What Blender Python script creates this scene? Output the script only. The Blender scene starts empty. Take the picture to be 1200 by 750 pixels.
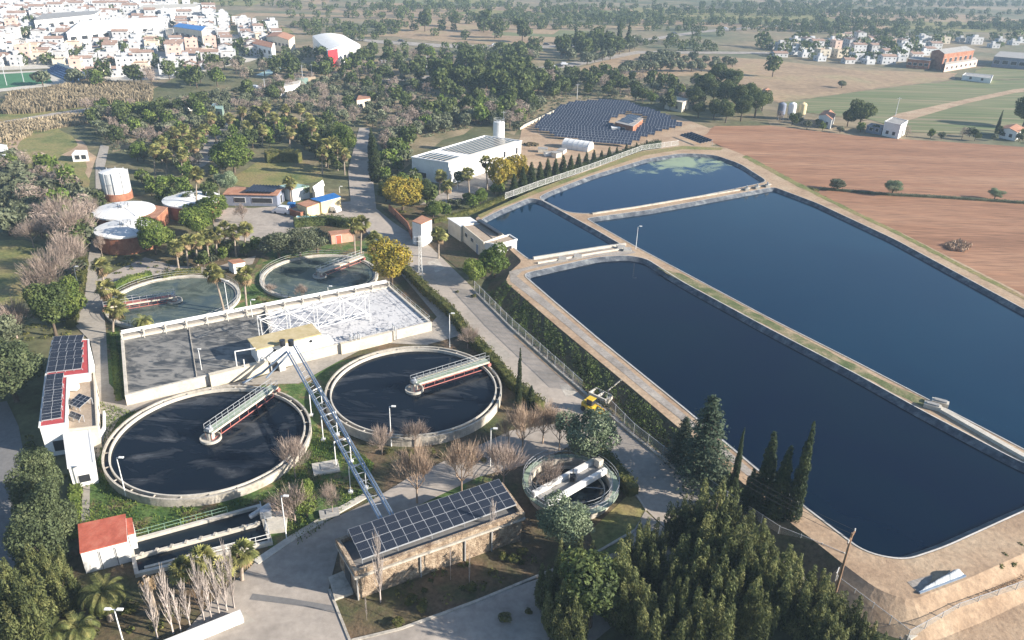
import bpy, math, random
import numpy as np
from mathutils import Vector, Matrix
from mathutils.geometry import tessellate_polygon
PI = math.pi
R = math.radians
random.seed(5)
S = bpy.context.scene
COL = S.collection
# ------------------------------------------------------------------ camera
CH = 60.0; FPX = 900.0; PITCH = R(26.3); ROLL = R(1.8)
FW = Vector((0, math.cos(PITCH), -math.sin(PITCH)))
R0 = Vector((1, 0, 0)); U0 = R0.cross(FW)
RT = R0*math.cos(ROLL) + U0*math.sin(ROLL)
UP = -R0*math.sin(ROLL) + U0*math.cos(ROLL)
def at(px, py, z=0.0):
    """world point at height z on the sight line of a photo pixel (1200x750)"""
    d = RT*((px-600)/FPX) - UP*((py-375)/FPX) + FW
    t = (z-CH)/d.z
    return Vector((d.x*t, d.y*t, z))
def pix(p):
    q = Vector(p)-Vector((0, 0, CH)); w = q.dot(FW)
    return 600+FPX*q.dot(RT)/w, 375-FPX*q.dot(UP)/w
def zat(b, py):
    """height above ground point b whose top is seen on row py"""
    lo, hi = 0.0, 58.0
    for _ in range(40):
        m = (lo+hi)/2
        if pix((b.x, b.y, m))[1] > py: lo = m
        else: hi = m
    return lo
cam = bpy.data.cameras.new('camera'); camo = bpy.data.objects.new('camera', cam); COL.objects.link(camo)
cam.sensor_width = 36; cam.lens = FPX/1200*36; cam.clip_end = 30000; cam.clip_start = 1
M = Matrix((RT, UP, -FW)).transposed().to_4x4(); M.translation = (0, 0, CH)
camo.matrix_world = M
S.camera = camo
# ------------------------------------------------------------------ light
w = bpy.data.worlds.new('World'); S.world = w; w.use_nodes = True
nt = w.node_tree; bg = nt.nodes['Background']
sky = nt.nodes.new('ShaderNodeTexSky'); sky.sky_type = 'NISHITA'; sky.sun_disc = False
SUN_EL = R(22); SUN_AZ = R(-13)          # azimuth measured from +X, counterclockwise
sky.sun_elevation = SUN_EL; sky.sun_rotation = PI/2 - SUN_AZ
sky.altitude = 50; sky.air_density = 1.0; sky.dust_density = 0.6; sky.ozone_density = 3.0
nt.links.new(sky.outputs[0], bg.inputs[0]); bg.inputs[1].default_value = 0.082
sd = Vector((math.cos(SUN_EL)*math.cos(SUN_AZ), math.cos(SUN_EL)*math.sin(SUN_AZ), math.sin(SUN_EL)))
sl = bpy.data.lights.new('sun', 'SUN'); sl.energy = 5.0; sl.angle = R(0.53); sl.color = (1.0, 0.93, 0.83)
so = bpy.data.objects.new('sun', sl); COL.objects.link(so); so.rotation_euler = sd.to_track_quat('Z', 'Y').to_euler()
so.location = (0, 0, 100)
S.view_settings.view_transform = 'Standard'; S.view_settings.look = 'None'
S.view_settings.exposure = 1.17; S.view_settings.gamma = 1.0; S.view_settings.use_curve_mapping = False
S.render.engine = 'CYCLES'
cy = S.cycles
cy.max_bounces = 5; cy.diffuse_bounces = 2; cy.glossy_bounces = 3; cy.transparent_max_bounces = 10; cy.volume_bounces = 0
cy.caustics_reflective = False; cy.caustics_refractive = False; cy.use_denoising = True
cy.sample_clamp_indirect = 4
# ------------------------------------------------------------------ materials
MATS = {}
def mat(name, cols, scale=1.0, rough=0.85, bump=0.0, island=0.0, objrand=0.0, metal=0.0, detail=6, scale2=None, amt2=0.35, spec=0.3, stretch=None, stops=None, trans=0.0, alpha=None):
    """procedural material: colour ramp over noise, finer second noise, optional per island / per object value shift"""
    m = bpy.data.materials.new(name); m.use_nodes = True; MATS[name] = m
    n = m.node_tree.nodes; l = m.node_tree.links; b = n['Principled BSDF']
    b.inputs['Roughness'].default_value = rough; b.inputs['Metallic'].default_value = metal
    b.inputs['Specular IOR Level'].default_value = spec
    geo = n.new('ShaderNodeNewGeometry')
    src = geo.outputs['Position']
    if stretch:
        mp = n.new('ShaderNodeMapping'); mp.inputs['Rotation'].default_value = (0, 0, stretch[2]); mp.vector_type = 'POINT'
        mp.inputs['Scale'].default_value = (stretch[0], stretch[1], 1)
        l.new(src, mp.inputs[0]); src = mp.outputs[0]
    nz = n.new('ShaderNodeTexNoise'); nz.inputs['Scale'].default_value = scale; nz.inputs['Detail'].default_value = detail
    nz.inputs['Roughness'].default_value = 0.6
    l.new(src, nz.inputs['Vector'])
    rp = n.new('ShaderNodeValToRGB'); e = rp.color_ramp.elements
    if stops is None: stops = [0.32+0.36*i/max(1, len(cols)-1) for i in range(len(cols))]
    e[0].position = stops[0]; e[0].color = (*cols[0], 1); e[1].position = stops[-1]; e[1].color = (*cols[-1], 1)
    for i in range(1, len(cols)-1):
        q = e.new(stops[i]); q.color = (*cols[i], 1)
    l.new(nz.outputs[0], rp.inputs[0])
    out = rp.outputs[0]
    def mulv(out, val_socket, lo, hi):
        mr = n.new('ShaderNodeMapRange'); mr.inputs[3].default_value = lo; mr.inputs[4].default_value = hi
        l.new(val_socket, mr.inputs[0])
        vm = n.new('ShaderNodeVectorMath'); vm.operation = 'SCALE'; l.new(out, vm.inputs[0]); l.new(mr.outputs[0], vm.inputs['Scale'])
        return vm.outputs[0]
    if scale2:
        n2 = n.new('ShaderNodeTexNoise'); n2.inputs['Scale'].default_value = scale2; n2.inputs['Detail'].default_value = 5
        n2.inputs['Roughness'].default_value = 0.7
        l.new(src, n2.inputs['Vector'])
        mrx = n.new('ShaderNodeMapRange'); mrx.inputs[1].default_value = 0.3; mrx.inputs[2].default_value = 0.7
        l.new(n2.outputs[0], mrx.inputs[0])
        out = mulv(out, mrx.outputs[0], 1-amt2, 1+amt2)
    if island: out = mulv(out, geo.outputs['Random Per Island'], 1-island, 1+island)
    if objrand:
        oi = n.new('ShaderNodeObjectInfo'); out = mulv(out, oi.outputs['Random'], 1-objrand, 1+objrand)
    l.new(out, b.inputs['Base Color'])
    if bump:
        bp = n.new('ShaderNodeBump'); bp.inputs['Strength'].default_value = bump; bp.inputs['Distance'].default_value = 0.3
        l.new((n2 if scale2 else nz).outputs[0], bp.inputs['Height']); l.new(bp.outputs[0], b.inputs['Normal'])
    if trans:
        tr = n.new('ShaderNodeBsdfTranslucent'); l.new(out, tr.inputs[0])
        mx = n.new('ShaderNodeMixShader'); mx.inputs[0].default_value = trans
        l.new(b.outputs[0], mx.inputs[1]); l.new(tr.outputs[0], mx.inputs[2]); l.new(mx.outputs[0], n['Material Output'].inputs[0])
    return m
def leafmat(name, c1, c2, c3, s=0.35, island=0.35, objrand=0.18, trans=0.25):
    return mat(name, [c1, c2, c3], scale=s, rough=0.7, island=island, objrand=objrand, trans=trans, detail=3, spec=0.25)
m_ground = mat('earth_scrub', [(0.07, 0.085, 0.03), (0.13, 0.125, 0.06), (0.26, 0.19, 0.11)], 0.03, scale2=0.5, amt2=0.4)
m_grove = mat('grove_soil', [(0.12, 0.12, 0.055), (0.24, 0.19, 0.11), (0.34, 0.26, 0.16)], 0.07, scale2=0.8, amt2=0.35)
m_farm = mat('farm_land', [(0.10, 0.12, 0.06), (0.21, 0.17, 0.10), (0.33, 0.24, 0.15)], 0.012, scale2=0.15)
m_dryfield = mat('dry_field_soil', [(0.24, 0.165, 0.10), (0.34, 0.235, 0.14), (0.30, 0.24, 0.13)], 0.03, scale2=0.3, amt2=0.3)
m_plough = mat('ploughed_red_soil', [(0.22, 0.108, 0.057), (0.295, 0.15, 0.082), (0.36, 0.205, 0.12)], 0.06, scale2=1.0, amt2=0.42, stretch=(0.12, 1.3, R(-8)))
m_crop = mat('crop_rows_soil', [(0.085, 0.125, 0.04), (0.16, 0.17, 0.075), (0.28, 0.225, 0.135)], 0.28, scale2=0.5, amt2=0.3, stretch=(0.05, 1.0, R(-40)))
m_green = mat('green_grass', [(0.05, 0.10, 0.02), (0.09, 0.14, 0.035), (0.19, 0.15, 0.07), (0.24, 0.15, 0.08)], 0.30, scale2=2.5, amt2=0.45, bump=0.5, stops=[0.36, 0.5, 0.58, 0.68])
m_meadow = mat('yellow_meadow', [(0.10, 0.13, 0.035), (0.22, 0.20, 0.07), (0.26, 0.19, 0.09)], 0.12, scale2=1.5, amt2=0.4, bump=0.4)
m_bankgrass = mat('bank_grass', [(0.07, 0.10, 0.03), (0.14, 0.15, 0.06), (0.33, 0.25, 0.15)], 0.35, scale2=2.5, amt2=0.4, bump=0.4)
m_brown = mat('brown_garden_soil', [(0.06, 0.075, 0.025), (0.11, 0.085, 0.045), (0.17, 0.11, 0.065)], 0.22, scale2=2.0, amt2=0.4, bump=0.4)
m_dirt = mat('tan_dirt', [(0.30, 0.20, 0.125), (0.40, 0.28, 0.18), (0.44, 0.33, 0.22)], 0.15, scale2=1.6, amt2=0.25, bump=0.3)
m_gravel = mat('grey_gravel', [(0.22, 0.19, 0.16), (0.33, 0.29, 0.25), (0.42, 0.37, 0.31)], 0.25, scale2=2.5, amt2=0.3)
m_road = mat('worn_road_concrete', [(0.28, 0.245, 0.205), (0.38, 0.325, 0.27), (0.43, 0.365, 0.30)], 0.12, scale2=1.2, amt2=0.14, rough=0.9)
m_asph = mat('old_asphalt', [(0.15, 0.145, 0.14), (0.20, 0.19, 0.18)], 0.2, scale2=2, amt2=0.15)
m_yard = mat('yard_concrete', [(0.28, 0.24, 0.20), (0.36, 0.31, 0.26), (0.42, 0.36, 0.30)], 0.13, scale2=0.9, amt2=0.18, rough=0.9)
m_pathc = mat('path_concrete', [(0.30, 0.27, 0.23), (0.40, 0.35, 0.29)], 0.3, scale2=2, amt2=0.18)
m_white = mat('white_paint', [(0.70, 0.68, 0.64), (0.80, 0.79, 0.76)], 0.5, scale2=4, amt2=0.06)
m_cream = mat('cream_render', [(0.55, 0.48, 0.37), (0.66, 0.59, 0.47)], 0.6, scale2=4, amt2=0.12)
m_conc = mat('weathered_concrete', [(0.30, 0.27, 0.22), (0.46, 0.41, 0.34), (0.55, 0.50, 0.42)], 0.7, scale2=3, amt2=0.2, bump=0.2)
m_lconc = mat('light_concrete', [(0.46, 0.42, 0.35), (0.60, 0.55, 0.47)], 0.6, scale2=3, amt2=0.15)
m_brick = mat('red_brick', [(0.22, 0.085, 0.05), (0.33, 0.14, 0.08), (0.40, 0.20, 0.12)], 0.6, scale2=6, amt2=0.25)
m_rubble = mat('rough_stone_wall', [(0.20, 0.135, 0.09), (0.42, 0.31, 0.21), (0.62, 0.49, 0.35)], 1.6, scale2=6, amt2=0.4, bump=1.0)
m_redroof = mat('red_painted_roof', [(0.36, 0.085, 0.05), (0.47, 0.12, 0.075), (0.52, 0.17, 0.11)], 0.7, scale2=5, amt2=0.15)
m_crimson = mat('crimson_sheet_roof', [(0.40, 0.055, 0.06), (0.50, 0.09, 0.09)], 0.7, scale2=5, amt2=0.15)
m_tile = mat('clay_tile_roof', [(0.33, 0.15, 0.09), (0.45, 0.24, 0.15)], 0.7, scale2=4, amt2=0.2)
m_townwhite = mat('old_whitewash', [(0.42, 0.415, 0.41), (0.60, 0.59, 0.58)], 0.3, scale2=2, amt2=0.1)
m_towntile = mat('old_clay_tiles', [(0.27, 0.17, 0.125), (0.38, 0.26, 0.20)], 0.4, scale2=3, amt2=0.2)
m_flat = mat('gravel_flat_roof', [(0.33, 0.25, 0.18), (0.44, 0.35, 0.26)], 0.7, scale2=5, amt2=0.2)
m_greyroof = mat('grey_roof', [(0.26, 0.25, 0.24), (0.38, 0.36, 0.33)], 0.5, scale2=4, amt2=0.15)
m_blueroof = mat('blue_sheet_roof', [(0.02, 0.12, 0.36), (0.035, 0.18, 0.45)], 0.8, rough=0.5)
m_bluegrey = mat('blue_grey_wall', [(0.17, 0.19, 0.25), (0.24, 0.26, 0.32)], 0.6, scale2=4, amt2=0.12)
m_yellow = mat('pale_yellow_wall', [(0.62, 0.49, 0.26), (0.70, 0.58, 0.34)], 0.6, scale2=3, amt2=0.1)
m_dark = mat('dark_opening', [(0.02, 0.022, 0.025), (0.04, 0.042, 0.05)], 0.8, rough=0.3, spec=0.5)
m_steel = mat('galvanised_steel', [(0.45, 0.46, 0.47), (0.60, 0.60, 0.60)], 2, rough=0.5, metal=0.3)
m_pipe = mat('blue_grey_pipe', [(0.22, 0.29, 0.38), (0.34, 0.40, 0.48)], 1.0, rough=0.4, metal=0.3)
m_green_deck = mat('green_deck', [(0.24, 0.31, 0.22), (0.36, 0.40, 0.31)], 1.0)
m_redsteel = mat('red_steel', [(0.42, 0.12, 0.10), (0.52, 0.22, 0.18)], 1.0)
m_cable = mat('dark_cable', [(0.03, 0.03, 0.03), (0.05, 0.05, 0.05)], 1.0)
m_wood = mat('pole_wood', [(0.22, 0.13, 0.08), (0.33, 0.21, 0.13)], 1.5)
m_bark = mat('tree_bark', [(0.07, 0.05, 0.035), (0.14, 0.105, 0.075)], 2.0)
m_pbark = mat('palm_bark', [(0.26, 0.20, 0.15), (0.40, 0.33, 0.26)], 2.5)
m_skirt = mat('dead_frond_skirt', [(0.17, 0.115, 0.06), (0.30, 0.21, 0.12)], 2.0, island=0.3)
m_twig = mat('brown_twigs', [(0.32, 0.225, 0.155), (0.48, 0.35, 0.25)], 0.6, island=0.25, objrand=0.15)
m_gtwig = mat('grey_twigs', [(0.24, 0.18, 0.145), (0.38, 0.30, 0.245)], 0.6, island=0.25, objrand=0.15)
m_wtwig = mat('pale_poplar_bark', [(0.36, 0.30, 0.26), (0.55, 0.48, 0.43)], 0.8, island=0.2)
m_yellowp = mat('yellow_machine_paint', [(0.62, 0.40, 0.03), (0.72, 0.50, 0.06)], 1.0, rough=0.4)
m_carw = mat('white_car_paint', [(0.70, 0.71, 0.73), (0.78, 0.78, 0.80)], 1.0, rough=0.25, spec=0.6)
m_card = mat('dark_car_paint', [(0.03, 0.035, 0.05), (0.05, 0.055, 0.07)], 1.0, rough=0.25, spec=0.6)
m_cyan = mat('cyan_liner', [(0.14, 0.45, 0.55), (0.24, 0.58, 0.66)], 1.0, rough=0.3)
m_teal = mat('pale_teal_water', [(0.30, 0.42, 0.36), (0.36, 0.50, 0.42)], 0.3, rough=0.2)
m_liner = mat('black_pond_liner', [(0.04, 0.045, 0.055), (0.09, 0.10, 0.115), (0.20, 0.21, 0.21)], 0.6, scale2=3, amt2=0.3, rough=0.5, stretch=(1, 1, 0))
m_rim = mat('pale_liner_lip', [(0.45, 0.42, 0.37), (0.62, 0.58, 0.52)], 0.7, scale2=3, amt2=0.2)
m_pitch = mat('green_pitch_turf', [(0.05, 0.16, 0.07), (0.07, 0.20, 0.09)], 0.05)
L_pine = leafmat('pine_leaves', (0.045, 0.064, 0.021), (0.083, 0.109, 0.032), (0.135, 0.154, 0.046))
L_bright = leafmat('bright_tree_leaves', (0.068, 0.109, 0.021), (0.120, 0.166, 0.032), (0.195, 0.230, 0.052))
L_casu = leafmat('feathery_leaves', (0.062, 0.074, 0.026), (0.12, 0.135, 0.046), (0.22, 0.215, 0.078), s=0.5, island=0.4)
L_cyp = leafmat('cypress_leaves', (0.024, 0.038, 0.014), (0.043, 0.062, 0.021), (0.090, 0.106, 0.037))
L_spruce = leafmat('blue_conifer_leaves', (0.030, 0.049, 0.029), (0.054, 0.078, 0.044), (0.120, 0.146, 0.089))
L_olive = leafmat('olive_leaves', (0.080, 0.090, 0.052), (0.135, 0.150, 0.085), (0.23, 0.24, 0.15))
L_dense = leafmat('dense_tree_leaves', (0.060, 0.078, 0.034), (0.10, 0.125, 0.055), (0.18, 0.20, 0.095))
L_silver = leafmat('silvery_leaves', (0.12, 0.16, 0.09), (0.20, 0.25, 0.14), (0.32, 0.36, 0.23))
L_hedge = leafmat('hedge_leaves', (0.068, 0.079, 0.021), (0.112, 0.122, 0.032), (0.210, 0.179, 0.052), s=0.8)
L_ivy = leafmat('bank_creeper_leaves', (0.032, 0.042, 0.014), (0.055, 0.075, 0.022), (0.12, 0.16, 0.04), s=0.5, island=0.45)
L_gold = leafmat('autumn_gold_leaves', (0.16, 0.15, 0.025), (0.30, 0.24, 0.035), (0.42, 0.30, 0.05), s=0.7)
L_rust = leafmat('autumn_rust_leaves', (0.25, 0.11, 0.03), (0.40, 0.20, 0.07), (0.45, 0.27, 0.10), s=0.7)
L_fan = leafmat('fan_palm_leaves', (0.155, 0.17, 0.055), (0.26, 0.255, 0.085), (0.40, 0.36, 0.14), s=0.5, island=0.35)
L_date = leafmat('date_palm_leaves', (0.090, 0.109, 0.032), (0.150, 0.166, 0.052), (0.300, 0.269, 0.092), s=0.8)
L_reed = leafmat('golden_reed_leaves', (0.20, 0.16, 0.10), (0.30, 0.24, 0.155), (0.42, 0.34, 0.22), s=0.12)
L_straw = leafmat('dry_straw_leaves', (0.30, 0.20, 0.11), (0.45, 0.31, 0.19), (0.55, 0.40, 0.26), s=0.5)

# water of the lagoons: a dark body under a glossy rippled face
def watermat(name, base, rough=0.06, spec=0.5, scum_or_sky=None, sc=0.25, lo=0.52, hi=0.68, bump=0.06, bs=1.2, stretch=None, r2=0.6, dist=1.5):
    m = bpy.data.materials.new(name); m.use_nodes = True
    n = m.node_tree.nodes; l = m.node_tree.links; b = n['Principled BSDF']
    b.inputs['Base Color'].default_value = (*base, 1); b.inputs['Roughness'].default_value = rough
    b.inputs['IOR'].default_value = 1.33; b.inputs['Specular IOR Level'].default_value = spec
    geo = n.new('ShaderNodeNewGeometry')
    src = geo.outputs['Position']
    if stretch:
        mp = n.new('ShaderNodeMapping'); mp.inputs['Rotation'].default_value = (0, 0, stretch[2]); mp.inputs['Scale'].default_value = (stretch[0], stretch[1], 1)
        l.new(src, mp.inputs[0]); src = mp.outputs[0]
    n2 = n.new('ShaderNodeTexNoise'); n2.inputs['Scale'].default_value = bs; n2.inputs['Detail'].default_value = 3
    l.new(geo.outputs['Position'], n2.inputs['Vector'])
    bp = n.new('ShaderNodeBump'); bp.inputs['Strength'].default_value = bump; bp.inputs['Distance'].default_value = 0.1
    l.new(n2.outputs[0], bp.inputs['Height']); l.new(bp.outputs[0], b.inputs['Normal'])
    if scum_or_sky:
        nz = n.new('ShaderNodeTexNoise'); nz.inputs['Scale'].default_value = sc; nz.inputs['Detail'].default_value = 8; nz.inputs['Roughness'].default_value = 0.62
        nz.inputs['Distortion'].default_value = dist
        l.new(src, nz.inputs['Vector'])
        mr = n.new('ShaderNodeMapRange'); mr.inputs[1].default_value = lo; mr.inputs[2].default_value = hi
        l.new(nz.outputs[0], mr.inputs[0])
        mx = n.new('ShaderNodeMixRGB'); mx.inputs[1].default_value = (*base, 1); mx.inputs[2].default_value = (*scum_or_sky, 1)
        l.new(mr.outputs[0], mx.inputs[0]); l.new(mx.outputs[0], b.inputs['Base Color'])
        m2 = n.new('ShaderNodeMapRange'); m2.inputs[3].default_value = rough; m2.inputs[4].default_value = r2
        l.new(mr.outputs[0], m2.inputs[0]); l.new(m2.outputs[0], b.inputs['Roughness'])
    return m
m_lagoon = watermat('lagoon_water', (0.001, 0.018, 0.043), 0.05, 0.5, bump=0.05, scum_or_sky=(0.003, 0.028, 0.055), sc=0.018, lo=0.38, hi=0.7, r2=0.13)  # broad blue mottling paints the sky's uneven reflection into the water colour
m_lagoon_front = watermat('front_lagoon_water', (0.0008, 0.006, 0.020), 0.04, 0.3, bump=0.03, scum_or_sky=(0.002, 0.012, 0.022), sc=0.02, lo=0.38, hi=0.7, r2=0.10)  # sky reflection painted in here too, as dimmer blue mottling
m_clar = watermat('clarifier_water', (0.005, 0.009, 0.016), 0.10, 0.28, scum_or_sky=(0.13, 0.13, 0.13), sc=0.07, lo=0.52, hi=0.85, stretch=(1, 2.6, 0.6))
m_prim = watermat('settling_water', (0.05, 0.07, 0.065), 0.08, 0.5, scum_or_sky=(0.17, 0.19, 0.14), sc=0.2, lo=0.4, hi=0.75)
m_aer = watermat('aerated_grey_water', (0.065, 0.066, 0.066), 0.4, 0.35, scum_or_sky=(0.25, 0.235, 0.21), sc=0.3, lo=0.42, hi=0.58, bump=0.6, bs=1.0, stretch=(1, 2.0, 0.3))
m_foam = watermat('white_foam_water', (0.60, 0.58, 0.56), 0.7, 0.3, scum_or_sky=(0.24, 0.24, 0.26), sc=0.6, lo=0.51, hi=0.60, bump=0.6, bs=1.2, r2=0.4, dist=2.5)
m_chan = watermat('channel_water', (0.010, 0.015, 0.02), 0.08, 0.4)

m_lagoon_top = watermat('far_lagoon_water', (0.001, 0.020, 0.055), 0.05, 0.5, scum_or_sky=(0.27, 0.33, 0.22), sc=0.12, lo=0.49, hi=0.68, bump=0.05)
def algae_mask(m, cx, cy, rx, ry, ang):
    n = m.node_tree.nodes; l = m.node_tree.links; nz = [q for q in n if q.type == 'TEX_NOISE' and abs(q.inputs['Scale'].default_value-0.12) < 1e-3][0]
    geo = [q for q in n if q.type == 'NEW_GEOMETRY'][0]; mp = n.new('ShaderNodeMapping'); mp.vector_type = 'TEXTURE'; mp.inputs['Location'].default_value = (cx, cy, 0); mp.inputs['Rotation'].default_value = (0, 0, ang); mp.inputs['Scale'].default_value = (rx, ry, 1000)
    l.new(geo.outputs['Position'], mp.inputs[0]); le = n.new('ShaderNodeVectorMath'); le.operation = 'LENGTH'; l.new(mp.outputs[0], le.inputs[0])
    a = n.new('ShaderNodeMath'); a.operation = 'MULTIPLY_ADD'; l.new(le.outputs['Value'], a.inputs[0]); a.inputs[1].default_value = -0.30; a.inputs[2].default_value = 0.27
    s = n.new('ShaderNodeMath'); s.operation = 'ADD'; l.new(a.outputs[0], s.inputs[0]); l.new(nz.outputs[0], s.inputs[1])
    for k in list(nz.outputs[0].links):
        if k.to_node != s: t = k.to_socket; l.remove(k); l.new(s.outputs[0], t)
_c = at(800, 191, 1.3); _d = at(846, 185, 1.3); _e = at(752, 203, 1.3); algae_mask(m_lagoon_top, _c.x, _c.y, 20, 10, math.atan2(_d.y-_e.y, _d.x-_e.x))
# solar glass with fine cell lines
def solarmat():
    m = bpy.data.materials.new('solar_glass'); m.use_nodes = True
    n = m.node_tree.nodes; l = m.node_tree.links; b = n['Principled BSDF']
    tc = n.new('ShaderNodeTexCoord'); br = n.new('ShaderNodeTexBrick'); br.offset = 0
    br.inputs['Scale'].default_value = 1; br.inputs['Mortar Size'].default_value = 0.012; br.inputs['Brick Width'].default_value = 0.17; br.inputs['Row Height'].default_value = 0.17
    br.inputs['Color1'].default_value = (0.012, 0.016, 0.028, 1); br.inputs['Color2'].default_value = (0.016, 0.021, 0.034, 1); br.inputs['Mortar'].default_value = (0.05, 0.055, 0.065, 1)
    l.new(tc.outputs['Object'], br.inputs['Vector']); l.new(br.outputs[0], b.inputs['Base Color'])
    b.inputs['Roughness'].default_value = 0.16; b.inputs['Specular IOR Level'].default_value = 0.5
    return m
m_solar = solarmat()
m_solar_sky = mat('sky_tinted_field_glass', [(0.026, 0.034, 0.055), (0.04, 0.048, 0.07)], 0.4, rough=0.22, spec=0.6)  # second panel glass, paler and bluer to paint in the reflected sky
# chain link: a thin procedural net of wires with holes
def netmat():
    m = bpy.data.materials.new('chain_link_net'); m.use_nodes = True
    n = m.node_tree.nodes; l = m.node_tree.links; b = n['Principled BSDF']
    b.inputs['Base Color'].default_value = (0.42, 0.42, 0.40, 1); b.inputs['Roughness'].default_value = 0.5
    tp = n.new('ShaderNodeBsdfTransparent'); mx = n.new('ShaderNodeMixShader')
    geo = n.new('ShaderNodeNewGeometry'); sx = n.new('ShaderNodeSeparateXYZ'); l.new(geo.outputs['Position'], sx.inputs[0])
    ad = n.new('ShaderNodeMath'); ad.operation = 'ADD'; l.new(sx.outputs[0], ad.inputs[0]); l.new(sx.outputs[2], ad.inputs[1])
    sb = n.new('ShaderNodeMath'); sb.operation = 'SUBTRACT'; l.new(sx.outputs[0], sb.inputs[0]); l.new(sx.outputs[2], sb.inputs[1])
    res = []
    for s in (ad, sb):
        k = n.new('ShaderNodeMath'); k.operation = 'MULTIPLY'; k.inputs[1].default_value = 12; l.new(s.outputs[0], k.inputs[0])
        f = n.new('ShaderNodeMath'); f.operation = 'FRACT'; l.new(k.outputs[0], f.inputs[0])
        c = n.new('ShaderNodeMath'); c.operation = 'LESS_THAN'; c.inputs[1].default_value = 0.17; l.new(f.outputs[0], c.inputs[0]); res.append(c)
    mm = n.new('ShaderNodeMath'); mm.operation = 'MAXIMUM'; l.new(res[0].outputs[0], mm.inputs[0]); l.new(res[1].outputs[0], mm.inputs[1])
    l.new(mm.outputs[0], mx.inputs[0]); l.new(tp.outputs[0], mx.inputs[1]); l.new(b.outputs[0], mx.inputs[2]); l.new(mx.outputs[0], n['Material Output'].inputs[0])
    return m
m_net = netmat()

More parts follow.
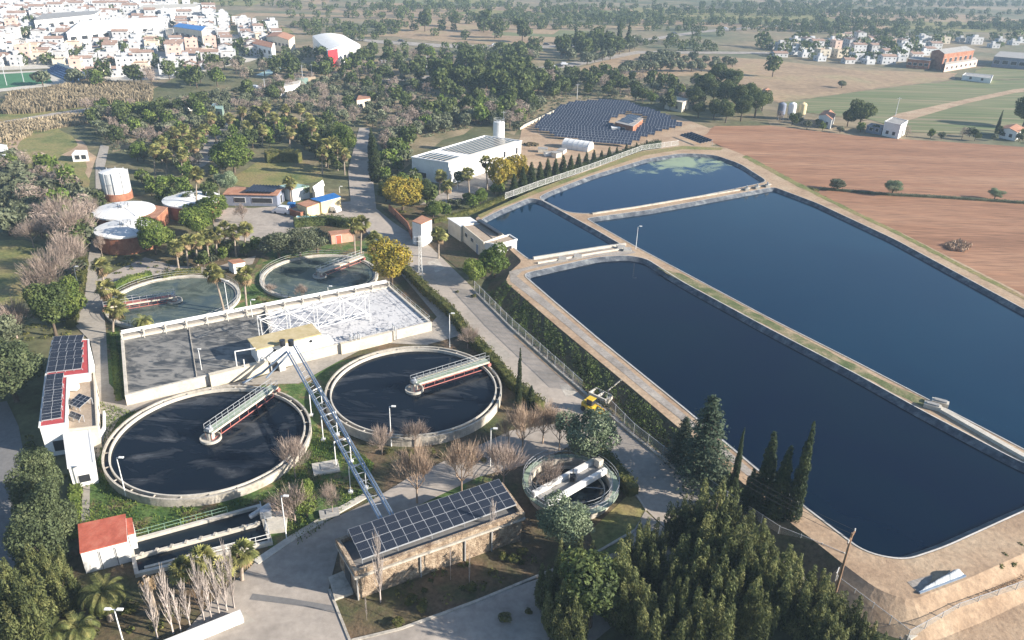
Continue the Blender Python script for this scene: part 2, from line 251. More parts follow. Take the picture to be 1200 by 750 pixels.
# ------------------------------------------------------------------ mesh builder
class MB:
    def __init__(s): s.v = []; s.f = []; s.m = []
    def add(s, vs, fs, mi=0):
        k = len(s.v); s.v += [tuple(v) for v in vs]; s.f += [tuple(k+i for i in f) for f in fs]; s.m += [mi]*len(fs); return s
    def prism(s, poly, z0, z1, mi=0, mtop=None, bottom=False):
        n = len(poly); A = 0
        for i in range(n): A += poly[i][0]*poly[(i+1) % n][1]-poly[(i+1) % n][0]*poly[i][1]
        if A < 0: poly = poly[::-1]
        zz0 = z0 if hasattr(z0, '__len__') else [z0]*n
        zz1 = z1 if hasattr(z1, '__len__') else [z1]*n
        vs = [(p[0], p[1], zz0[i]) for i, p in enumerate(poly)]+[(p[0], p[1], zz1[i]) for i, p in enumerate(poly)]
        s.add(vs, [(i, (i+1) % n, n+(i+1) % n, n+i) for i in range(n)], mi)
        s.add(vs[n:], [tuple(range(n))], mi if mtop is None else mtop)
        if bottom: s.add(vs[:n], [tuple(range(n-1, -1, -1))], mi)
        return s
    def box(s, c, d, rz=0.0, mi=0, rx=0.0):
        mt = Matrix.Translation(Vector(c)) @ Matrix.Rotation(rz, 4, 'Z') @ Matrix.Rotation(rx, 4, 'X')
        x, y, z = d[0]/2, d[1]/2, d[2]/2
        vs = [mt @ Vector(q) for q in ((-x, -y, -z), (x, -y, -z), (x, y, -z), (-x, y, -z), (-x, -y, z), (x, -y, z), (x, y, z), (-x, y, z))]
        return s.add(vs, [(0, 3, 2, 1), (4, 5, 6, 7), (0, 1, 5, 4), (1, 2, 6, 5), (2, 3, 7, 6), (3, 0, 4, 7)], mi)
    def bar(s, a, b, w, h=None, mi=0):
        """square bar between two points"""
        a = Vector(a); b = Vector(b); h = h or w; d = (b-a)
        if d.length < 1e-6: return s
        d.normalize(); u = Vector((0, 0, 1)) if abs(d.z) < 0.95 else Vector((1, 0, 0))
        x = d.cross(u).normalized(); y = x.cross(d).normalized(); x = x*w/2; y = y*h/2
        vs = [a-x-y, a+x-y, a+x+y, a-x+y, b-x-y, b+x-y, b+x+y, b-x+y]
        return s.add(vs, [(0, 1, 2, 3), (7, 6, 5, 4), (0, 4, 5, 1), (1, 5, 6, 2), (2, 6, 7, 3), (3, 7, 4, 0)], mi)
    def tube(s, a, b, r0, r1=None, n=8, mi=0, cap=True):
        a = Vector(a); b = Vector(b); r1 = r0 if r1 is None else r1; d = (b-a)
        if d.length < 1e-6: return s
        d.normalize(); u = Vector((0, 0, 1)) if abs(d.z) < 0.95 else Vector((1, 0, 0))
        x = d.cross(u).normalized(); y = x.cross(d).normalized()
        vs = []
        for p, r in ((a, r0), (b, r1)):
            for i in range(n):
                t = 2*PI*i/n; vs.append(p+x*(r*math.cos(t))+y*(r*math.sin(t)))
        fs = [(i, n+i, n+(i+1) % n, (i+1) % n) for i in range(n)]
        if cap: fs += [tuple(range(n)), tuple(range(2*n-1, n-1, -1))]
        return s.add(vs, fs, mi)
    def lathe(s, c, prof, n=48, mi=0, a0=0.0, a1=2*PI):
        c = Vector(c); full = abs(a1-a0-2*PI) < 1e-6; k = n if full else n+1; vs = []
        for r, z in prof:
            for i in range(k):
                t = a0+(a1-a0)*i/n; vs.append((c.x+r*math.cos(t), c.y+r*math.sin(t), c.z+z))
        fs = []
        for j in range(len(prof)-1):
            for i in range(n):
                i2 = (i+1) % k
                fs.append((j*k+i, j*k+i2, (j+1)*k+i2, (j+1)*k+i))
        return s.add(vs, fs, mi)
    def strip(s, pts, wid, z0, z1, mi=0, closed=False):
        """wall of given width along a polyline"""
        P = [Vector((p[0], p[1])) for p in pts]; n = len(P); L = []; Rr = []
        for i in range(n):
            a = P[i-1] if (i or closed) else P[i]; b = P[(i+1) % n] if (i < n-1 or closed) else P[i]
            d1 = (P[i]-a); d2 = (b-P[i])
            d1 = d1.normalized() if d1.length > 1e-9 else d2.normalized(); d2 = d2.normalized() if d2.length > 1e-9 else d1
            t = (d1+d2); t = t.normalized() if t.length > 1e-6 else d1
            nn = Vector((-t.y, t.x)); k = wid/2/max(0.4, nn.dot(Vector((-d1.y, d1.x))))
            L.append(P[i]+nn*k); Rr.append(P[i]-nn*k)
        vs = []
        for i in range(n):
            vs += [(L[i].x, L[i].y, z0), (Rr[i].x, Rr[i].y, z0), (Rr[i].x, Rr[i].y, z1), (L[i].x, L[i].y, z1)]
        fs = []
        for i in range(n if closed else n-1):
            a = 4*i; b = 4*((i+1) % n)
            fs += [(a+3, a+2, b+2, b+3), (a+1, b+1, b+2, a+2), (a, a+3, b+3, b)]
        if not closed: fs += [(0, 1, 2, 3), (4*n-4, 4*n-1, 4*n-2, 4*n-3)]
        return s.add(vs, fs, mi)
    def build(s, name, mats, parent=None, smooth=False, loc=None):
        me = bpy.data.meshes.new(name); me.from_pydata(s.v, [], s.f)
        for m in (mats if isinstance(mats, (list, tuple)) else [mats]): me.materials.append(m)
        if len(me.materials) > 1: me.polygons.foreach_set('material_index', s.m)
        if smooth: me.polygons.foreach_set('use_smooth', [True]*len(me.polygons))
        me.update()
        o = bpy.data.objects.new(name, me); COL.objects.link(o)
        if parent: o.parent = parent
        if loc is not None: o.location = loc
        return o
def npmesh(name, V, F, mats, mi=None, smooth=False):
    """V (n,3), F (m,4) or (m,3) arrays"""
    me = bpy.data.meshes.new(name); V = np.asarray(V, np.float32); F = np.asarray(F, np.int32); k = F.shape[1]
    me.vertices.add(len(V)); me.vertices.foreach_set('co', V.ravel()); me.loops.add(F.size); me.loops.foreach_set('vertex_index', F.ravel())
    me.polygons.add(len(F)); me.polygons.foreach_set('loop_start', np.arange(len(F), dtype=np.int32)*k)
    for m in (mats if isinstance(mats, (list, tuple)) else [mats]): me.materials.append(m)
    if mi is not None: me.polygons.foreach_set('material_index', np.asarray(mi, np.int32))
    me.update(calc_edges=True); me.validate()
    return me
def tag(o, label=None, cat=None, group=None, kind=None):
    if label: o['label'] = label
    if cat: o['category'] = cat
    if group: o['group'] = group
    if kind: o['kind'] = kind
    return o
def empty(name, loc, label=None, cat=None, group=None, rz=0.0):
    o = bpy.data.objects.new(name, None); COL.objects.link(o); o.location = loc; o.rotation_euler = (0, 0, rz); o.empty_display_size = 0.3
    return tag(o, label, cat, group)
def under(root, *obs):
    """parent world-built pieces under a thing's empty, keeping their world place"""
    for o in obs:
        o.parent = root; o.matrix_parent_inverse = Matrix.Translation(-Vector(root.location))
    return obs[0]
def kids(o): return [c for c in bpy.data.objects if c.parent == o]
def copy_tree(src, loc, rz=0.0, sc=1.0, label=None, group=None, ch=None, szz=None):
    r = src.copy(); COL.objects.link(r); r.location = loc; r.rotation_euler = (0, 0, rz); r.scale = (sc, sc, szz or sc)
    if label: r['label'] = label
    if group: r['group'] = group
    for c in (src_kids.get(src.name, []) if ch is None else ch):
        k = c.copy(); COL.objects.link(k); k.parent = r
        for g in src_kids.get(c.name, []):
            g2 = g.copy(); COL.objects.link(g2); g2.parent = k
    return r
src_kids = {}
# ------------------------------------------------------------------ ground sheets
_z = [0.0]
def patch(name, pts, m, z, jit=0.0, kind='structure', zz=0.0, world=False, seg=6.0):
    P = [Vector(p).to_2d() for p in pts] if world else [at(p[0], p[1], zz).to_2d() for p in pts]
    if jit:
        rr = random.Random(len(pts)*7+int(P[0].x*10)); Q = []
        for i in range(len(P)):
            a = P[i]; b = P[(i+1) % len(P)]; n = max(1, min(40, int((b-a).length/seg)))
            for k in range(n):
                q = a.lerp(b, k/n); Q.append(q+Vector((rr.uniform(-jit, jit), rr.uniform(-jit, jit))))
        P = Q
    tri = tessellate_polygon([[Vector((p.x, p.y, 0)) for p in P]])
    mb = MB()
    for t in tri:
        a, b, c = [P[i] for i in t]
        if (b-a).cross(c-a) < 0: t = (t[0], t[2], t[1])
        mb.f.append(tuple(t)); mb.m.append(0)
    mb.v = [(p.x, p.y, z) for p in P]
    o = mb.build(name, m); o['kind'] = kind
    return o
g = MB().add([(-9000, -2000, -0.03), (9000, -2000, -0.03), (9000, 16000, -0.03), (-9000, 16000, -0.03)], [(0, 1, 2, 3)]).build('ground', m_farm); g['kind'] = 'structure'
# ------------------------------------------------------------------ terrain, fields, roads (pixel outlines of the photo, put on the ground)
patch('scrub_ground', [(-60, 760), (-60, 240), (-60, 130), (60, 108), (180, 104), (230, 78), (420, 66), (600, 60), (680, 82), (880, 112), (905, 150), (840, 165), (600, 320), (960, 640), (1090, 770), (1100, 900), (-60, 1000)], m_ground, 0.0)
patch('field', [(672, 82), (745, 60), (900, 70), (1000, 82), (1122, 86), (1120, 93), (1040, 102), (912, 120), (885, 112), (830, 88), (740, 92)], m_dryfield, 0.06, 1.0)
patch('field', [(442, 40), (477, 22), (591, 25), (640, 36), (722, 42), (752, 48), (700, 52), (600, 55), (553, 51), (503, 48)], m_dryfield, 0.06, 2.0)
patch('field', [(912, 121), (1040, 103), (1122, 94), (1240, 94), (1240, 164), (1160, 158), (1062, 155), (1020, 140), (950, 133)], m_crop, 0.08, 0.6)
patch('field', [(1140, 86), (1160, 73), (1300, 72), (1300, 93), (1130, 93)], m_crop, 0.10, 0.6)
patch('ploughed_field', [(822, 160), (838, 148), (900, 147), (1000, 159), (1100, 166), (1280, 178), (1400, 260), (1400, 420), (1200, 420), (1130, 330), (1040, 272), (975, 240), (935, 215), (870, 185)], m_plough, 0.10, 0.5)
# distant patchwork of parcels out to the haze
rr = random.Random(11)
fm = [m_dryfield, m_farm, m_crop, m_ground, m_dryfield, m_meadow]
for i in range(56):
    x = rr.uniform(-60, 1260); y = rr.uniform(-6, 40)
    if x < 340 and y > 8: continue
    if x > 880 and y > 34: continue
    c = at(x, y); L = rr.uniform(40, 110)*c.y/700; W = rr.uniform(25, 60)*c.y/700; a = rr.uniform(-0.25, 0.35)
    q = [Vector((c.x+math.cos(a)*sx*L-math.sin(a)*sy*W, c.y+math.sin(a)*sx*L+math.cos(a)*sy*W)) for sx, sy in ((-1, -1), (1, -1), (1, 1), (-1, 1))]
    patch('field', q, rr.choice(fm), 0.012+i*0.002, world=True, jit=1.0, seg=20)
patch('reed_bed_ground', [(-40, 150), (-20, 118), (90, 104), (180, 107), (182, 124), (120, 133), (40, 146)], m_meadow, 0.03, 1.0)
patch('meadow', [(-20, 284), (30, 282), (62, 292), (74, 312), (60, 340), (20, 356), (-30, 362)], m_meadow, 0.04, 0.8)
patch('bare_ground', [(0, 160), (40, 150), (95, 165), (110, 185), (100, 230), (60, 230), (30, 200), (0, 205)], m_dirt, 0.03, 1.2)
patch('meadow', [(30, 150), (70, 150), (95, 170), (60, 190), (20, 185)], m_meadow, 0.045, 0.8)
patch('bare_ground', [(0, 182), (52, 178), (100, 188), (104, 220), (70, 228), (20, 205), (0, 203)], m_meadow, 0.05, 0.8)
patch('lawn', [(262, 215), (300, 190), (340, 185), (372, 196), (380, 212), (340, 218), (310, 222)], m_meadow, 0.05, 0.5)
patch('gravel_yard', [(215, 205), (232, 165), (250, 148), (280, 142), (300, 152), (262, 165), (240, 195)], m_gravel, 0.05, 0.6)
patch('grove_ground', [(448, 175), (455, 150), (440, 96), (640, 90), (820, 100), (830, 124), (735, 118), (664, 120), (604, 158), (560, 148), (482, 180), (470, 205), (447, 212)], m_grove, 0.02, 1.5)
patch('grove_ground', [(98, 132), (250, 108), (440, 92), (445, 135), (400, 142), (246, 150), (130, 178)], m_grove, 0.022, 1.5)
patch('grove_ground', [(330, 72), (430, 66), (560, 64), (645, 60), (660, 84), (560, 86), (430, 94), (320, 96)], m_grove, 0.024, 2)
# works ground between the left lane and the main road
patch('garden_soil', [(92, 345), (130, 318), (250, 290), (310, 282), (430, 250), (478, 300), (560, 395), (640, 478), (705, 530), (748, 590), (760, 640), (640, 720), (620, 800), (380, 800), (60, 800), (90, 560), (110, 470), (120, 400)], m_brown, 0.05)
patch('lawn', [(112, 470), (170, 486), (300, 455), (380, 425), (420, 420), (380, 470), (410, 520), (440, 545), (432, 575), (350, 640), (318, 640), (300, 590), (150, 640), (98, 610), (100, 560), (106, 510)], m_green, 0.08, 0.5)
patch('lawn', [(122, 388), (142, 384), (150, 470), (140, 474), (126, 455)], m_green, 0.09, 0.2)
patch('lawn', [(262, 372), (290, 330), (306, 300), (330, 288), (440, 282), (446, 300), (400, 350), (340, 368), (300, 376)], m_green, 0.08, 0.3)
patch('lawn', [(428, 586), (520, 560), (560, 562), (560, 580), (500, 600), (440, 618)], m_green, 0.09, 0.4)
patch('lawn', [(405, 700), (470, 730), (610, 680), (620, 650), (560, 640), (440, 690)], m_brown, 0.09, 0.3)
patch('lawn', [(505, 562), (545, 556), (580, 562), (560, 580), (520, 588)], m_green, 0.10, 0.4)
patch('dry_verge', [(690, 625), (745, 575), (765, 600), (758, 640), (700, 650)], m_meadow, 0.085, 0.3)
# roads
patch('road', [(421, 150), (433, 150), (436, 200), (441, 245), (462, 262), (505, 290), (548, 332), (601, 386), (651, 432), (701, 478), (742, 512), (794, 553), (850, 590), (960, 650), (985, 676), (975, 700), (900, 690), (800, 640), (757, 598), (700, 528), (640, 478), (601, 440), (560, 396), (521, 352), (478, 312), (440, 285), (412, 250), (408, 200)], m_road, 0.13)
patch('road', [(-40, 480), (8, 470), (22, 500), (33, 560), (36, 640), (24, 700), (10, 760), (-60, 760)], m_asph, 0.05)
patch('yard', [(-30, 900), (190, 770), (245, 712), (300, 660), (345, 630), (430, 590), (480, 560), (600, 505), (665, 495), (690, 510), (640, 540), (560, 560), (480, 598), (398, 640), (386, 690), (410, 752), (404, 900)], m_yard, 0.12, 0.1)
patch('yard', [(412, 756), (470, 738), (560, 705), (650, 672), (730, 645), (757, 600), (800, 640), (760, 700), (640, 800), (420, 900)], m_yard, 0.13, 0.1)
patch('path', [(100, 345), (112, 338), (120, 350), (124, 385), (128, 450), (150, 474), (300, 444), (385, 415), (500, 385), (512, 372), (470, 322), (480, 318), (530, 372), (545, 392), (500, 405), (440, 402), (395, 425), (350, 450), (280, 452), (200, 465), (140, 490), (124, 520), (110, 548), (98, 560), (102, 520), (112, 470), (112, 430), (106, 400), (86, 380)], m_pathc, 0.11)
patch('path', [(98, 560), (106, 548), (105, 610), (95, 612)], m_pathc, 0.115)
patch('path', [(118, 170), (128, 172), (122, 200), (121, 225), (128, 250), (118, 300), (112, 345), (100, 345), (104, 300), (113, 250), (112, 215), (112, 190)], m_pathc, 0.10)
patch('yard', [(250, 262), (262, 244), (330, 244), (372, 256), (380, 262), (312, 285), (258, 280)], m_yard, 0.11, 0.1)
patch('yard', [(300, 244), (430, 235), (445, 252), (380, 262), (330, 262)], m_yard, 0.12, 0.1)
patch('yard', [(110, 330), (170, 302), (205, 312), (250, 314), (300, 300), (296, 310), (210, 326), (170, 322), (122, 345)], m_yard, 0.115, 0.1)
patch('yard', [(598, 190), (612, 150), (664, 124), (720, 170), (690, 195), (640, 200)], m_dirt, 0.07, 0.4)
patch('bare_ground', [(612, 152), (664, 122), (700, 120), (790, 135), (830, 150), (900, 148), (830, 172), (740, 180), (660, 190)], m_dirt, 0.06, 0.3)
patch('yard', [(545, 212), (600, 188), (612, 200), (540, 236), (500, 250), (492, 240)], m_gravel, 0.09, 0.2)
patch('yard', [(448, 246), (500, 240), (520, 262), (545, 268), (560, 262), (600, 312), (575, 330), (540, 318), (500, 286)], m_brown, 0.10, 0.1)
patch('dirt_track', [(1040, 140), (1050, 134), (1130, 117), (1188, 105), (1240, 100), (1240, 103), (1190, 109), (1130, 122), (1062, 142)], m_dirt, 0.14)
patch('dirt_track', [(430, 95), (560, 84), (640, 78), (665, 74), (745, 60), (900, 61), (1000, 65), (1000, 67), (900, 63.5), (748, 63), (670, 79), (640, 82), (560, 87.5), (430, 98)], m_gravel, 0.12)
patch('highway', [(380, 40), (440, 47), (520, 52), (600, 54), (680, 52), (760, 45), (820, 36), (900, 30), (960, 28), (960, 29.5), (900, 32), (822, 38.5), (762, 48), (682, 55), (600, 57.5), (518, 56), (438, 50.5)], m_gravel, 0.15)
patch('road', [(0, 143), (60, 133), (110, 126), (180, 120), (180, 123), (110, 130), (60, 138), (0, 148)], m_gravel, 0.12)
patch('sports_court', [(300, 88), (322, 78), (331, 80), (312, 90)], m_teal, 0.1)
patch('tyre_worn_strip', [(296, 697), (340, 703), (396, 712), (396, 718), (340, 710), (293, 704)], m_asph, 0.135, 0.1)
patch('road_repair', [(262, 722), (285, 716), (300, 728), (272, 738)], m_pathc, 0.136, 0.1)
patch('road_repair', [(560, 404), (578, 398), (600, 418), (588, 428)], m_pathc, 0.145, 0.1)
patch('road_repair', [(655, 452), (668, 450), (676, 462), (664, 466)], m_conc, 0.145, 0.1)
patch('road_repair', [(500, 308), (512, 304), (522, 316), (510, 320)], m_conc, 0.145, 0.1)
patch('road_edge_dirt', [(606, 384), (653, 426), (702, 470), (745, 508), (796, 550), (792, 554), (742, 514), (699, 479), (648, 436), (602, 394)], m_dirt, 0.15, 0.15)
# kerbs and low edges
def kerb(name, pts, wid, h, m, label=None, cat=None, z0=0.0, closed=False, zz=0.0):
    o = MB().strip([at(p[0], p[1], zz) for p in pts], wid, z0, h, closed=closed).build(name, m)
    return tag(o, label, cat) if label else tag(o, kind='structure')
kerb('kerb', [(386, 692), (410, 752), (412, 770)], 0.25, 0.22, m_conc)
kerb('kerb', [(412, 752), (470, 738), (560, 705), (650, 668), (700, 648), (745, 622)], 0.3, 0.22, m_conc)
kerb('kerb', [(300, 660), (345, 630), (385, 606), (428, 582)], 0.9, 0.2, m_lconc)
kerb('kerb', [(478, 313), (521, 353), (560, 397), (601, 441), (640, 479)], 0.2, 0.25, m_conc)
kerb('kerb', [(700, 530), (745, 580), (757, 599)], 0.2, 0.25, m_conc)
# ------------------------------------------------------------------ lagoon embankment
ZP = 2.0
def smooth(P, rad, n=5, closed=True):
    """round the corners of a pixel-free 2D polygon (world) by rad metres"""
    out = []; N = len(P)
    for i in range(N):
        p = P[i]; a = P[i-1]; b = P[(i+1) % N]
        r = min(rad, (a-p).length*0.45, (b-p).length*0.45)
        q0 = p+(a-p).normalized()*r; q1 = p+(b-p).normalized()*r
        for k in range(n+1):
            t = k/n; out.append(q0*(1-t)**2+p*2*t*(1-t)+q1*t*t)
    return out
def W(pts, z=ZP): return [at(x, y, z).to_2d() for x, y in pts]
def offset(P, d):
    n = len(P); A = sum(P[i].x*P[(i+1) % n].y-P[(i+1) % n].x*P[i].y for i in range(n)); s = 1 if A > 0 else -1; out = []
    for i in range(n):
        t = (P[(i+1) % n]-P[i-1]).normalized(); out.append(P[i]+Vector((-t.y, t.x))*s*d)
    return out
ponds = {
 'front': (smooth(W([(611, 321), (641, 347), (700, 397), (800, 478), (900, 562), (965, 612), (1012, 648), (1060, 658), (1108, 642), (1200, 600), (1330, 545), (1240, 558), (1196, 541), (1085, 483), (1000, 436), (900, 384), (800, 330), (758, 303), (735, 299), (700, 301)]), 2.2), 'wide dark lagoon nearest the road, lowest of the four basins'),
 'main': (smooth(W([(686, 256), (747, 290.5), (900, 372.5), (1000, 423), (1094, 472), (1205, 530), (1420, 640), (1500, 520), (1204, 364), (1050, 281), (958, 238), (907, 219), (760, 246), (700, 254)]), 2.0), ''),
 'top': (smooth(W([(630, 232), (640, 226), (692, 206), (758, 186), (800, 179.5), (838, 181.5), (868, 192), (901, 213), (840, 226), (745, 244), (690, 251), (664, 249)]), 3.5), ''),
 'small': (smooth(W([(562, 258), (584, 247), (620, 232), (634, 234), (700, 270), (733, 289), (700, 294), (622, 306), (608, 296)]), 2.0), ''),
}
outer = smooth(W([(556, 256), (590, 239), (628, 222), (690, 199), (752, 177), (800, 170), (848, 172), (885, 187), (930, 212), (968, 232), (1055, 272), (1210, 350), (1560, 505), (1500, 660), (1360, 575), (1218, 640), (1130, 680), (1066, 704), (1030, 692), (992, 664), (962, 640), (900, 592), (832, 532), (742, 456), (655, 384), (592, 330), (598, 318), (612, 306), (595, 290)]), 1.5, n=3)
holes = [[Vector((p.x, p.y, 0)) for p in v[0]] for v in ponds.values()]
ring = [Vector((p.x, p.y, 0)) for p in outer]
tri = tessellate_polygon([ring]+holes)
allp = ring+[p for h in holes for p in h]
mb = MB(); mb.v = [(p.x, p.y, ZP) for p in allp]
for t in tri:
    a, b, c = [allp[i] for i in t]
    if (b-a).cross(c-a).z < 0: t = (t[0], t[2], t[1])
    mb.f.append(tuple(t)); mb.m.append(0)
foot = offset(outer, -3.6)
k = len(mb.v); n = len(outer); mb.v += [(p.x, p.y, 0.02) for p in foot]
A = sum(outer[i].x*outer[(i+1) % n].y-outer[(i+1) % n].x*outer[i].y for i in range(n))
for i in range(n):
    j = (i+1) % n
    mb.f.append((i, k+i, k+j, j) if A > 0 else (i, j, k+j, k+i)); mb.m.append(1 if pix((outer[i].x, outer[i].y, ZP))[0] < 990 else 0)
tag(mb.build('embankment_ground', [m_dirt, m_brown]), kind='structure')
for nm, (P, lab) in ponds.items():
    d = 1.0; wz = ZP-0.7
    lip = offset(P, 0.2); low = offset(P, 0.2+d); n = len(P)
    mb = MB(); mb.v = [(p.x, p.y, ZP+0.06) for p in P]+[(p.x, p.y, ZP+0.07) for p in lip]+[(p.x, p.y, wz-0.05) for p in low]
    A = sum(P[i].x*P[(i+1) % n].y-P[(i+1) % n].x*P[i].y for i in range(n))
    for i in range(n):
        j = (i+1) % n
        for q, (a, b) in enumerate(((0, n), (n, 2*n))):
            f = (a+i, a+j, b+j, b+i); mb.f.append(f if A > 0 else f[::-1]); mb.m.append(q)
    tag(mb.build('lagoon_bank', [m_rim, m_liner]), kind='structure')
    wpl = offset(P, 0.14+d)
    tr = tessellate_polygon([[Vector((p.x, p.y, 0)) for p in wpl]]); mb = MB(); mb.v = [(p.x, p.y, wz) for p in wpl]
    for t in tr:
        a, b, c = [wpl[i] for i in t]
        if (b-a).cross(c-a) < 0: t = (t[0], t[2], t[1])
        mb.f.append(tuple(t)); mb.m.append(0)
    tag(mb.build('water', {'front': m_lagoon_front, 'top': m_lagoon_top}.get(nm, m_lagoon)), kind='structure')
# tan tracks on the banks
patch('bank_grass', [(560, 252), (628, 222), (690, 200), (750, 178), (800, 171), (848, 173), (845, 176), (800, 175), (756, 182), (690, 204), (634, 225), (580, 246), (563, 256)], m_meadow, ZP+0.02, zz=ZP)
patch('bank_grass', [(770, 314), (900, 383), (1000, 436), (1088, 480), (1093, 474), (1000, 427), (900, 374), (800, 321)], m_bankgrass, ZP+0.02, zz=ZP, jit=0.25, seg=1.5)
patch('bank_grass', [(870, 184), (930, 216), (970, 236), (1055, 277), (1210, 357), (1214, 355), (1056, 273), (970, 232), (930, 211), (875, 182)], m_meadow, ZP+0.02, zz=ZP, jit=0.25, seg=1.5)
patch('path', [(596, 318), (640, 308), (700, 297), (740, 293), (746, 296), (735, 298.5), (700, 300), (640, 311), (612, 318), (606, 324), (640, 352), (700, 403), (800, 484), (898, 566), (893, 572), (800, 494), (700, 412), (640, 362), (598, 330)], m_gravel, ZP+0.025, zz=ZP, jit=0.1)
patch('bare_ground', [(1058, 770), (1085, 742), (1200, 690), (1330, 640), (1600, 760), (1300, 900), (1050, 900)], m_dirt, 0.05, 0.5)
# raised concrete channels along the bank between the small and the front lagoon
def wall_line(name, pts, wid, h, m, label, cat, z=0.0, group=None):
    o = MB().strip([at(p[0], p[1], z) for p in pts], wid, z, z+h).build(name, m); tag(o, label, cat, group); return o
wall_line('concrete_channel_wall', [(625, 304), (704, 291.5), (733, 287.5)], 0.5, 0.5, m_lconc, 'pale concrete channel wall along the small lagoon beside its flat roofed house', 'channel wall', ZP)
wall_line('concrete_channel_wall', [(630, 309), (700, 297), (736, 291.5)], 0.35, 0.35, m_lconc, 'thin pale concrete wall on the bank between the small and the front lagoon', 'channel wall', ZP)
wall_line('concrete_dividing_wall', [(1100, 480), (1196, 535), (1330, 606)], 0.9, 0.45, m_lconc, 'narrow pale concrete wall continuing the grassy bank between the two largest lagoons', 'dividing wall', ZP)
wall_line('concrete_dividing_wall', [(694, 251), (745, 243.5), (840, 227.5), (903, 216.5)], 0.5, 0.3, m_conc, 'thin pale wall on the causeway between the top and the main lagoon', 'dividing wall', ZP)
for x, y in ((875, 223), (887, 221), (899, 219)):
    p = at(x, y, ZP); r = empty('sluice_gate', p, 'small concrete sluice block at the right end of the causeway wall', 'sluice', 'sluice blocks on the causeway')
    MB().box((0, 0, 0.2), (1.0, 1.4, 0.9)).build('gate_base', m_lconc, r); MB().box((0, 0, 0.95), (0.12, 1.0, 0.7)).build('gate_plate', m_steel, r)
for x, y, s in ((1092, 478, 1.0), (1101, 474, 1.0)):
    p = at(x, y, ZP); r = empty('outlet_box', p, 'white concrete outlet box where the grassy bank meets the wall', 'outlet box', 'outlet boxes on the bank')
    MB().box((0, 0, 0.15), (2.2, 1.1, 0.9), R(-30)).build('box_body', m_lconc, r); MB().box((0, 0, 0.7), (1.6, 0.7, 0.2), R(-30)).build('box_lid', m_greyroof, r)
for i, (x, y) in enumerate(((659, 305), (677, 302), (728, 291), (735, 294))):
    p = at(x, y, ZP); r = empty('valve_hatch', p, 'small dark tented valve hatch on the bank by the small lagoon', 'hatch', 'valve hatches on the lagoon bank')
    MB().prism([(-0.9, -0.5), (0.9, -0.5), (0.9, 0.5), (-0.9, 0.5)], 0, 0.25).build('hatch_base', m_lconc, r)
    MB().add([(-0.8, -0.45, 0.25), (0.8, -0.45, 0.25), (0.8, 0.45, 0.25), (-0.8, 0.45, 0.25), (-0.8, 0, 0.85), (0.8, 0, 0.85)], [(0, 1, 5, 4), (2, 3, 4, 5), (0, 4, 3), (1, 2, 5)]).build('hatch_lid', m_greyroof, r)
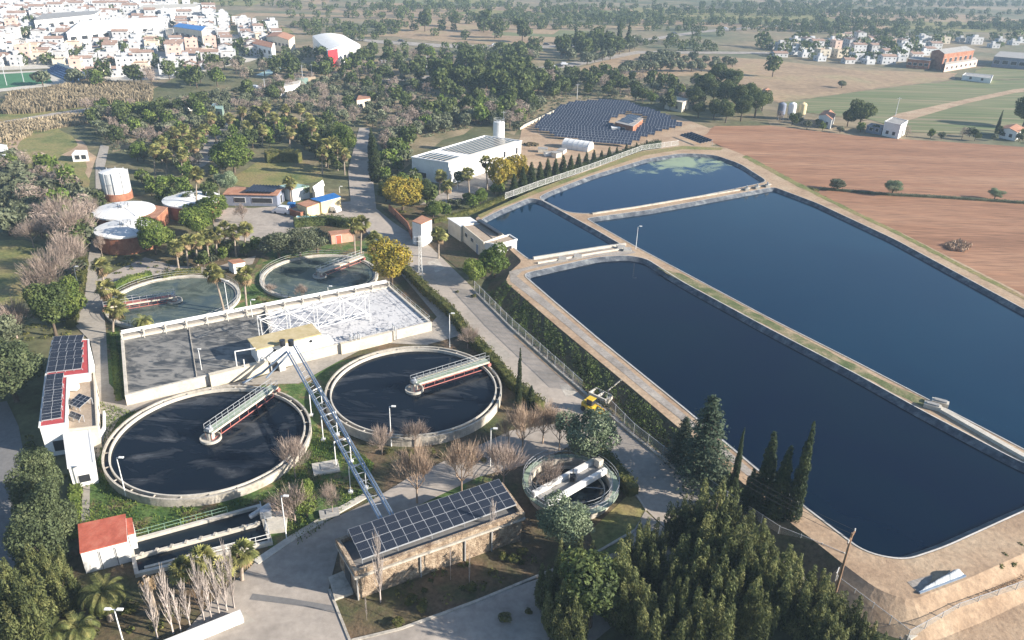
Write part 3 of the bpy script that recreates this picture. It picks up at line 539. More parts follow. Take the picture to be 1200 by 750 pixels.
# ------------------------------------------------------------------ round tanks
def rail(mb, pts, z, h=1.0, step=1.6, r=0.04, closed=False, mids=1, mi=0):
    """handrail over a world polyline"""
    P = [Vector((p[0], p[1], z)) for p in pts]
    if closed: P.append(P[0])
    for a, b in zip(P[:-1], P[1:]):
        L = (b-a).length; n = max(1, round(L/step))
        for k in range(n+1):
            q = a.lerp(b, k/n); mb.bar(q, q+Vector((0, 0, h)), r*1.3, mi=mi)
        for j in range(mids+1):
            zz = Vector((0, 0, h*(j+1)/(mids+1))); mb.bar(a+zz, b+zz, r*1.2, mi=mi)
    return mb
def arc(c, r, a0, a1, n): return [(c[0]+r*math.cos(a0+(a1-a0)*i/n), c[1]+r*math.sin(a0+(a1-a0)*i/n)) for i in range(n+1)]
def clarifier(cx, cy, Rr, hz_, label, wm, pier_px, end_px, trough=True, bz=None, deck=m_green_deck, railcol=m_steel, group=None, rails=False):
    t = empty('clarifier_tank', (cx, cy, 0.05), label, 'tank', group); P = lambda mb, nm, m, **k: mb.build(nm, m, t, **k)
    if trough:
        P(MB().lathe((0, 0, 0), [(Rr, -0.1), (Rr, hz_), (Rr-0.24, hz_), (Rr-0.24, hz_-0.55)], 96), 'outer_wall', m_conc, smooth=False)
        P(MB().lathe((0, 0, 0), [(Rr-0.24, hz_-0.45), (Rr-0.78, hz_-0.45)], 96), 'channel_water', m_chan)
        P(MB().lathe((0, 0, 0), [(Rr-0.76, hz_-0.55), (Rr-0.76, hz_-0.04), (Rr-0.95, hz_-0.04), (Rr-0.95, hz_-0.7)], 96), 'inner_wall', m_lconc)
        for i in range(24):
            a = 2*PI*(i+0.3)/24; P(MB().box(((Rr-0.52)*math.cos(a), (Rr-0.52)*math.sin(a), hz_-0.2), (0.5, 0.12, 0.12), a), 'cross_bracket', m_conc)
        ri = Rr-0.95; wz = hz_-0.5
    else:
        P(MB().lathe((0, 0, 0), [(Rr, -0.1), (Rr, hz_), (Rr-0.55, hz_), (Rr-0.55, hz_-1.2)], 96), 'outer_wall', m_lconc)
        P(MB().lathe((0, 0, 0), [(Rr-0.552, hz_-0.15), (Rr-0.9, hz_-0.15), (Rr-0.9, hz_-1.2)], 96), 'weir_channel', m_conc)
        ri = Rr-0.9; wz = hz_-0.3
    P(MB().add([(ri*math.cos(2*PI*i/96), ri*math.sin(2*PI*i/96), wz) for i in range(96)], [tuple(range(96))]), 'water', wm)
    if rails:
        P(rail(MB(), arc((0, 0), Rr-0.15, 0, 2*PI, 44), hz_, 0.9, 9, 0.03), 'rim_railing', m_steel)
    # half bridge from the centre pier to the rim
    p = at(*pier_px, hz_+0.4)-t.location; e = at(*end_px, hz_+0.4)-t.location; p.z = e.z = 0
    d = (e-p).normalized(); e = d*(Rr-0.1) if (e.length < Rr+2) else e; p = Vector((0, 0, 0))-d*0.3
    d = (e-p).normalized(); s = Vector((-d.y, d.x, 0)); L = (e-p).length; a = math.atan2(d.y, d.x); zt = hz_+0.75
    b = MB(); b.box(((p+e)/2)+Vector((0, 0, zt)), (L, 1.15, 0.1), a)
    P(b, 'bridge_deck', deck)
    b = MB()
    for sg in (-1, 1):
        P(MB().bar(p+s*0.64*sg+Vector((0, 0, zt-0.05)), e+s*0.64*sg+Vector((0, 0, zt-0.05)), 0.1, 0.26), 'side_beam', m_cream)
        b.bar(p+s*0.5*sg+Vector((0, 0, wz+0.15)), e*0.92+s*0.5*sg+Vector((0, 0, wz+0.15)), 0.09)
        nb = 7
        for i in range(nb+1):
            q = p.lerp(e*0.92, i/nb)+s*0.5*sg; b.bar(q+Vector((0, 0, wz+0.15)), q+Vector((0, 0, zt-0.1)), 0.06)
    P(b, 'bridge_truss', m_redsteel if bz is None else bz)
    b = MB()
    for sg in (-1, 1): rail(b, [p+s*0.55*sg, e+s*0.55*sg], zt+0.05, 1.0, 1.1, 0.035)
    P(b, 'bridge_railing', railcol)
    b = MB().lathe((0, 0, 0), [(1.35, wz-0.2), (1.35, wz+0.35), (1.2, wz+0.35), (1.2, wz+0.05), (0.5, wz+0.05), (0.5, zt-0.1)], 32)
    P(b, 'centre_pier', m_lconc)
    P(MB().box(Vector((0, 0, zt+0.25)), (0.7, 0.6, 0.5), a).tube((0.1, 0.1, zt+0.5), (0.1, 0.1, zt+0.8), 0.15), 'drive_motor', m_steel)
    b = MB().box(e+Vector((0, 0, hz_+0.25)), (0.5, 1.5, 0.4), a)
    for sg in (-1, 1): b.tube(e+s*0.5*sg-d*0.1+Vector((0, 0, hz_+0.14)), e+s*0.5*sg+d*0.12+Vector((0, 0, hz_+0.14)), 0.14, n=12)
    P(b, 'bridge_carriage', m_redsteel)
    # scum board dragged along
    if trough: P(MB().bar(p+s*1.5+Vector((0, 0, wz+0.05)), e*0.9+s*1.2+Vector((0, 0, wz+0.05)), 0.06, 0.12), 'scum_board', m_steel)
    return t
clarifier(-38.69, 82.25, 12.72, 1.15, 'large round tank of dark water just above the red roofed shed and channels', m_clar, (247, 513), (322, 460))
clarifier(-13.88, 95.49, 12.73, 1.35, 'large round tank of dark water beside the hedge and road, bridge reaching its right rim', m_clar, (488, 455), (577, 427))
clarifier(-60.68, 124.27, 11.31, 0.5, 'grey green round tank among fan palms with a red bridge from its left rim', m_prim, (209, 352), (146, 362), trough=False, deck=m_redsteel, rails=True)
clarifier(-37.66, 137.32, 11.22, 0.5, 'grey green round tank below the pink cabin, red bridge at its right', m_prim, (378, 322), (436, 300), trough=False, deck=m_cream, rails=True)
# thickener with raised walkway
c = Vector((7.68, 74.35, 0.05)); t = empty('thickener_tank', c, 'small round tank with ringed walkway and two white beams beside the stone building', 'tank')
P = lambda mb, nm, m, **k: mb.build(nm, m, t, **k)
P(MB().lathe((0, 0, 0), [(5.1, -0.1), (5.1, 1.6), (4.75, 1.6), (4.75, 0.4)], 64), 'outer_wall', m_conc)
P(MB().lathe((0, 0, 0), [(5.11, 1.45), (5.84, 1.45), (5.84, 1.58), (4.9, 1.585)], 64), 'walkway', m_green_deck)
P(MB().add([(4.76*math.cos(2*PI*i/64), 4.76*math.sin(2*PI*i/64), 0.55) for i in range(64)], [tuple(range(64))]), 'water', m_chan)
P(MB().lathe((0, 0, 0), [(4.2, 0.5), (4.2, 0.95), (4.08, 0.95), (4.08, 0.5)], 64), 'weir_ring', m_lconc)
P(rail(rail(MB(), arc((0, 0), 5.78, 0, 2*PI, 40), 1.58, 1.05, 9, 0.035), arc((0, 0), 4.95, 0, 2*PI, 36), 1.6, 1.05, 9, 0.03), 'ring_railing', m_steel)
for q0, q1 in (((625, 577), (697, 538)), ((641, 589), (710, 549))):
    a = at(*q0, 2.3)-c; b = at(*q1, 2.3)-c; a.z = b.z = 1.95
    P(MB().bar(a, b, 0.5, 0.75), 'bridge_beam', m_white)
a = at(633, 583, 2)-c; b = at(704, 544, 2)-c; a.z = b.z = 1.72
P(MB().bar(a, b, 1.3, 0.06), 'bridge_floor', m_greyroof)
P(MB().box((0.2, 0.1, 2.3), (0.7, 0.6, 0.8)).tube((0.2, 0.1, 2.6), (0.2, 0.1, 3.6), 0.06).tube((0.4, -0.3, 2.2), (0.4, -0.3, 2.7), 0.25), 'drive_motor', m_dark)
d = (b-a).normalized()
P(MB().box(b-d*0.4+Vector((0, 0, 0.7)), (0.8, 0.8, 1.0), math.atan2(d.y, d.x)), 'control_box', m_lconc)
P(MB().tube((-4.1, 0.4, 0.7), (-0.3, 0.2, 1.2), 0.05).tube((0.3, -0.1, 1.2), (4.1, 0.2, 0.7), 0.05).tube((-2.3, 3.3, 0.7), (-0.3, 0.3, 1.2), 0.05).tube((-2.0, 3.5, 0.7), (0.0, 0.5, 1.2), 0.05), 'scraper_arms', m_steel)
# ------------------------------------------------------------------ aeration basin
ZB = 1.8
def W3(px, z): return [at(x, y, z) for x, y in px]
q = W3([(143, 396), (456, 335), (504, 377), (148, 462)], ZB)   # TL TR BR BL
t = empty('aeration_basin', ((q[0]+q[2])/2).xy.to_3d()+Vector((0, 0, 0.1)), 'long rectangular aeration basin, grey water at its left end and white foam at its right', 'basin')
def U(o): return under(t, o)
U(MB().strip(q, 0.4, 0.0, ZB, closed=True).build('outer_wall', m_lconc))
TL, TR, BR, BL = q
def bl(u, v, z): p = TL.lerp(TR, u).lerp(BL.lerp(BR, u), v); return Vector((p.x, p.y, z))
U(MB().strip([bl(0.50, 0, 0), bl(0.445, 1, 0)], 0.45, 0.0, ZB+0.02).build('dividing_wall', m_lconc))
U(MB().add([bl(0.004, 0.01, ZB-0.35), bl(0.50, 0.01, ZB-0.35), bl(0.445, 0.99, ZB-0.35), bl(0.004, 0.99, ZB-0.35)], [(3, 2, 1, 0)]).build('grey_water', m_aer))
U(MB().add([bl(0.50, 0.01, ZB-0.3), bl(0.996, 0.01, ZB-0.3), bl(0.996, 0.99, ZB-0.3), bl(0.445, 0.99, ZB-0.3)], [(3, 2, 1, 0)]).build('foam_water', m_foam))
for u in (0.22,):
    U(MB().strip([bl(u, 0.02, 0), bl(u-0.02, 0.98, 0)], 0.12, ZB-0.5, ZB-0.2).build('baffle_wall', m_conc))
# walkway with pipes and posts along the far side
b = MB()
fr = [TL+(TL-BL).normalized()*0.9, TR+(TR-BR).normalized()*0.9]
U(MB().strip([(p.x, p.y) for p in fr], 1.5, 0.4, ZB+0.1).build('far_walkway', m_pathc))
for off in (0.25, 0.75, 1.3):
    pp = [TL+(TL-BL).normalized()*off, TR+(TR-BR).normalized()*off]
    b.tube((pp[0].x, pp[0].y, ZB+0.65), (pp[1].x, pp[1].y, ZB+0.65), 0.09, n=6)
U(b.build('air_pipes', m_white))
b = MB()
for k in range(15):
    p = (TL+(TL-BL).normalized()*0.1).lerp(TR+(TR-BR).normalized()*0.1, k/14)
    b = MB().box((p.x, p.y, ZB+0.45), (0.22, 0.3, 0.9), 0.3)
    b.tube((p.x, p.y, ZB+0.6), (p.x+(BL-TL).normalized().x*1.1, p.y+(BL-TL).normalized().y*1.1, ZB-0.3), 0.06, n=6)
    U(b.build('pipe_support', m_lconc))
U(rail(MB(), [BL.lerp(BR, 0.80), BR, TR], ZB, 1.0, 1.8, 0.03).build('end_railing', m_steel))
# drop pipes along the near wall
for u in (0.405, 0.425, 0.70, 0.715, 0.73, 0.86):
    p = bl(u, 1.0, ZB); d = (BL-TL).normalized()
    b = MB(); b.tube(p-d*0.6+Vector((0, 0, -0.3)), p-d*0.6+Vector((0, 0, 0.9)), 0.10).tube(p-d*0.6+Vector((0, 0, 0.9)), p+d*0.5+Vector((0, 0, 0.9)), 0.10).tube(p+d*0.5+Vector((0, 0, 0.9)), p+d*0.5+Vector((0, 0, -1.6)), 0.10)
    U(b.build('drop_pipe', m_steel))
# white thick lower wall blocks at the near side
for a0, a1, h, w_ in ((0.235, 0.415, 2.0, 0.9), (0.66, 0.845, 1.95, 0.7)):
    U(MB().strip([bl(a0, 1.02, 0), bl(a1, 1.02, 0)], w_, 0.0, h).build('near_wall_block', m_cream))
p = bl(0.22, 0.86, ZB); tt = empty('basin_lamp', p, 'short white lamp post inside the grey end of the rectangular basin', 'lamp post')
MB().tube((0, 0, -0.6), (0, 0, 3.2), 0.05, n=6).build('post', m_white, tt); MB().box((0.15, 0, 3.2), (0.5, 0.2, 0.1)).build('lamp_head', m_white, tt)
# ------------------------------------------------------------------ blower building across the basin
HB = 4.2
bq = [at(301, 409, HB), at(374, 391, HB)]
u_ = (bq[1]-bq[0]); u_.z = 0; L = u_.length; u_.normalize(); v_ = Vector((-u_.y, u_.x, 0))
o_ = Vector((bq[0].x, bq[0].y, 0))
tb = empty('blower_building', o_, 'white windowless building between basin and round tanks with an ochre flat roof', 'building')
def quadw(o, a, b, c, d): return [o+u_*a+v_*c, o+u_*b+v_*c, o+u_*b+v_*d, o+u_*a+v_*d]
under(tb, MB().prism(quadw(o_, 0, L, 0, 3.6), 0.05, HB-0.15).build('wall', m_white))
under(tb, MB().prism(quadw(o_, -0.25, L+0.25, -0.25, 3.85), HB-0.146, HB+0.08, bottom=True).build('roof', mat('ochre_roof', [(0.42, 0.33, 0.16), (0.55, 0.45, 0.27)], 0.8)))
under(tb, MB().prism(quadw(o_, L, L+2.4, 0.5, 2.6), 0.05, 2.3).build('side_block', m_white))
under(tb, MB().prism(quadw(o_, 0.9, 2.6, -0.35, -0.01), 0.05, 1.5).build('door', m_dark))
under(tb, MB().prism(quadw(o_, 2.7, 3.6, -1.2, -0.01), 0.05, 1.3).build('meter_box', m_white))
for x in (2.6, 8.3):
    c0 = o_+u_*x+Vector((0, 0, 3.3)); under(tb, MB().tube(c0, c0-v_*0.12, 0.22, n=12).build('wall_vent', m_dark))
# frame pipe at its left end (white hoop)
c0 = o_-u_*0.2; b = MB()
zt = HB+0.2; h1 = at(275, 412, zt); b.tube((c0.x, c0.y, zt), (h1.x, h1.y, zt), 0.09).tube((h1.x, h1.y, zt), (h1.x, h1.y, 1.4), 0.09)
h2 = h1+u_*0.9-v_*0.8; b.tube((h2.x, h2.y, 3.2), (h2.x, h2.y, 0.3), 0.09)
tag(b.build('hoop_pipe', m_white), 'white bent pipe hoop at the left end of the white blower building', 'pipe')
# ------------------------------------------------------------------ lattice truss over the foam
T0 = at(305, 375, 6.4); T1 = at(432, 345, 6.4)
tr = empty('lattice_gantry', Vector((T0.x, T0.y, ZB)), 'white steel lattice gantry with X braces spanning the foamy end of the basin', 'gantry')
b = MB(); D = Vector((T1.x-T0.x, T1.y-T0.y, 0)); n = 4; dd = D.normalized(); ss = Vector((-dd.y, dd.x, 0))
def G_(i, top, sd): p = Vector((T0.x, T0.y, 0))+D*(i/n)+ss*sd; p.z = 6.4 if top else 2.6; return p
b1 = MB(); b2 = MB()
for sd in (0, 1.6):
    b1.bar(G_(0, 1, sd), G_(n, 1, sd), 0.08); b1.bar(G_(0, 0, sd), G_(n, 0, sd), 0.08)
    for i in range(n+1):
        b1.bar(G_(i, 0, sd), G_(i, 1, sd), 0.10)
        if i < n: b2.bar(G_(i, 0, sd), G_(i+1, 1, sd), 0.06); b2.bar(G_(i, 1, sd), G_(i+1, 0, sd), 0.06)
for i in range(n+1):
    for tp in (0, 1): b1.bar(G_(i, tp, 0), G_(i, tp, 1.6), 0.11)
    if i < n: b2.bar(G_(i, 1, 0), G_(i+1, 1, 1.6), 0.07); b2.bar(G_(i, 0, 0), G_(i+1, 0, 1.6), 0.07)
under(tr, b1.build('chords', m_white)); under(tr, b2.build('braces', m_white))
for i in (0, 2, 4):
    for sd in (0, 1.6):
        p = G_(i, 0, sd); under(tr, MB().bar((p.x, p.y, 0.4), p, 0.2).build('leg', m_white))
under(tr, MB().box(G_(1, 0, 0.8)+Vector((0, 0, 0.2)), (D.length*0.45, 1.2, 0.06), math.atan2(dd.y, dd.x)).build('gangway', m_dark))
# ------------------------------------------------------------------ pipe bridge to the stone building
ZQ = 4.1
pl = W3([(352, 441), (380, 491), (411, 547), (444, 608)], ZQ); pr = W3([(352, 421), (383, 473), (408, 516), (434, 562), (459, 606)], ZQ)
A0, A1 = at(336, 412, ZQ+0.5), at(446, 611, ZQ); B0, B1 = at(344, 405, ZQ+0.5), at(461, 609, ZQ)
pb = empty('pipe_bridge', (A0.x, A0.y, 0.1), 'pair of blue grey pipes on white posts between blower building and stone building', 'pipe bridge')
b = MB()
for a, c_ in ((A0, A1), (B0, B1)):
    b.tube(a, c_, 0.12, n=10); off = Vector((0.34, 0.1, 0.0)); b.tube(a+off, c_+off, 0.06, n=8); b.bar(a+Vector((0.2, 0, 0.22)), c_+Vector((0.2, 0, 0.22)), 0.04)
under(pb, b.build('pipes', m_pipe, smooth=False))
b = MB()
for k in range(4, 27): b.bar(A0.lerp(A1, k/28), B0.lerp(B1, k/28), 0.05)
for k in range(4, 26, 2): b.bar(A0.lerp(A1, k/28), B0.lerp(B1, (k+2)/28), 0.03)
under(pb, b.build('cross_rungs', m_steel))
for lp, rp in (((379, 516), (395.6, 510)), ((394, 547), (411.6, 541.6)), ((411, 577), (429, 572)), ((365, 487), (378, 480))):
    for px_ in (lp, rp):
        g0 = at(*px_, 0.1); zz = ZQ+0.1
        under(pb, MB().tube((g0.x, g0.y, 0.1), (g0.x, g0.y, zz-0.25), 0.07, n=6).box((g0.x, g0.y, 0.2), (0.5, 0.5, 0.3)).build('post', m_white))
    a_, b_ = at(*lp, 0.1), at(*rp, 0.1)
    under(pb, MB().bar((a_.x, a_.y, ZQ-0.25), (b_.x, b_.y, ZQ-0.25), 0.12).build('cross_beam', m_white))
b = MB(); e0 = at(307, 437, 1.4); e1 = at(312, 443, 1.2)
b.tube(A0, e0, 0.17, n=10).tube(A0+Vector((0.6, -0.1, 0)), e1, 0.14, n=10).tube(e0, at(284, 449, 0.7), 0.17, n=10)
under(pb, b.build('branch_pipes', m_pipe))
for x in (331, 341):
    p = at(x, 402, HB+0.4); MBp = MB().tube((p.x, p.y, HB), (p.x, p.y, HB+0.9), 0.45, n=14); under(pb, MBp.build('valve_drum', m_dark))
# ------------------------------------------------------------------ solar panel helper
def panel_mesh(w, h, name='solar_panel'):
    f = 0.02; b = MB()
    b.box((0, 0, 0), (w, h, 0.05), mi=0)
    b.add([(-w/2+f, -h/2+f, 0.028), (w/2-f, -h/2+f, 0.028), (w/2-f, -0.012, 0.028), (-w/2+f, -0.012, 0.028)], [(0, 1, 2, 3)], 1)
    b.add([(-w/2+f, 0.012, 0.028), (w/2-f, 0.012, 0.028), (w/2-f, h/2-f, 0.028), (-w/2+f, h/2-f, 0.028)], [(0, 1, 2, 3)], 1)
    me = bpy.data.meshes.new(name); me.from_pydata(b.v, [], b.f); me.materials.append(m_steel); me.materials.append(m_solar); me.polygons.foreach_set('material_index', b.m); me.update()
    return me
def panel_grid(root, TLc, TRc, BRc, BLc, nc, nr, lift=0.0, arrname='solar_array', label=None):
    """panels filling the quad given by world corners, each a mesh of its own under an array part"""
    ex = (TRc-TLc)/nc; ey = (BLc-TLc)/nr; w_, h_ = ex.length, ey.length
    me = panel_mesh(w_-0.015, h_-0.015)
    X = ex.normalized(); Z = X.cross(-ey.normalized()); Z = Z.normalized() if Z.z > 0 else -Z.normalized(); Y = Z.cross(X)
    rot = Matrix((X, Y, Z)).transposed().to_4x4()
    b = MB()
    for k in range(nr+1):
        a = TLc+ey*k; c_ = TRc+ey*k; b.bar(a-Z*0.08, c_-Z*0.08, 0.06)
    for k in range(0, nc+1, max(1, nc//4)):
        for e_ in (TLc+ex*k, BLc+ex*k): b.bar(e_-Z*0.05, Vector((e_.x, e_.y, lift)), 0.06)
    arr = b.build(arrname, m_steel); under(root, arr)
    for r_ in range(nr):
        for c_ in range(nc):
            o = bpy.data.objects.new('solar_panel', me); COL.objects.link(o)
            o.parent = arr; o.matrix_parent_inverse = Matrix.Translation(-Vector(root.location)).inverted() @ Matrix.Translation(-Vector(root.location)); 
            o.matrix_parent_inverse = Matrix.Identity(4)
            o.matrix_local = Matrix.Translation(TLc+ex*(c_+0.5)+ey*(r_+0.5)) @ rot
    return arr
# ------------------------------------------------------------------ stone building
HS = 4.0
q = W3([(396, 632), (588, 567), (612, 600), (417, 668)], HS)   # FL FR NR NL
tS = empty('stone_building', (q[3].x, q[3].y, 0.1), 'long rough stone building near the yard, roof covered with one big solar array', 'building')
pl2 = [(p.x, p.y) for p in q]
under(tS, MB().prism(pl2, 0.0, HS-0.6).build('wall', m_rubble))
under(tS, MB().prism(pl2, HS-0.596, HS-0.5, bottom=True).build('roof', m_asph))
under(tS, MB().strip(pl2, 0.42, HS-0.594, HS, closed=True).build('parapet', m_rubble))
cor = MB().strip(offset([Vector(p) for p in pl2], -0.02), 0.56, HS-0.95, HS-0.72, closed=True).build('cornice', m_conc); under(tS, cor)
def onq(u, v, z): p = q[0].lerp(q[1], u).lerp(q[3].lerp(q[2], u), v); return Vector((p.x, p.y, z))
panel_grid(tS, onq(0.055, 0.02, 4.95), onq(0.975, 0.02, 4.95), onq(0.975, 0.80, 4.12), onq(0.055, 0.80, 4.12), 14, 2, lift=HS-0.5)
NL, NR = q[3], q[2]; fd = (NR-NL); fd.z = 0; fl = fd.length; fd.normalize(); fn = Vector((fd.y, -fd.x, 0))
for i in range(5):
    c0 = Vector((NL.x, NL.y, 0))+fd*(fl*(0.6+0.5*i/5*0.12))+Vector((0, 0, 3.1)); under(tS, MB().box(c0+fn*0.02, (0.32, 0.1, 0.28), math.atan2(fd.y, fd.x)).build('vent_opening', m_dark)) if i < 4 else None
for u_k in (0.0, 0.36, 0.63, 0.80):
    c0 = Vector((NL.x, NL.y, 0))+fd*(fl*u_k)+fn*0.1; under(tS, MB().box(c0+Vector((0, 0, 1.5)), (0.14, 0.14, 3.0), math.atan2(fd.y, fd.x)).build('down_pipe', m_greyroof))
c0 = (q[3]+q[0])/2; c0.z = 0; nl = (q[0]-q[3]); nl.z = 0; nl.normalize(); on = Vector((-nl.y, nl.x, 0))
under(tS, MB().box(c0+on*0.03+Vector((0, 0, 1.2)), (1.6, 0.14, 2.3), math.atan2(nl.y, nl.x)).build('door', m_dark))
sl_ = W([(385, 676), (404, 668), (414, 694), (392, 702)], 0.35)
tag(MB().prism([(p.x, p.y) for p in sl_], 0.06, 0.35).build('concrete_slab', m_conc), 'flat grey concrete slab at the left end of the stone building', 'slab')
# ------------------------------------------------------------------ buildings given by their roof corners
def rect(px3, h):
    """three roof corners (A, B, C consecutive) -> rectangle"""
    a, b, c = [at(x, y, h) for x, y in px3]
    u = (a-b); v = (c-b); un = u.normalized(); v = v-un*v.dot(un)
    return [b+u, b, b+v, b+u+v]
def winbox(root, c, n, w, h, name='window', frame=m_white, glass=m_dark):
    n = Vector((n.x, n.y, 0)).normalized(); a = math.atan2(n.y, n.x)+PI/2
    f = under(root, MB().box(c+n*0.02, (w+0.16, 0.08, h+0.16), a).build(name, frame))
    g_ = MB().box(c+n*0.05, (w, 0.06, h), a).build('pane', glass); g_.parent = f
    return f
def block(name, q, h, mw, mr, label, cat='building', base=0.05, par=0.25, over=0.0, gable=None, group=None, root=None, wallname='wall', pw=0.22):
    pts = [(p.x, p.y) for p in q]; cen = sum((Vector((p.x, p.y, 0)) for p in q), Vector())/4
    if root is None:
        root = empty(name, (cen.x, cen.y, base), label, cat, group)
    if gable is None:
        if par:
            under(root, MB().prism(pts, base, h-par).build(wallname, mw))
            under(root, MB().strip(pts, pw, h-par+0.002, h, closed=True).build('parapet', mw))
            under(root, MB().prism(pts, h-par+0.002, h-par+0.06).build('roof', mr))
        else:
            under(root, MB().prism(pts, base, h-0.12).build(wallname, mw))
            rp = [cen.xy+(Vector(p)-cen.xy)*(1+over) for p in pts]
            under(root, MB().prism([(p.x, p.y) for p in rp], h-0.117, h+0.02, bottom=True).build('roof', mr))
    else:
        # ridge along the longer side, rising by gable
        a, b, c, d = [Vector((p.x, p.y, h)) for p in q]
        if (a-b).length < (b-c).length: a, b, c, d = b, c, d, a
        r0 = (a+d)/2; r1 = (b+c)/2; r0.z = r1.z = h+gable
        under(root, MB().prism([(p.x, p.y) for p in (a, b, c, d)], base, h-0.01).add([a, d, r0, b, c, r1], [(0, 1, 2), (4, 3, 5)]).build(wallname, mw))
        ov = 0.3; ex = (a-b).normalized()*ov; up = Vector((0, 0, 0.02)); ey = (a-d).normalized()*ov; dn = Vector((0, 0, -ov*gable/max(0.1, (a-d).length/2)))
        A_, B_, C_, D_ = a+ex+ey+dn, b-ex+ey+dn, c-ex-ey+dn, d+ex-ey+dn; r0 = r0+ex; r1 = r1-ex; th = Vector((0, 0, 0.12))
        v = [A_+up, B_+up, r1+up, r0+up, C_+up, D_+up]; v2 = [p+th for p in v]
        under(root, MB().add(v2+v, [(0, 1, 2, 3), (3, 2, 4, 5), (7, 6, 9, 8), (8, 9, 11, 10), (0, 6, 7, 1), (4, 10, 11, 5), (0, 3, 9, 6), (3, 5, 11, 9), (1, 7, 8, 2), (2, 8, 10, 4)]).build('roof', mr))
    return root
def sides(q):
    """outward normals and midpoints of the four walls"""
    cen = sum((Vector((p.x, p.y, 0)) for p in q), Vector())/4; out = []
    for i in range(4):
        a = Vector((q[i].x, q[i].y, 0)); b = Vector((q[(i+1) % 4].x, q[(i+1) % 4].y, 0)); n = Vector(((b-a).y, -(b-a).x, 0)).normalized()
        if n.dot((a+b)/2-cen) < 0: n = -n
        out.append((a, b, n))
    return out
def openings(root, q, side, us, z, w, h, name='window', **k):
    a, b, n = sides(q)[side]
    for u in us: winbox(root, a.lerp(b, u)+Vector((0, 0, z)), n, w, h, name, **k)
# red roofed office at the left ---------------------------------------------------------
h1, h2, h3 = 4.6, 3.5, 3.1
qa = [at(61.5, 399, h1), at(103.5, 397.5, h1), at(105, 437, h1), at(53, 443, h1)]
ro = block('office_building', qa, h1, m_white, m_crimson, 'white office building with crimson roofs full of solar panels beside the left lane', par=0.12)
qb = [at(53, 443.5, h1), at(79, 441, h1), at(77, 495.5, h1), at(46, 500, h1)]
block('', qb, h1, m_white, m_crimson, None, root=ro, par=0.12, wallname='wing_wall')
qc = [at(79, 438, h2), at(110, 436, h2), at(113.5, 499, h2), at(78, 503, h2)]
block('', qc, h2, m_cream, m_flat, None, root=ro, par=0.3, wallname='terrace_wall')
qd = [at(74, 503, h3), at(104, 500, h3), at(110, 542, h3), at(80, 548, h3)]
block('', qd, h3, m_white, m_white, None, root=ro, par=0.1, wallname='porch_wall')
def lerpq(q, u, v, z): p = q[0].lerp(q[1], u).lerp(q[3].lerp(q[2], u), v); return Vector((p.x, p.y, z))
for k in range(4):
    u0, u1 = (0.03, 0.80) if k == 0 else (0.06, 0.83)
    panel_grid(ro, lerpq(qa, 0.04, 0.02+k*0.225, h1+0.75), lerpq(qa, 0.86, 0.0+k*0.225, h1+0.75), lerpq(qa, 0.86, 0.20+k*0.225, h1+0.2), lerpq(qa, 0.04, 0.22+k*0.225, h1+0.2), 4, 1, lift=h1-0.1)
for k in range(4):
    panel_grid(ro, lerpq(qb, 0.08, 0.02+k*0.24, h1+0.7), lerpq(qb, 0.85, 0.01+k*0.24, h1+0.7), lerpq(qb, 0.85, 0.18+k*0.24, h1+0.15), lerpq(qb, 0.08, 0.19+k*0.24, h1+0.15), 2, 2 if k else 1, lift=h1-0.1)
panel_grid(ro, at(93, 461, h2+0.9), at(107, 466, h2+0.9), at(94, 479, h2+0.3), at(79, 473, h2+0.3), 3, 2, lift=h2-0.2)
panel_grid(ro, at(84, 482, h2+0.7), at(97, 487, h2+0.7), at(92, 493, h2+0.2), at(79, 487, h2+0.2), 2, 1, lift=h2-0.2)
openings(ro, qd, 2, (0.5,), 1.2, 1.2, 1.0)
openings(ro, qc, 1, (0.2, 0.5, 0.8), 1.6, 1.1, 1.2)
openings(ro, qb, 2, (0.45,), 1.5, 1.3, 1.5)
p = lerpq(qc, 0.25, 0.3, h2); under(ro, MB().box(p+Vector((0, 0, 0.35)), (1.1, 0.9, 0.9)).build('roof_unit', m_white))
wall_line('ramp_wall', [(123, 487), (123, 505), (118, 516), (108, 523)], 0.25, 0.8, m_white, 'low curved white wall round the ramp in front of the white office building', 'wall', 0.1)
# red roofed shed by the channels --------------------------------------------------------
hr = 2.9
q = [at(91.7, 614.5, hr), at(146.4, 602.6, hr), at(148.5, 633.5, hr), at(94, 647.5, hr)]
rs = block('red_roofed_shed', q, hr, m_white, m_redroof, 'white shed with a faded red flat roof at the head of the dark channels', par=0, over=0.02)
q2_ = [at(147.5, 608, 2.3), at(154.5, 607, 2.3), at(157.5, 624, 2.3), at(150, 626, 2.3)]
block('', q2_, 2.3, m_white, m_redroof, None, root=rs, par=0, over=0.05, wallname='annex_wall')
openings(rs, q, 2, (0.28,), 1.25, 0.06, 2.4, name='panel_joint')
openings(rs, q, 2, (0.62,), 1.25, 0.06, 2.4, name='panel_joint')
openings(rs, q, 3, (0.5,), 1.1, 1.4, 2.0, name='door')
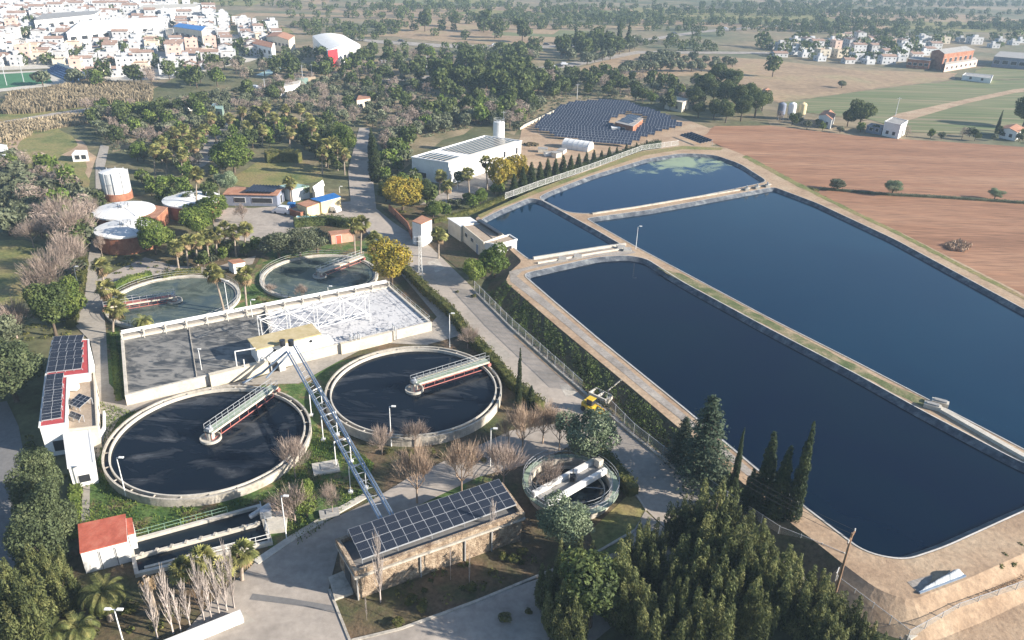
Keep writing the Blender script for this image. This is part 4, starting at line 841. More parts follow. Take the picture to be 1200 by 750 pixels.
# channels --------------------------------------------------------------------------------
zc = 0.55
cq = [at(152, 633, zc), at(303, 592, zc), at(317, 634, zc), at(160, 671, zc)]
cen = sum(cq, Vector())/4
tc = empty('channel_tank', (cen.x, cen.y, 0.1), 'pair of long dark water channels with pale walls beside the red roofed shed', 'channel')
under(tc, MB().strip(cq, 0.4, 0.0, zc, closed=True).build('outer_wall', m_lconc))
def cql(u, v, z): p = cq[0].lerp(cq[1], u).lerp(cq[3].lerp(cq[2], u), v); return Vector((p.x, p.y, z))
under(tc, MB().add([cql(0, 0, 0.16), cql(1, 0, 0.16), cql(1, 1, 0.16), cql(0, 1, 0.16)], [(3, 2, 1, 0)]).build('water', m_chan))
under(tc, MB().strip([cql(0, 0.52, 0), cql(0.97, 0.46, 0)], 0.35, 0.0, zc+0.02).build('middle_wall', m_lconc))
under(tc, MB().strip([cql(0.06, 0.9, 0), cql(0.86, 0.84, 0)], 0.28, 0.0, zc+0.02).build('lower_wall', m_lconc))
for k in range(9):
    p = cql(0.06+k*0.11, 0.51-k*0.006, zc); under(tc, MB().box(p+Vector((0, 0, 0.05)), (0.3, 0.5, 0.12)).build('wall_stop', m_conc))
under(tc, rail(MB(), [cql(0.55, 1.02, 0), cql(1.0, 1.0, 0), cql(1.01, 0.1, 0)], zc, 1.0, 1.6, 0.035).build('near_railing', m_white))
under(tc, rail(MB(), [cql(0.02, -0.03, 0), cql(0.75, -0.02, 0)], zc, 0.9, 1.8, 0.03).build('far_railing', mat('green_rail_paint', [(0.2, 0.32, 0.22), (0.28, 0.4, 0.3)], 1)))
p = at(309, 612, 0.3); te = empty('screen_machine', p, 'pale screening machine on a concrete pad at the right end of the channels', 'machine')
MB().box((1.5, 0, 0.1), (2.2, 3.2, 0.5), R(12)).build('concrete_pad', m_lconc, te); MB().box((0.2, 0.6, 0.9), (1.2, 1.0, 1.0), R(12)).tube((-1.6, 0.4, 0.4), (0.6, 1.2, 1.6), 0.3).build('auger_body', m_steel, te); MB().box((0.9, 1.2, 1.3), (0.5, 0.5, 0.6)).build('motor', m_dark, te)
# white parapet at the bottom edge
o = MB().strip([at(186, 757, 1.0), at(283, 718, 1.0)], 0.95, 0.1, 1.0).build('white_parapet', m_white); tag(o, 'thick white wall at the bottom edge below the bare poplars', 'wall')
# house between the lagoons ---------------------------------------------------------------
hh = 3.9
q0_ = [at(525, 254.5, hh), at(550.5, 253.5, hh), at(562, 261, hh), at(540, 264, hh)]
q1_ = [at(543, 264, hh), at(565, 259, hh), at(590, 275, hh), at(567, 283.5, hh)]
q2_ = [at(566, 283.8, hh), at(589, 275.5, hh), at(606, 280, hh), at(583, 285, hh)]
ph = block('flat_roofed_house', q1_, hh, m_cream, m_flat, 'pale flat roofed control house between the road and the small lagoon', par=0.3)
q3_ = [at(567, 283.5, 3.8), at(597, 274.5, 3.8), at(605.8, 280, 3.8), at(583, 286, 3.8)]
block('', q3_, 3.8, m_white, m_flat, None, root=ph, par=0.3, wallname='end_wall')
block('', q0_, 3.7, m_cream, m_white, None, root=ph, par=0, over=0.06, wallname='left_wall')
openings(ph, q1_, 3, (0.85, 0.55), 2.2, 1.3, 0.8)
openings(ph, q1_, 3, (0.3,), 1.1, 0.9, 2.1, name='door', glass=m_bluegrey)
openings(ph, q3_, 2, (0.45,), 2.3, 1.9, 0.8)
a, b, n = sides(q1_)[1]
under(ph, MB().strip([a-n*0.8, b-n*0.8], 0.9, hh, hh+0.5).build('raised_skylight', m_dark))
for u in (0.33, 0.66):
    c0 = Vector(lerpq(q1_, u, 0.0, hh)); c1 = lerpq(q1_, u-0.02, 1.0, hh)
    under(ph, MB().bar(lerpq(q1_, 0.5, 0.05, hh-0.2), lerpq(q1_, 0.5, 0.95, hh-0.2), 0.12, 0.1).build('roof_joint', m_dark)) if u < 0.5 else None
# white tower house --------------------------------------------------------------------
ht = 5.3
q = [at(483, 259, ht), at(493.7, 262.7, ht), at(506, 257, ht), at(494.5, 252.3, ht)]
tw = block('transformer_tower', q, ht, m_white, m_tile, 'narrow white tower house with a pinkish roof at the bend of the road', par=0, over=0.02)
openings(tw, q, 0, (0.6,), 1.1, 0.9, 2.0, name='door', glass=m_greyroof)
o = MB().strip(W([(456, 247), (462, 252), (478, 268), (483, 281)], 0.1), 0.25, 0.1, 1.7).build('garden_wall', m_brick); tag(o, 'low reddish garden wall left of the white tower house', 'wall')
# hall with solar roof --------------------------------------------------------------------
hA = 6.3
q = [at(482.5, 183.5, hA), at(525.7, 190, hA), at(611, 164.5, hA), at(568, 158.6, hA)]
hl = block('white_hall', q, hA, m_white, m_white, 'big white flat roofed hall with two solar fields beyond the yellow tree', 'hall', par=0.35, pw=0.3)
for (a0, a1, v0, v1) in ((0.10, 0.90, 0.04, 0.20), (0.10, 0.93, 0.34, 0.97)):
    # rows run across the hall, each a tilted table
    nrow = 6 if v0 < 0.1 else 8
    for k in range(nrow):
        u0 = a0+(a1-a0)*k/nrow; u1 = u0+(a1-a0)/nrow*0.74

        A_, B_, C_, D_ = [Vector((q[0].lerp(q[1], u).lerp(q[3].lerp(q[2], u), v).x, q[0].lerp(q[1], u).lerp(q[3].lerp(q[2], u), v).y, z)) for u, v, z in ((u0, v0, hA+0.02), (u0, v1, hA+0.02), (u1, v1, hA+0.12), (u1, v0, hA+0.12))]
        dn_ = Vector((0, 0, -0.06))
        under(hl, MB().add([A_, B_, C_, D_, A_+dn_, B_+dn_, C_+dn_, D_+dn_], [(3, 2, 1, 0), (4, 5, 6, 7), (0, 1, 5, 4), (2, 3, 7, 6), (0, 4, 7, 3), (1, 2, 6, 5)]).build('solar_row', m_solar))
openings(hl, q, 0, (0.25,), 1.6, 3.2, 1.4); openings(hl, q, 1, (0.93, 0.75), 3.6, 1.0, 1.8)
c0 = q[3]; c0 = Vector((c0.x, c0.y, 0))+Vector((2.5, 1.5, 0)); zt = zat(at(584, 160, 6.3), 142)
si = empty('white_silo', (at(584, 160, 6.3).x, at(584, 160, 6.3).y+4, 0.05), 'round white silo rising behind the roof of the white hall', 'silo')
zt = zat(Vector(si.location), 143)
MB().lathe((0, 0, 0), [(1.75, 0), (1.75, zt), (1.5, zt+0.1), (0.2, zt+0.35)], 24).build('silo_body', m_white, si)
rail(MB(), arc((0, 0), 1.7, 0, 2*PI, 12), zt, 0.9, 9, 0.05).build('top_railing', m_steel, si)
# digesters ---------------------------------------------------------------------------------
def digester(cx, cy, rx, ytop_base, label, wh):
    c = at(cx, cy, wh); cl = at(cx-rx, cy, wh); rr_ = (Vector((cl.x, cl.y))-Vector((c.x, c.y))).length
    t = empty('digester_tank', (c.x, c.y, 0.05), label, 'digester', 'domed digester tanks')
    MB().lathe((0, 0, 0), [(rr_-0.15, 0), (rr_-0.15, wh-0.2)], 48).build('wall', m_brick, t)
    MB().lathe((0, 0, 0), [(rr_+0.1, wh-0.35), (rr_+0.12, wh), (rr_*0.8, wh+0.2), (rr_*0.45, wh+0.5), (0.6, wh+0.65), (0.6, wh+1.1), (0.0, wh+1.1)], 48).build('dome', m_white, t, smooth=False)
    for k in range(6):
        a = k*PI/3+0.3; MB().bar((0.7*math.cos(a), 0.7*math.sin(a), wh+0.7), (rr_*0.97*math.cos(a), rr_*0.97*math.sin(a), wh+0.12), 0.1).build('dome_rib', m_steel, t)
    rail(MB(), arc((0, 0), 1.1, 0, 2*PI, 8), wh+0.6, 0.9, 9, 0.04).build('hatch_railing', m_steel, t)
    return t
digester(147.7, 267, 35, 0, 'brick walled tank with a low white dome, lowest of the three domed tanks', 3.9)
digester(145, 246, 35, 0, 'brick tank with white dome between the front domed tank and the gas holder', 3.6)
digester(224.5, 233, 33, 0, 'brick tank with white dome standing apart behind the round green tree', 3.4)
b = MB(); pa = at(178, 250, 2.5); pb_ = at(205, 247, 2.5)
bq = [at(160, 252, 3.4), at(176, 240, 3.4), at(196, 243, 3.4), at(182, 256, 3.4)]
block('service_house', bq, 3.4, m_brick, m_tile, 'small brick service house with red roof squeezed between the white domes', par=0, over=0.04)
c = at(139, 232, 0.05); gh = empty('gas_holder', c, 'white ribbed cylindrical gas holder on a brick base behind the domed tanks', 'gas holder')
gr_ = 3.1; gt = zat(Vector((c.x, c.y-0.0, 0)), 201)
MB().lathe((0, 0, 0), [(gr_+0.25, 0), (gr_+0.25, 1.7), (gr_, 1.7)], 40).build('base_wall', m_brick, gh)
MB().lathe((0, 0, 0), [(gr_, 1.7), (gr_, gt), (0.0, gt+0.6)], 40).build('drum', m_white, gh)
for k in range(10):
    a = 2*PI*k/10; MB().bar((gr_*1.03*math.cos(a), gr_*1.03*math.sin(a), 1.7), (gr_*1.03*math.cos(a), gr_*1.03*math.sin(a), gt+0.3), 0.14).build('guide_post', m_steel, gh)
MB().lathe((0, 0, 0), [(gr_*1.02, (1.7+gt)/2-0.05), (gr_*1.04, (1.7+gt)/2), (gr_*1.02, (1.7+gt)/2+0.05)], 40).build('hoop', m_steel, gh)
# blue grey workshop ----------------------------------------------------------------------
hs = 2.9
q = [at(263, 227.5, hs), at(324, 228.8, hs), at(333, 221.5, hs), at(275, 219.5, hs)]
ws = block('workshop_building', q, hs, m_bluegrey, m_tile, 'long blue grey workshop with clay roof and solar panels on its right half', par=0, over=0.015, gable=0.5)
openings(ws, q, 0, (0.28, 0.62, 0.8), 1.5, 2.6, 1.2, name='window'); openings(ws, q, 1, (0.5,), 1.2, 0.9, 2.0, name='door')
a_, b_, c_, d_ = q
for k in range(9):
    u0 = 0.40+k*0.062; u1 = u0+0.042
    P_ = [Vector((q[0].lerp(q[1], u).lerp(q[3].lerp(q[2], u), v).x, q[0].lerp(q[1], u).lerp(q[3].lerp(q[2], u), v).y, z)) for u, v, z in ((u0, 0.0, hs+0.95), (u0, 1.0, hs+1.0), (u1, 1.0, hs+0.75), (u1, 0.0, hs+0.7))]
    dn_ = Vector((0, 0, -0.07)); under(ws, MB().add(P_+[p+dn_ for p in P_], [(3, 2, 1, 0), (4, 5, 6, 7), (0, 1, 5, 4), (2, 3, 7, 6), (0, 4, 7, 3), (1, 2, 6, 5)]).build('solar_row', m_solar))
# yellow house with the blue roof ------------------------------------------------------------
hy = 2.9
q = [at(362, 233.8, hy), at(374.5, 237.6, hy), at(359.5, 242.8, hy), at(348, 238.5, hy)]
yh = block('yellow_house', q, hy, m_yellow, m_tile, 'pale yellow house with a bright blue flat roof on its right part, beside parked cars', par=0, over=0.02)
q = [at(364, 232.8, hy+0.3), at(391, 226, hy+0.3), at(399, 230.5, hy+0.3), at(376, 236.5, hy+0.3)]
block('', q, hy+0.3, m_yellow, m_blueroof, None, root=yh, par=0, over=0.02, wallname='blue_roof_wall')
q = [at(339, 244.6, 1.7), at(352, 248.8, 1.7), at(360, 246.5, 1.7), at(347, 242.0, 1.7)]
block('', q, 1.7, m_brick, m_flat, None, root=yh, par=0.2, wallname='low_wall')
q = [at(327, 217.5, 3.2), at(345, 214.5, 3.2), at(362, 218, 3.2), at(342, 222, 3.2)]
block('teal_roof_shed', q, 3.2, m_white, m_teal, 'low shed with a pale teal roof behind the small fan palm by the workshop', 'shed', par=0, over=0.03)
q = [at(366, 222, 2.9), at(377, 214.5, 2.9), at(379, 216, 2.9), at(369, 223.5, 2.9)]
block('small_gable_shed', q, 2.9, m_cream, m_white, 'narrow pale shed with a white gable roof above the blue roof', 'shed', gable=0.8)
q = [at(386, 273, 2.0), at(398, 271, 2.0), at(413, 273.5, 2.0), at(402, 276, 2.0)]
pk = block('pink_cabin', [at(385, 271, 2.2), at(411, 268.5, 2.2), at(414.5, 272, 2.2), at(388, 275.5, 2.2)], 2.2, mat('pink_brick', [(0.50, 0.26, 0.18), (0.6, 0.36, 0.26)], 1), m_tile, 'small pink cabin with a dark red door above the right grey green tank', 'cabin', par=0, over=0.05)
openings(pk, [at(385, 271, 2.2), at(411, 268.5, 2.2), at(414.5, 272, 2.2), at(388, 275.5, 2.2)], 2, (0.68,), 1.0, 1.1, 1.9, name='door', glass=m_redroof)
# cyan basin and blue bin
p = at(361, 257, 0.1); t = empty('cyan_tank', p, 'long low tank filled with bright cyan water beside the yellow house', 'tank')
MB().strip([(-2.6, -0.8), (2.6, -0.5), (2.6, 0.8), (-2.6, 0.5)], 0.15, 0.0, 0.7, closed=True).build('tank_wall', m_lconc, t); MB().add([(-2.6, -0.8, 0.6), (2.6, -0.5, 0.6), (2.6, 0.8, 0.6), (-2.6, 0.5, 0.6)], [(0, 1, 2, 3)]).build('water', m_cyan, t)
p = at(342, 243.5, 0.1); t = empty('blue_container', p, 'blue plastic container standing left of the yellow house', 'container'); MB().box((0, 0, 0.6), (1.6, 1.3, 1.2)).build('container_body', m_blueroof, t); MB().box((0, 0, 1.23), (1.75, 1.45, 0.1)).build('lid', m_blueroof, t)
# solar farm ----------------------------------------------------------------------------------
farm = [at(623, 152), at(666, 124), at(701, 121.5), at(733, 123), at(778, 138), at(797, 150), at(757, 162), at(738, 173), at(696, 169), at(660, 165.5)]
FP = [Vector((p.x, p.y)) for p in farm]
def inpoly(x, y, P):
    c = False; n = len(P)
    for i in range(n):
        a, b = P[i], P[i-1]
        if (a.y > y) != (b.y > y) and x < (b.x-a.x)*(y-a.y)/(b.y-a.y)+a.x: c = not c
    return c
hq = [at(737, 135.2, 3.4), at(753.5, 139, 3.4), at(742, 148, 3.4), at(721, 143, 3.4)]
hole = [Vector((p.x, p.y)) for p in [at(706, 148), at(737, 133), at(762, 142), at(742, 159)]]
fa = R(-12); ux = Vector((math.cos(fa), math.sin(fa))); uy = Vector((-ux.y, ux.x)); o0 = Vector((at(700, 150).x, at(700, 150).y))
nrows = 0; row_list = []
for k in range(-22, 40):
    base_ = o0+uy*(k*3.55); run = []
    for j in range(-60, 61):
        p = base_+ux*(j*2.2); ok = inpoly(p.x, p.y, FP) and not inpoly(p.x, p.y, hole)
        if ok: run.append(p)
        if (not ok or j == 60) and run:
            if len(run) > 2: row_list.append((run[0], run[-1]))
            run = []
leg_me = None
for i, (a, b) in enumerate(row_list):
    c = (a+b)/2; L = (b-a).length+2.2
    t = empty('solar_table', (c.x, c.y, 0.07), 'row of tilted dark solar panels in the field of rows round the brick house', 'solar panel', 'rows of the solar field', fa)
    if L > 22:
        pass
    b_ = MB(); n = max(1, int(L/1.1))
    tb_ = MB().box((0, 0, 1.35), (L, 2.9, 0.06), 0, 0, R(20))
    for q_ in range(1, n):   # panel joints on the slab
        x = -L/2+L*q_/n; tb_.box((x, 0, 1.36), (0.06, 2.9, 0.07), 0, 1, R(20))
    tb_.box((0, 0, 1.36), (L, 0.06, 0.07), 0, 1, R(20))
    tb_.build('panel_table', [m_solar_sky, m_steel], t)
    s_ = MB(); n = max(2, int(L/5))
    for q_ in range(n+1):
        x = -L/2+0.3+(L-0.6)*q_/n; s_.bar((x, -0.9, 0), (x, -0.9, 1.0), 0.1).bar((x, 0.9, 0), (x, 0.9, 1.65), 0.1)
    s_.build('stand', m_steel, t)
sh = block('brick_pump_house', hq, 3.4, m_brick, m_greyroof, 'small brick house with panels on its roof in the middle of the solar field', par=0, over=0.02)
openings(sh, hq, 2, (0.5,), 1.2, 1.2, 2.0, name='door'); 
panel_grid(sh, lerpq(hq, 0.1, 0.1, 4.3), lerpq(hq, 0.9, 0.1, 4.3), lerpq(hq, 0.9, 0.85, 3.5), lerpq(hq, 0.1, 0.85, 3.5), 4, 3, lift=3.4)
p = at(721, 156, 0.07); t = empty('white_cabinet', p, 'small white cabinet standing beside the brick house in the solar field', 'cabinet'); MB().box((0, 0, 1.0), (3.0, 2.0, 2.0)).build('cabinet_body', m_white, t); MB().box((0.4, -1.02, 0.9), (0.9, 0.06, 1.7)).build('door', m_greyroof, t); MB().box((0, 0, 2.05), (3.2, 2.2, 0.12)).build('lid', m_white, t)
a = at(662, 172, 0); b = at(692, 176.5, 0); d = (b-a).normalized(); L = (b-a).length
t = empty('white_tunnel', (a+b)/2, 'long rounded white tunnel shelter at the lower edge of the solar field', 'shelter', None, math.atan2(d.y, d.x))
prof = [(2.6*math.cos(PI*k/10), 0.9+1.9*math.sin(PI*k/10)) for k in range(11)]; prof = [(2.6, 0)]+prof+[(-2.6, 0)]
vs = [(-L/2, p_[0], p_[1]) for p_ in prof]+[(L/2, p_[0], p_[1]) for p_ in prof]; n = len(prof)
MB().add(vs, [(i, i+1, n+i+1, n+i) for i in range(n-1)]).build('cover', m_white, t, smooth=False)
MB().add(vs[:n], [tuple(range(n))]).build('end_panel', m_lconc, t); MB().add(vs[n:], [tuple(range(n-1, -1, -1))]).build('end_panel', m_lconc, t)
for k in range(6):
    x = -L/2+0.02+(L-0.04)*k/5; bb = MB()
    for i in range(n-1): bb.bar((x, prof[i][0]*1.01, prof[i][1]*1.01), (x, prof[i+1][0]*1.01, prof[i+1][1]*1.01), 0.09)
    bb.build('hoop', m_steel, t)
# the lone tilted array at the corner of the lagoon bank
q = [at(810, 155, 2.4), at(835.5, 164.5, 2.4), at(823, 170, 0.9), at(796, 158, 0.9)]
sa = empty('corner_solar_array', (q[0].x, q[0].y, 0.1), 'detached tilted solar array at the far corner of the lagoon beside the red field', 'solar array')
panel_grid(sa, q[0], q[1], q[2], q[3], 8, 4, lift=0.3, arrname='panel_frame')
kerb_ = MB().strip([at(609, 152), at(664, 125)], 0.5, 0, 1.0).build('boundary_wall', m_cream); tag(kerb_, 'long low tan wall along the left edge of the solar field', 'wall')
# materials dumped beside the hall
for i, (x, y, w_, l_, h_) in enumerate(((636, 178, 3, 2, 1.2), (645, 182, 4, 1.6, 1.0), (652, 184, 2.5, 2, 1.4), (658, 179, 3.4, 2.2, 1.0))):
    p = at(x, y, 0.08); t = empty('storage_crate', p, 'pale storage crate dumped in the yard between the hall and the solar field', 'crate', 'crates in the dirt yard', 0.4*i)
    MB().box((0, 0, h_/2), (w_, l_, h_)).build('crate_body', (m_lconc, m_white)[i % 2], t); MB().box((0, 0, h_+0.05), (w_+0.15, l_+0.15, 0.1)).build('lid', m_greyroof, t)
rd = random.Random(3)
p = at(622, 170, 0.05); vs = []; bm_ = MB()
for k in range(60):
    a = rd.uniform(0, 6.3); r_ = rd.uniform(0, 2.6); bm_.box((r_*math.cos(a), r_*math.sin(a)*0.8, 0.1+0.5*(2.6-r_)/2.6), (rd.uniform(.3, .9), rd.uniform(.3, .9), rd.uniform(.3, .9)), a)
o = bm_.build('soil_heap', m_brown, loc=p); tag(o, 'dark soil heap in the dirt yard beside the solar field', 'soil heap')
# ------------------------------------------------------------------ fences
def fence(name, pts, z, h, label, step=2.6, post=m_steel, net=m_net, top=True):
    P_ = [Vector((p.x, p.y, z)) for p in pts]; t = empty(name, P_[0], label, 'fence')
    b = MB(); 
    for a, b2 in zip(P_[:-1], P_[1:]): b.add([a, b2, b2+Vector((0, 0, h)), a+Vector((0, 0, h))], [(0, 1, 2, 3)])
    under(t, b.build('net', net))
    b = MB()
    for a, b2 in zip(P_[:-1], P_[1:]):
        for zz in (0.05, h): b.bar(a+Vector((0, 0, zz)), b2+Vector((0, 0, zz)), 0.04)
    under(t, b.build('wires', post))
    for a, b2 in zip(P_[:-1], P_[1:]):
        n = max(1, round((b2-a).length/step))
        for k in range(n):
            q_ = a.lerp(b2, k/n); under(t, MB().tube(q_-Vector((0, 0, 0.02)), q_+Vector((0, 0, h+0.1)), 0.045, n=6).build('post', post))
    return t
rl = [at(x, y, 0.1) for x, y in ((556, 341), (600, 386), (650, 431), (682, 460))]
fence('chain_link_fence', rl, 0.3, 1.8, 'chain link fence between road and embankment, upper run above the valve box')
rl2 = [at(x, y, 0.1) for x, y in ((710, 478), (742, 511), (794, 552), (850, 592), (912, 634))]
fence('chain_link_fence', rl2, 0.3, 1.8, 'chain link fence between road and embankment, lower run below the valve box')
kr = MB().strip([at(x, y, 0.1) for x, y in ((554, 340), (600, 386), (650, 431), (700, 474), (742, 511), (794, 552), (850, 592), (912, 634))], 0.35, 0.0, 0.38).build('fence_kerb', m_conc); tag(kr, kind='structure')
fence('chain_link_fence', [at(x, y, 0.1) for x, y in ((910, 633), (935, 643), (984, 664))], 0.2, 1.9, 'short chain link fence reaching from the cypresses to the gate by the utility pole')
fence('chain_link_fence', [at(x, y, 0.1) for x, y in ((978, 688), (1020, 720), (1062, 752), (1120, 720), (1210, 688))], 0.05, 1.6, 'low chain link fence round the bare corner below the striped tarpaulin')
kr = MB().strip([at(x, y, 0.1) for x, y in ((1064, 748), (1095, 733), (1140, 712), (1215, 684))], 0.55, 0.0, 0.3).build('fence_kerb', m_lconc); tag(kr, kind='structure')
fence('lagoon_fence', [at(x, y, ZP) for x, y in ((592, 233), (630, 219), (690, 199), (752, 176), (795, 170))], ZP, 1.5, 'white posted fence along the tree row behind the small and top lagoons', 3.2, m_white)
gt_ = empty('field_gate', at(980, 686, 0.1), 'white tubular gate leaning open beside the utility pole', 'gate')
b = MB(); A_, B_ = at(976, 688, 0.1), at(985, 664, 0.1)
for zz in (0.1, 0.6, 1.1, 1.6): b.bar(A_+Vector((0, 0, zz)), B_+Vector((0, 0, zz)), 0.07)
b.bar(A_+Vector((0, 0, .1)), B_+Vector((0, 0, 1.6)), 0.05)
under(gt_, b.build('gate_frame', m_white)); 
for p in (A_, B_): under(gt_, MB().tube(p, p+Vector((0, 0, 2.0)), 0.09).build('gate_post', m_lconc))
# ------------------------------------------------------------------ utility pole, lamps, pylons
p = at(977.3, 700.6, 0.05); t = empty('utility_pole', p, 'brown wooden utility pole with a crossarm beside the gate at the lower right', 'utility pole')
tp = Vector((0.15, 0.3, 8.4)); MB().tube((0, 0, 0), tp, 0.16, 0.11, n=8).build('pole', m_wood, t)
MB().bar(tp+Vector((-0.7, -0.9, -0.6)), tp+Vector((0.7, 0.9, -0.5)), 0.14).bar(tp+Vector((-0.1, 0, -1.6)), tp+Vector((0.6, 0.8, -0.55)), 0.07).build('crossarm', m_wood, t)
for k in (-1, 0, 1): MB().tube(tp+Vector((0.65*k, 0.85*k, -0.5)), tp+Vector((0.65*k, 0.85*k, -0.15)), 0.06, n=6).build('insulator', m_white, t)
wb = tp+p
for k, off in enumerate((-0.8, 0.0, 0.8)):
    e = at(870, 560, 8.6)+Vector((off*0.6, off*0.8, 0)); b = MB(); a_ = wb+Vector((off*0.6, off*0.8, -0.15)); pr_ = a_
    for i in range(1, 9):
        q_ = a_.lerp(e, i/8); q_.z -= 0.5*4*(i/8)*(1-i/8)*0.5; b.bar(pr_, q_, 0.03); pr_ = q_
    under(t, b.build('cable', m_cable))
def lamp(bx, by, topy, label, double=False, z0=0.08, side=1):
    p = at(bx, by, z0); h = zat(p, topy); t = empty('lamp_post', p, label, 'lamp post', 'lamp posts of the works')
    MB().tube((0, 0, 0), (0, 0, h), 0.075, 0.05, n=8).build('post', m_white, t)
    for sg in ((-1, 1) if double else (side,)):
        MB().bar((0, 0, h), (0.35*sg, -0.05, h+0.08), 0.06).box((0.55*sg, -0.05, h+0.1), (0.55, 0.26, 0.12)).build('lamp_head', m_white, t)
    return t
for a_ in ((148, 583, 537, 'leaning lamp post in front of the large round tank by the red roofed shed'), (458.6, 523, 477, 'lamp post on the near rim of the round tank beside the hedge'), (574.5, 547, 503, 'lamp post among bare brown trees right of the round tank by the hedge'),
           (336, 632, 582, 'lamp post on the lawn between the channels and the shaded yard'), (147, 762, 715, 'double headed lamp post at the bottom edge beside the date palms', True), (93, 340, 313, 'lamp post beside the left lane near the bare grey tree'),
           (527, 407, 368, 'slim lamp post between the foam basin and the hedge'), (106, 755, 728, 'short lamp post at the bottom edge among the date palms'), (385, 348, 336, 'short lamp post at the edge of the right grey green tank'),
           (257, 228, 214, 'lamp post between the rear domed tank and the workshop'), (398, 226, 219, 'short lamp post at the roadside behind the blue roof'), (269, 372, 330, 'slim pole beside the leaning fan palm at the left grey green tank'),
           (745, 292, 276, 'lamp post on the bank where the causeways meet', False, ZP), (536, 222, 213, 'small lamp post in the garden below the white hall'), (297, 380, 352, 'thin lamp post above the far wall of the foam basin')):
    lamp(*a_[:4], **({'double': a_[4]} if len(a_) > 4 else {}), **({'z0': a_[5]} if len(a_) > 5 else {}))
p = at(493, 325, 0.14); h = zat(p, 277); t = empty('lattice_pylon', p, 'white lattice power pole with short arms in the road below the white tower house', 'pylon')
b = MB()
for sx, sy in ((-1, -1), (1, -1), (1, 1), (-1, 1)): b.bar((0.35*sx, 0.35*sy, 0), (0.14*sx, 0.14*sy, h), 0.07)
b2 = MB(); n = 10
for k in range(n):
    r0 = 0.35-0.21*k/n; r1 = 0.35-0.21*(k+1)/n; z0, z1 = h*k/n, h*(k+1)/n
    for (ax, ay), (bx, by) in (((-1, -1), (1, -1)), ((1, -1), (1, 1)), ((1, 1), (-1, 1)), ((-1, 1), (-1, -1))): b2.bar((r0*ax, r0*ay, z0), (r1*bx, r1*by, z1), 0.04)
b.build('pole_frame', m_white, t); b2.build('lattice', m_white, t)
for zz in (h-0.3, h-1.2): MB().bar((-1.1, 0, zz), (1.1, 0.2, zz), 0.09).build('arm', m_white, t)
# ------------------------------------------------------------------ cars, loader, valve box, tarpaulin
def car(px, py, rz, paint, label, van=False):
    t = empty('parked_car', at(px, py, 0.14), label, 'car', 'cars parked by the yellow house', rz)
    L, Wd = (4.6, 1.85) if van else (4.2, 1.75); hb, hc = (0.95, 1.85) if van else (0.82, 1.42)
    pr_ = [(-L/2, 0.3), (-L/2, hb), (-L/2+0.25, hb+0.05), (-L/2+0.6, hc), (L*0.14, hc), (L*0.28, hb+0.06), (L/2-0.15, hb-0.12), (L/2, 0.55), (L/2, 0.3)]
    n = len(pr_); vs = []
    for sg in (-1, 1):
        for x, z in pr_: vs.append((x, sg*Wd/2*(0.84 if z > hb+0.1 else 1.0), z))
    MB().add(vs, [tuple(range(n)), tuple(range(2*n-1, n-1, -1))]+[(i, n+i, n+(i+1) % n, (i+1) % n) for i in range(n)]).build('body', paint, t)
    for sg in (-1, 1): MB().add([(-L/2+0.5, sg*(Wd/2*0.93), hb+0.08), (L*0.22, sg*(Wd/2*0.93), hb+0.08), (L*0.12, sg*(Wd/2*0.87), hc-0.1), (-L/2+0.7, sg*(Wd/2*0.87), hc-0.1)], [(0, 1, 2, 3)]).build('side_window', m_dark, t)
    MB().add([(L*0.285, -Wd*0.40, hb+0.1), (L*0.285, Wd*0.40, hb+0.1), (L*0.155, Wd*0.37, hc-0.03), (L*0.155, -Wd*0.37, hc-0.03)], [(0, 1, 2, 3)]).build('windscreen', m_dark, t)
    for x in (-L*0.3, L*0.3):
        for sg in (-1, 1): MB().tube((x, sg*Wd/2-sg*0.18, 0.32), (x, sg*Wd/2+sg*0.02, 0.32), 0.32, n=14).build('wheel', m_cable, t)
    for sg in (-1, 1): MB().box((L/2-0.02, sg*Wd*0.34, 0.66), (0.08, 0.32, 0.14)).build('headlight', m_steel, t)
car(331, 250, 2.9, m_carw, 'white van parked in the shade left of the yellow house', True)
car(382, 243.5, 2.7, m_card, 'dark car parked behind a white one right of the yellow house')
car(390, 247.5, 2.6, m_carw, 'white car parked nearest the road right of the yellow house')
p = at(691, 481, 0.14); t = empty('yellow_loader', p, 'yellow compact loader with bucket parked by the fence on the road', 'loader', None, R(-38)); t.scale = (0.82, 0.82, 0.82)
MB().box((-0.2, 0, 0.9), (2.3, 1.4, 0.8)).box((-1.2, 0, 1.1), (0.5, 1.2, 0.8)).build('body', m_yellowp, t)
MB().box((0.1, 0, 1.9), (1.1, 1.1, 1.1)).build('cab', m_dark, t); MB().box((0.1, 0, 2.5), (1.35, 1.3, 0.12)).build('cab_roof', m_yellowp, t)
for sg in (-1, 1): MB().bar((-0.9, sg*0.82, 1.4), (1.6, sg*0.82, 0.9), 0.16).bar((1.6, sg*0.82, 0.9), (2.3, sg*0.7, 0.4), 0.16).build('lift_arm', m_yellowp, t)
MB().add([(2.1, -1, 0.2), (2.1, 1, 0.2), (2.1, 1, 0.95), (2.1, -1, 0.95), (2.9, -1, 0.15), (2.9, 1, 0.15)], [(0, 1, 2, 3), (0, 4, 5, 1), (0, 3, 4), (1, 5, 2)]).build('bucket', m_yellowp, t)
for x in (-0.9, 0.8):
    for sg in (-1, 1): MB().tube((x, sg*0.6, 0.42), (x, sg*0.95, 0.42), 0.42, n=16).build('wheel', m_cable, t)
p = at(704, 463, 0.8); t = empty('valve_box', (p.x, p.y, 0.1), 'open concrete valve box set into the embankment beside the road', 'valve box', None, R(-42)); t.scale = (0.85, 0.85, 0.85)
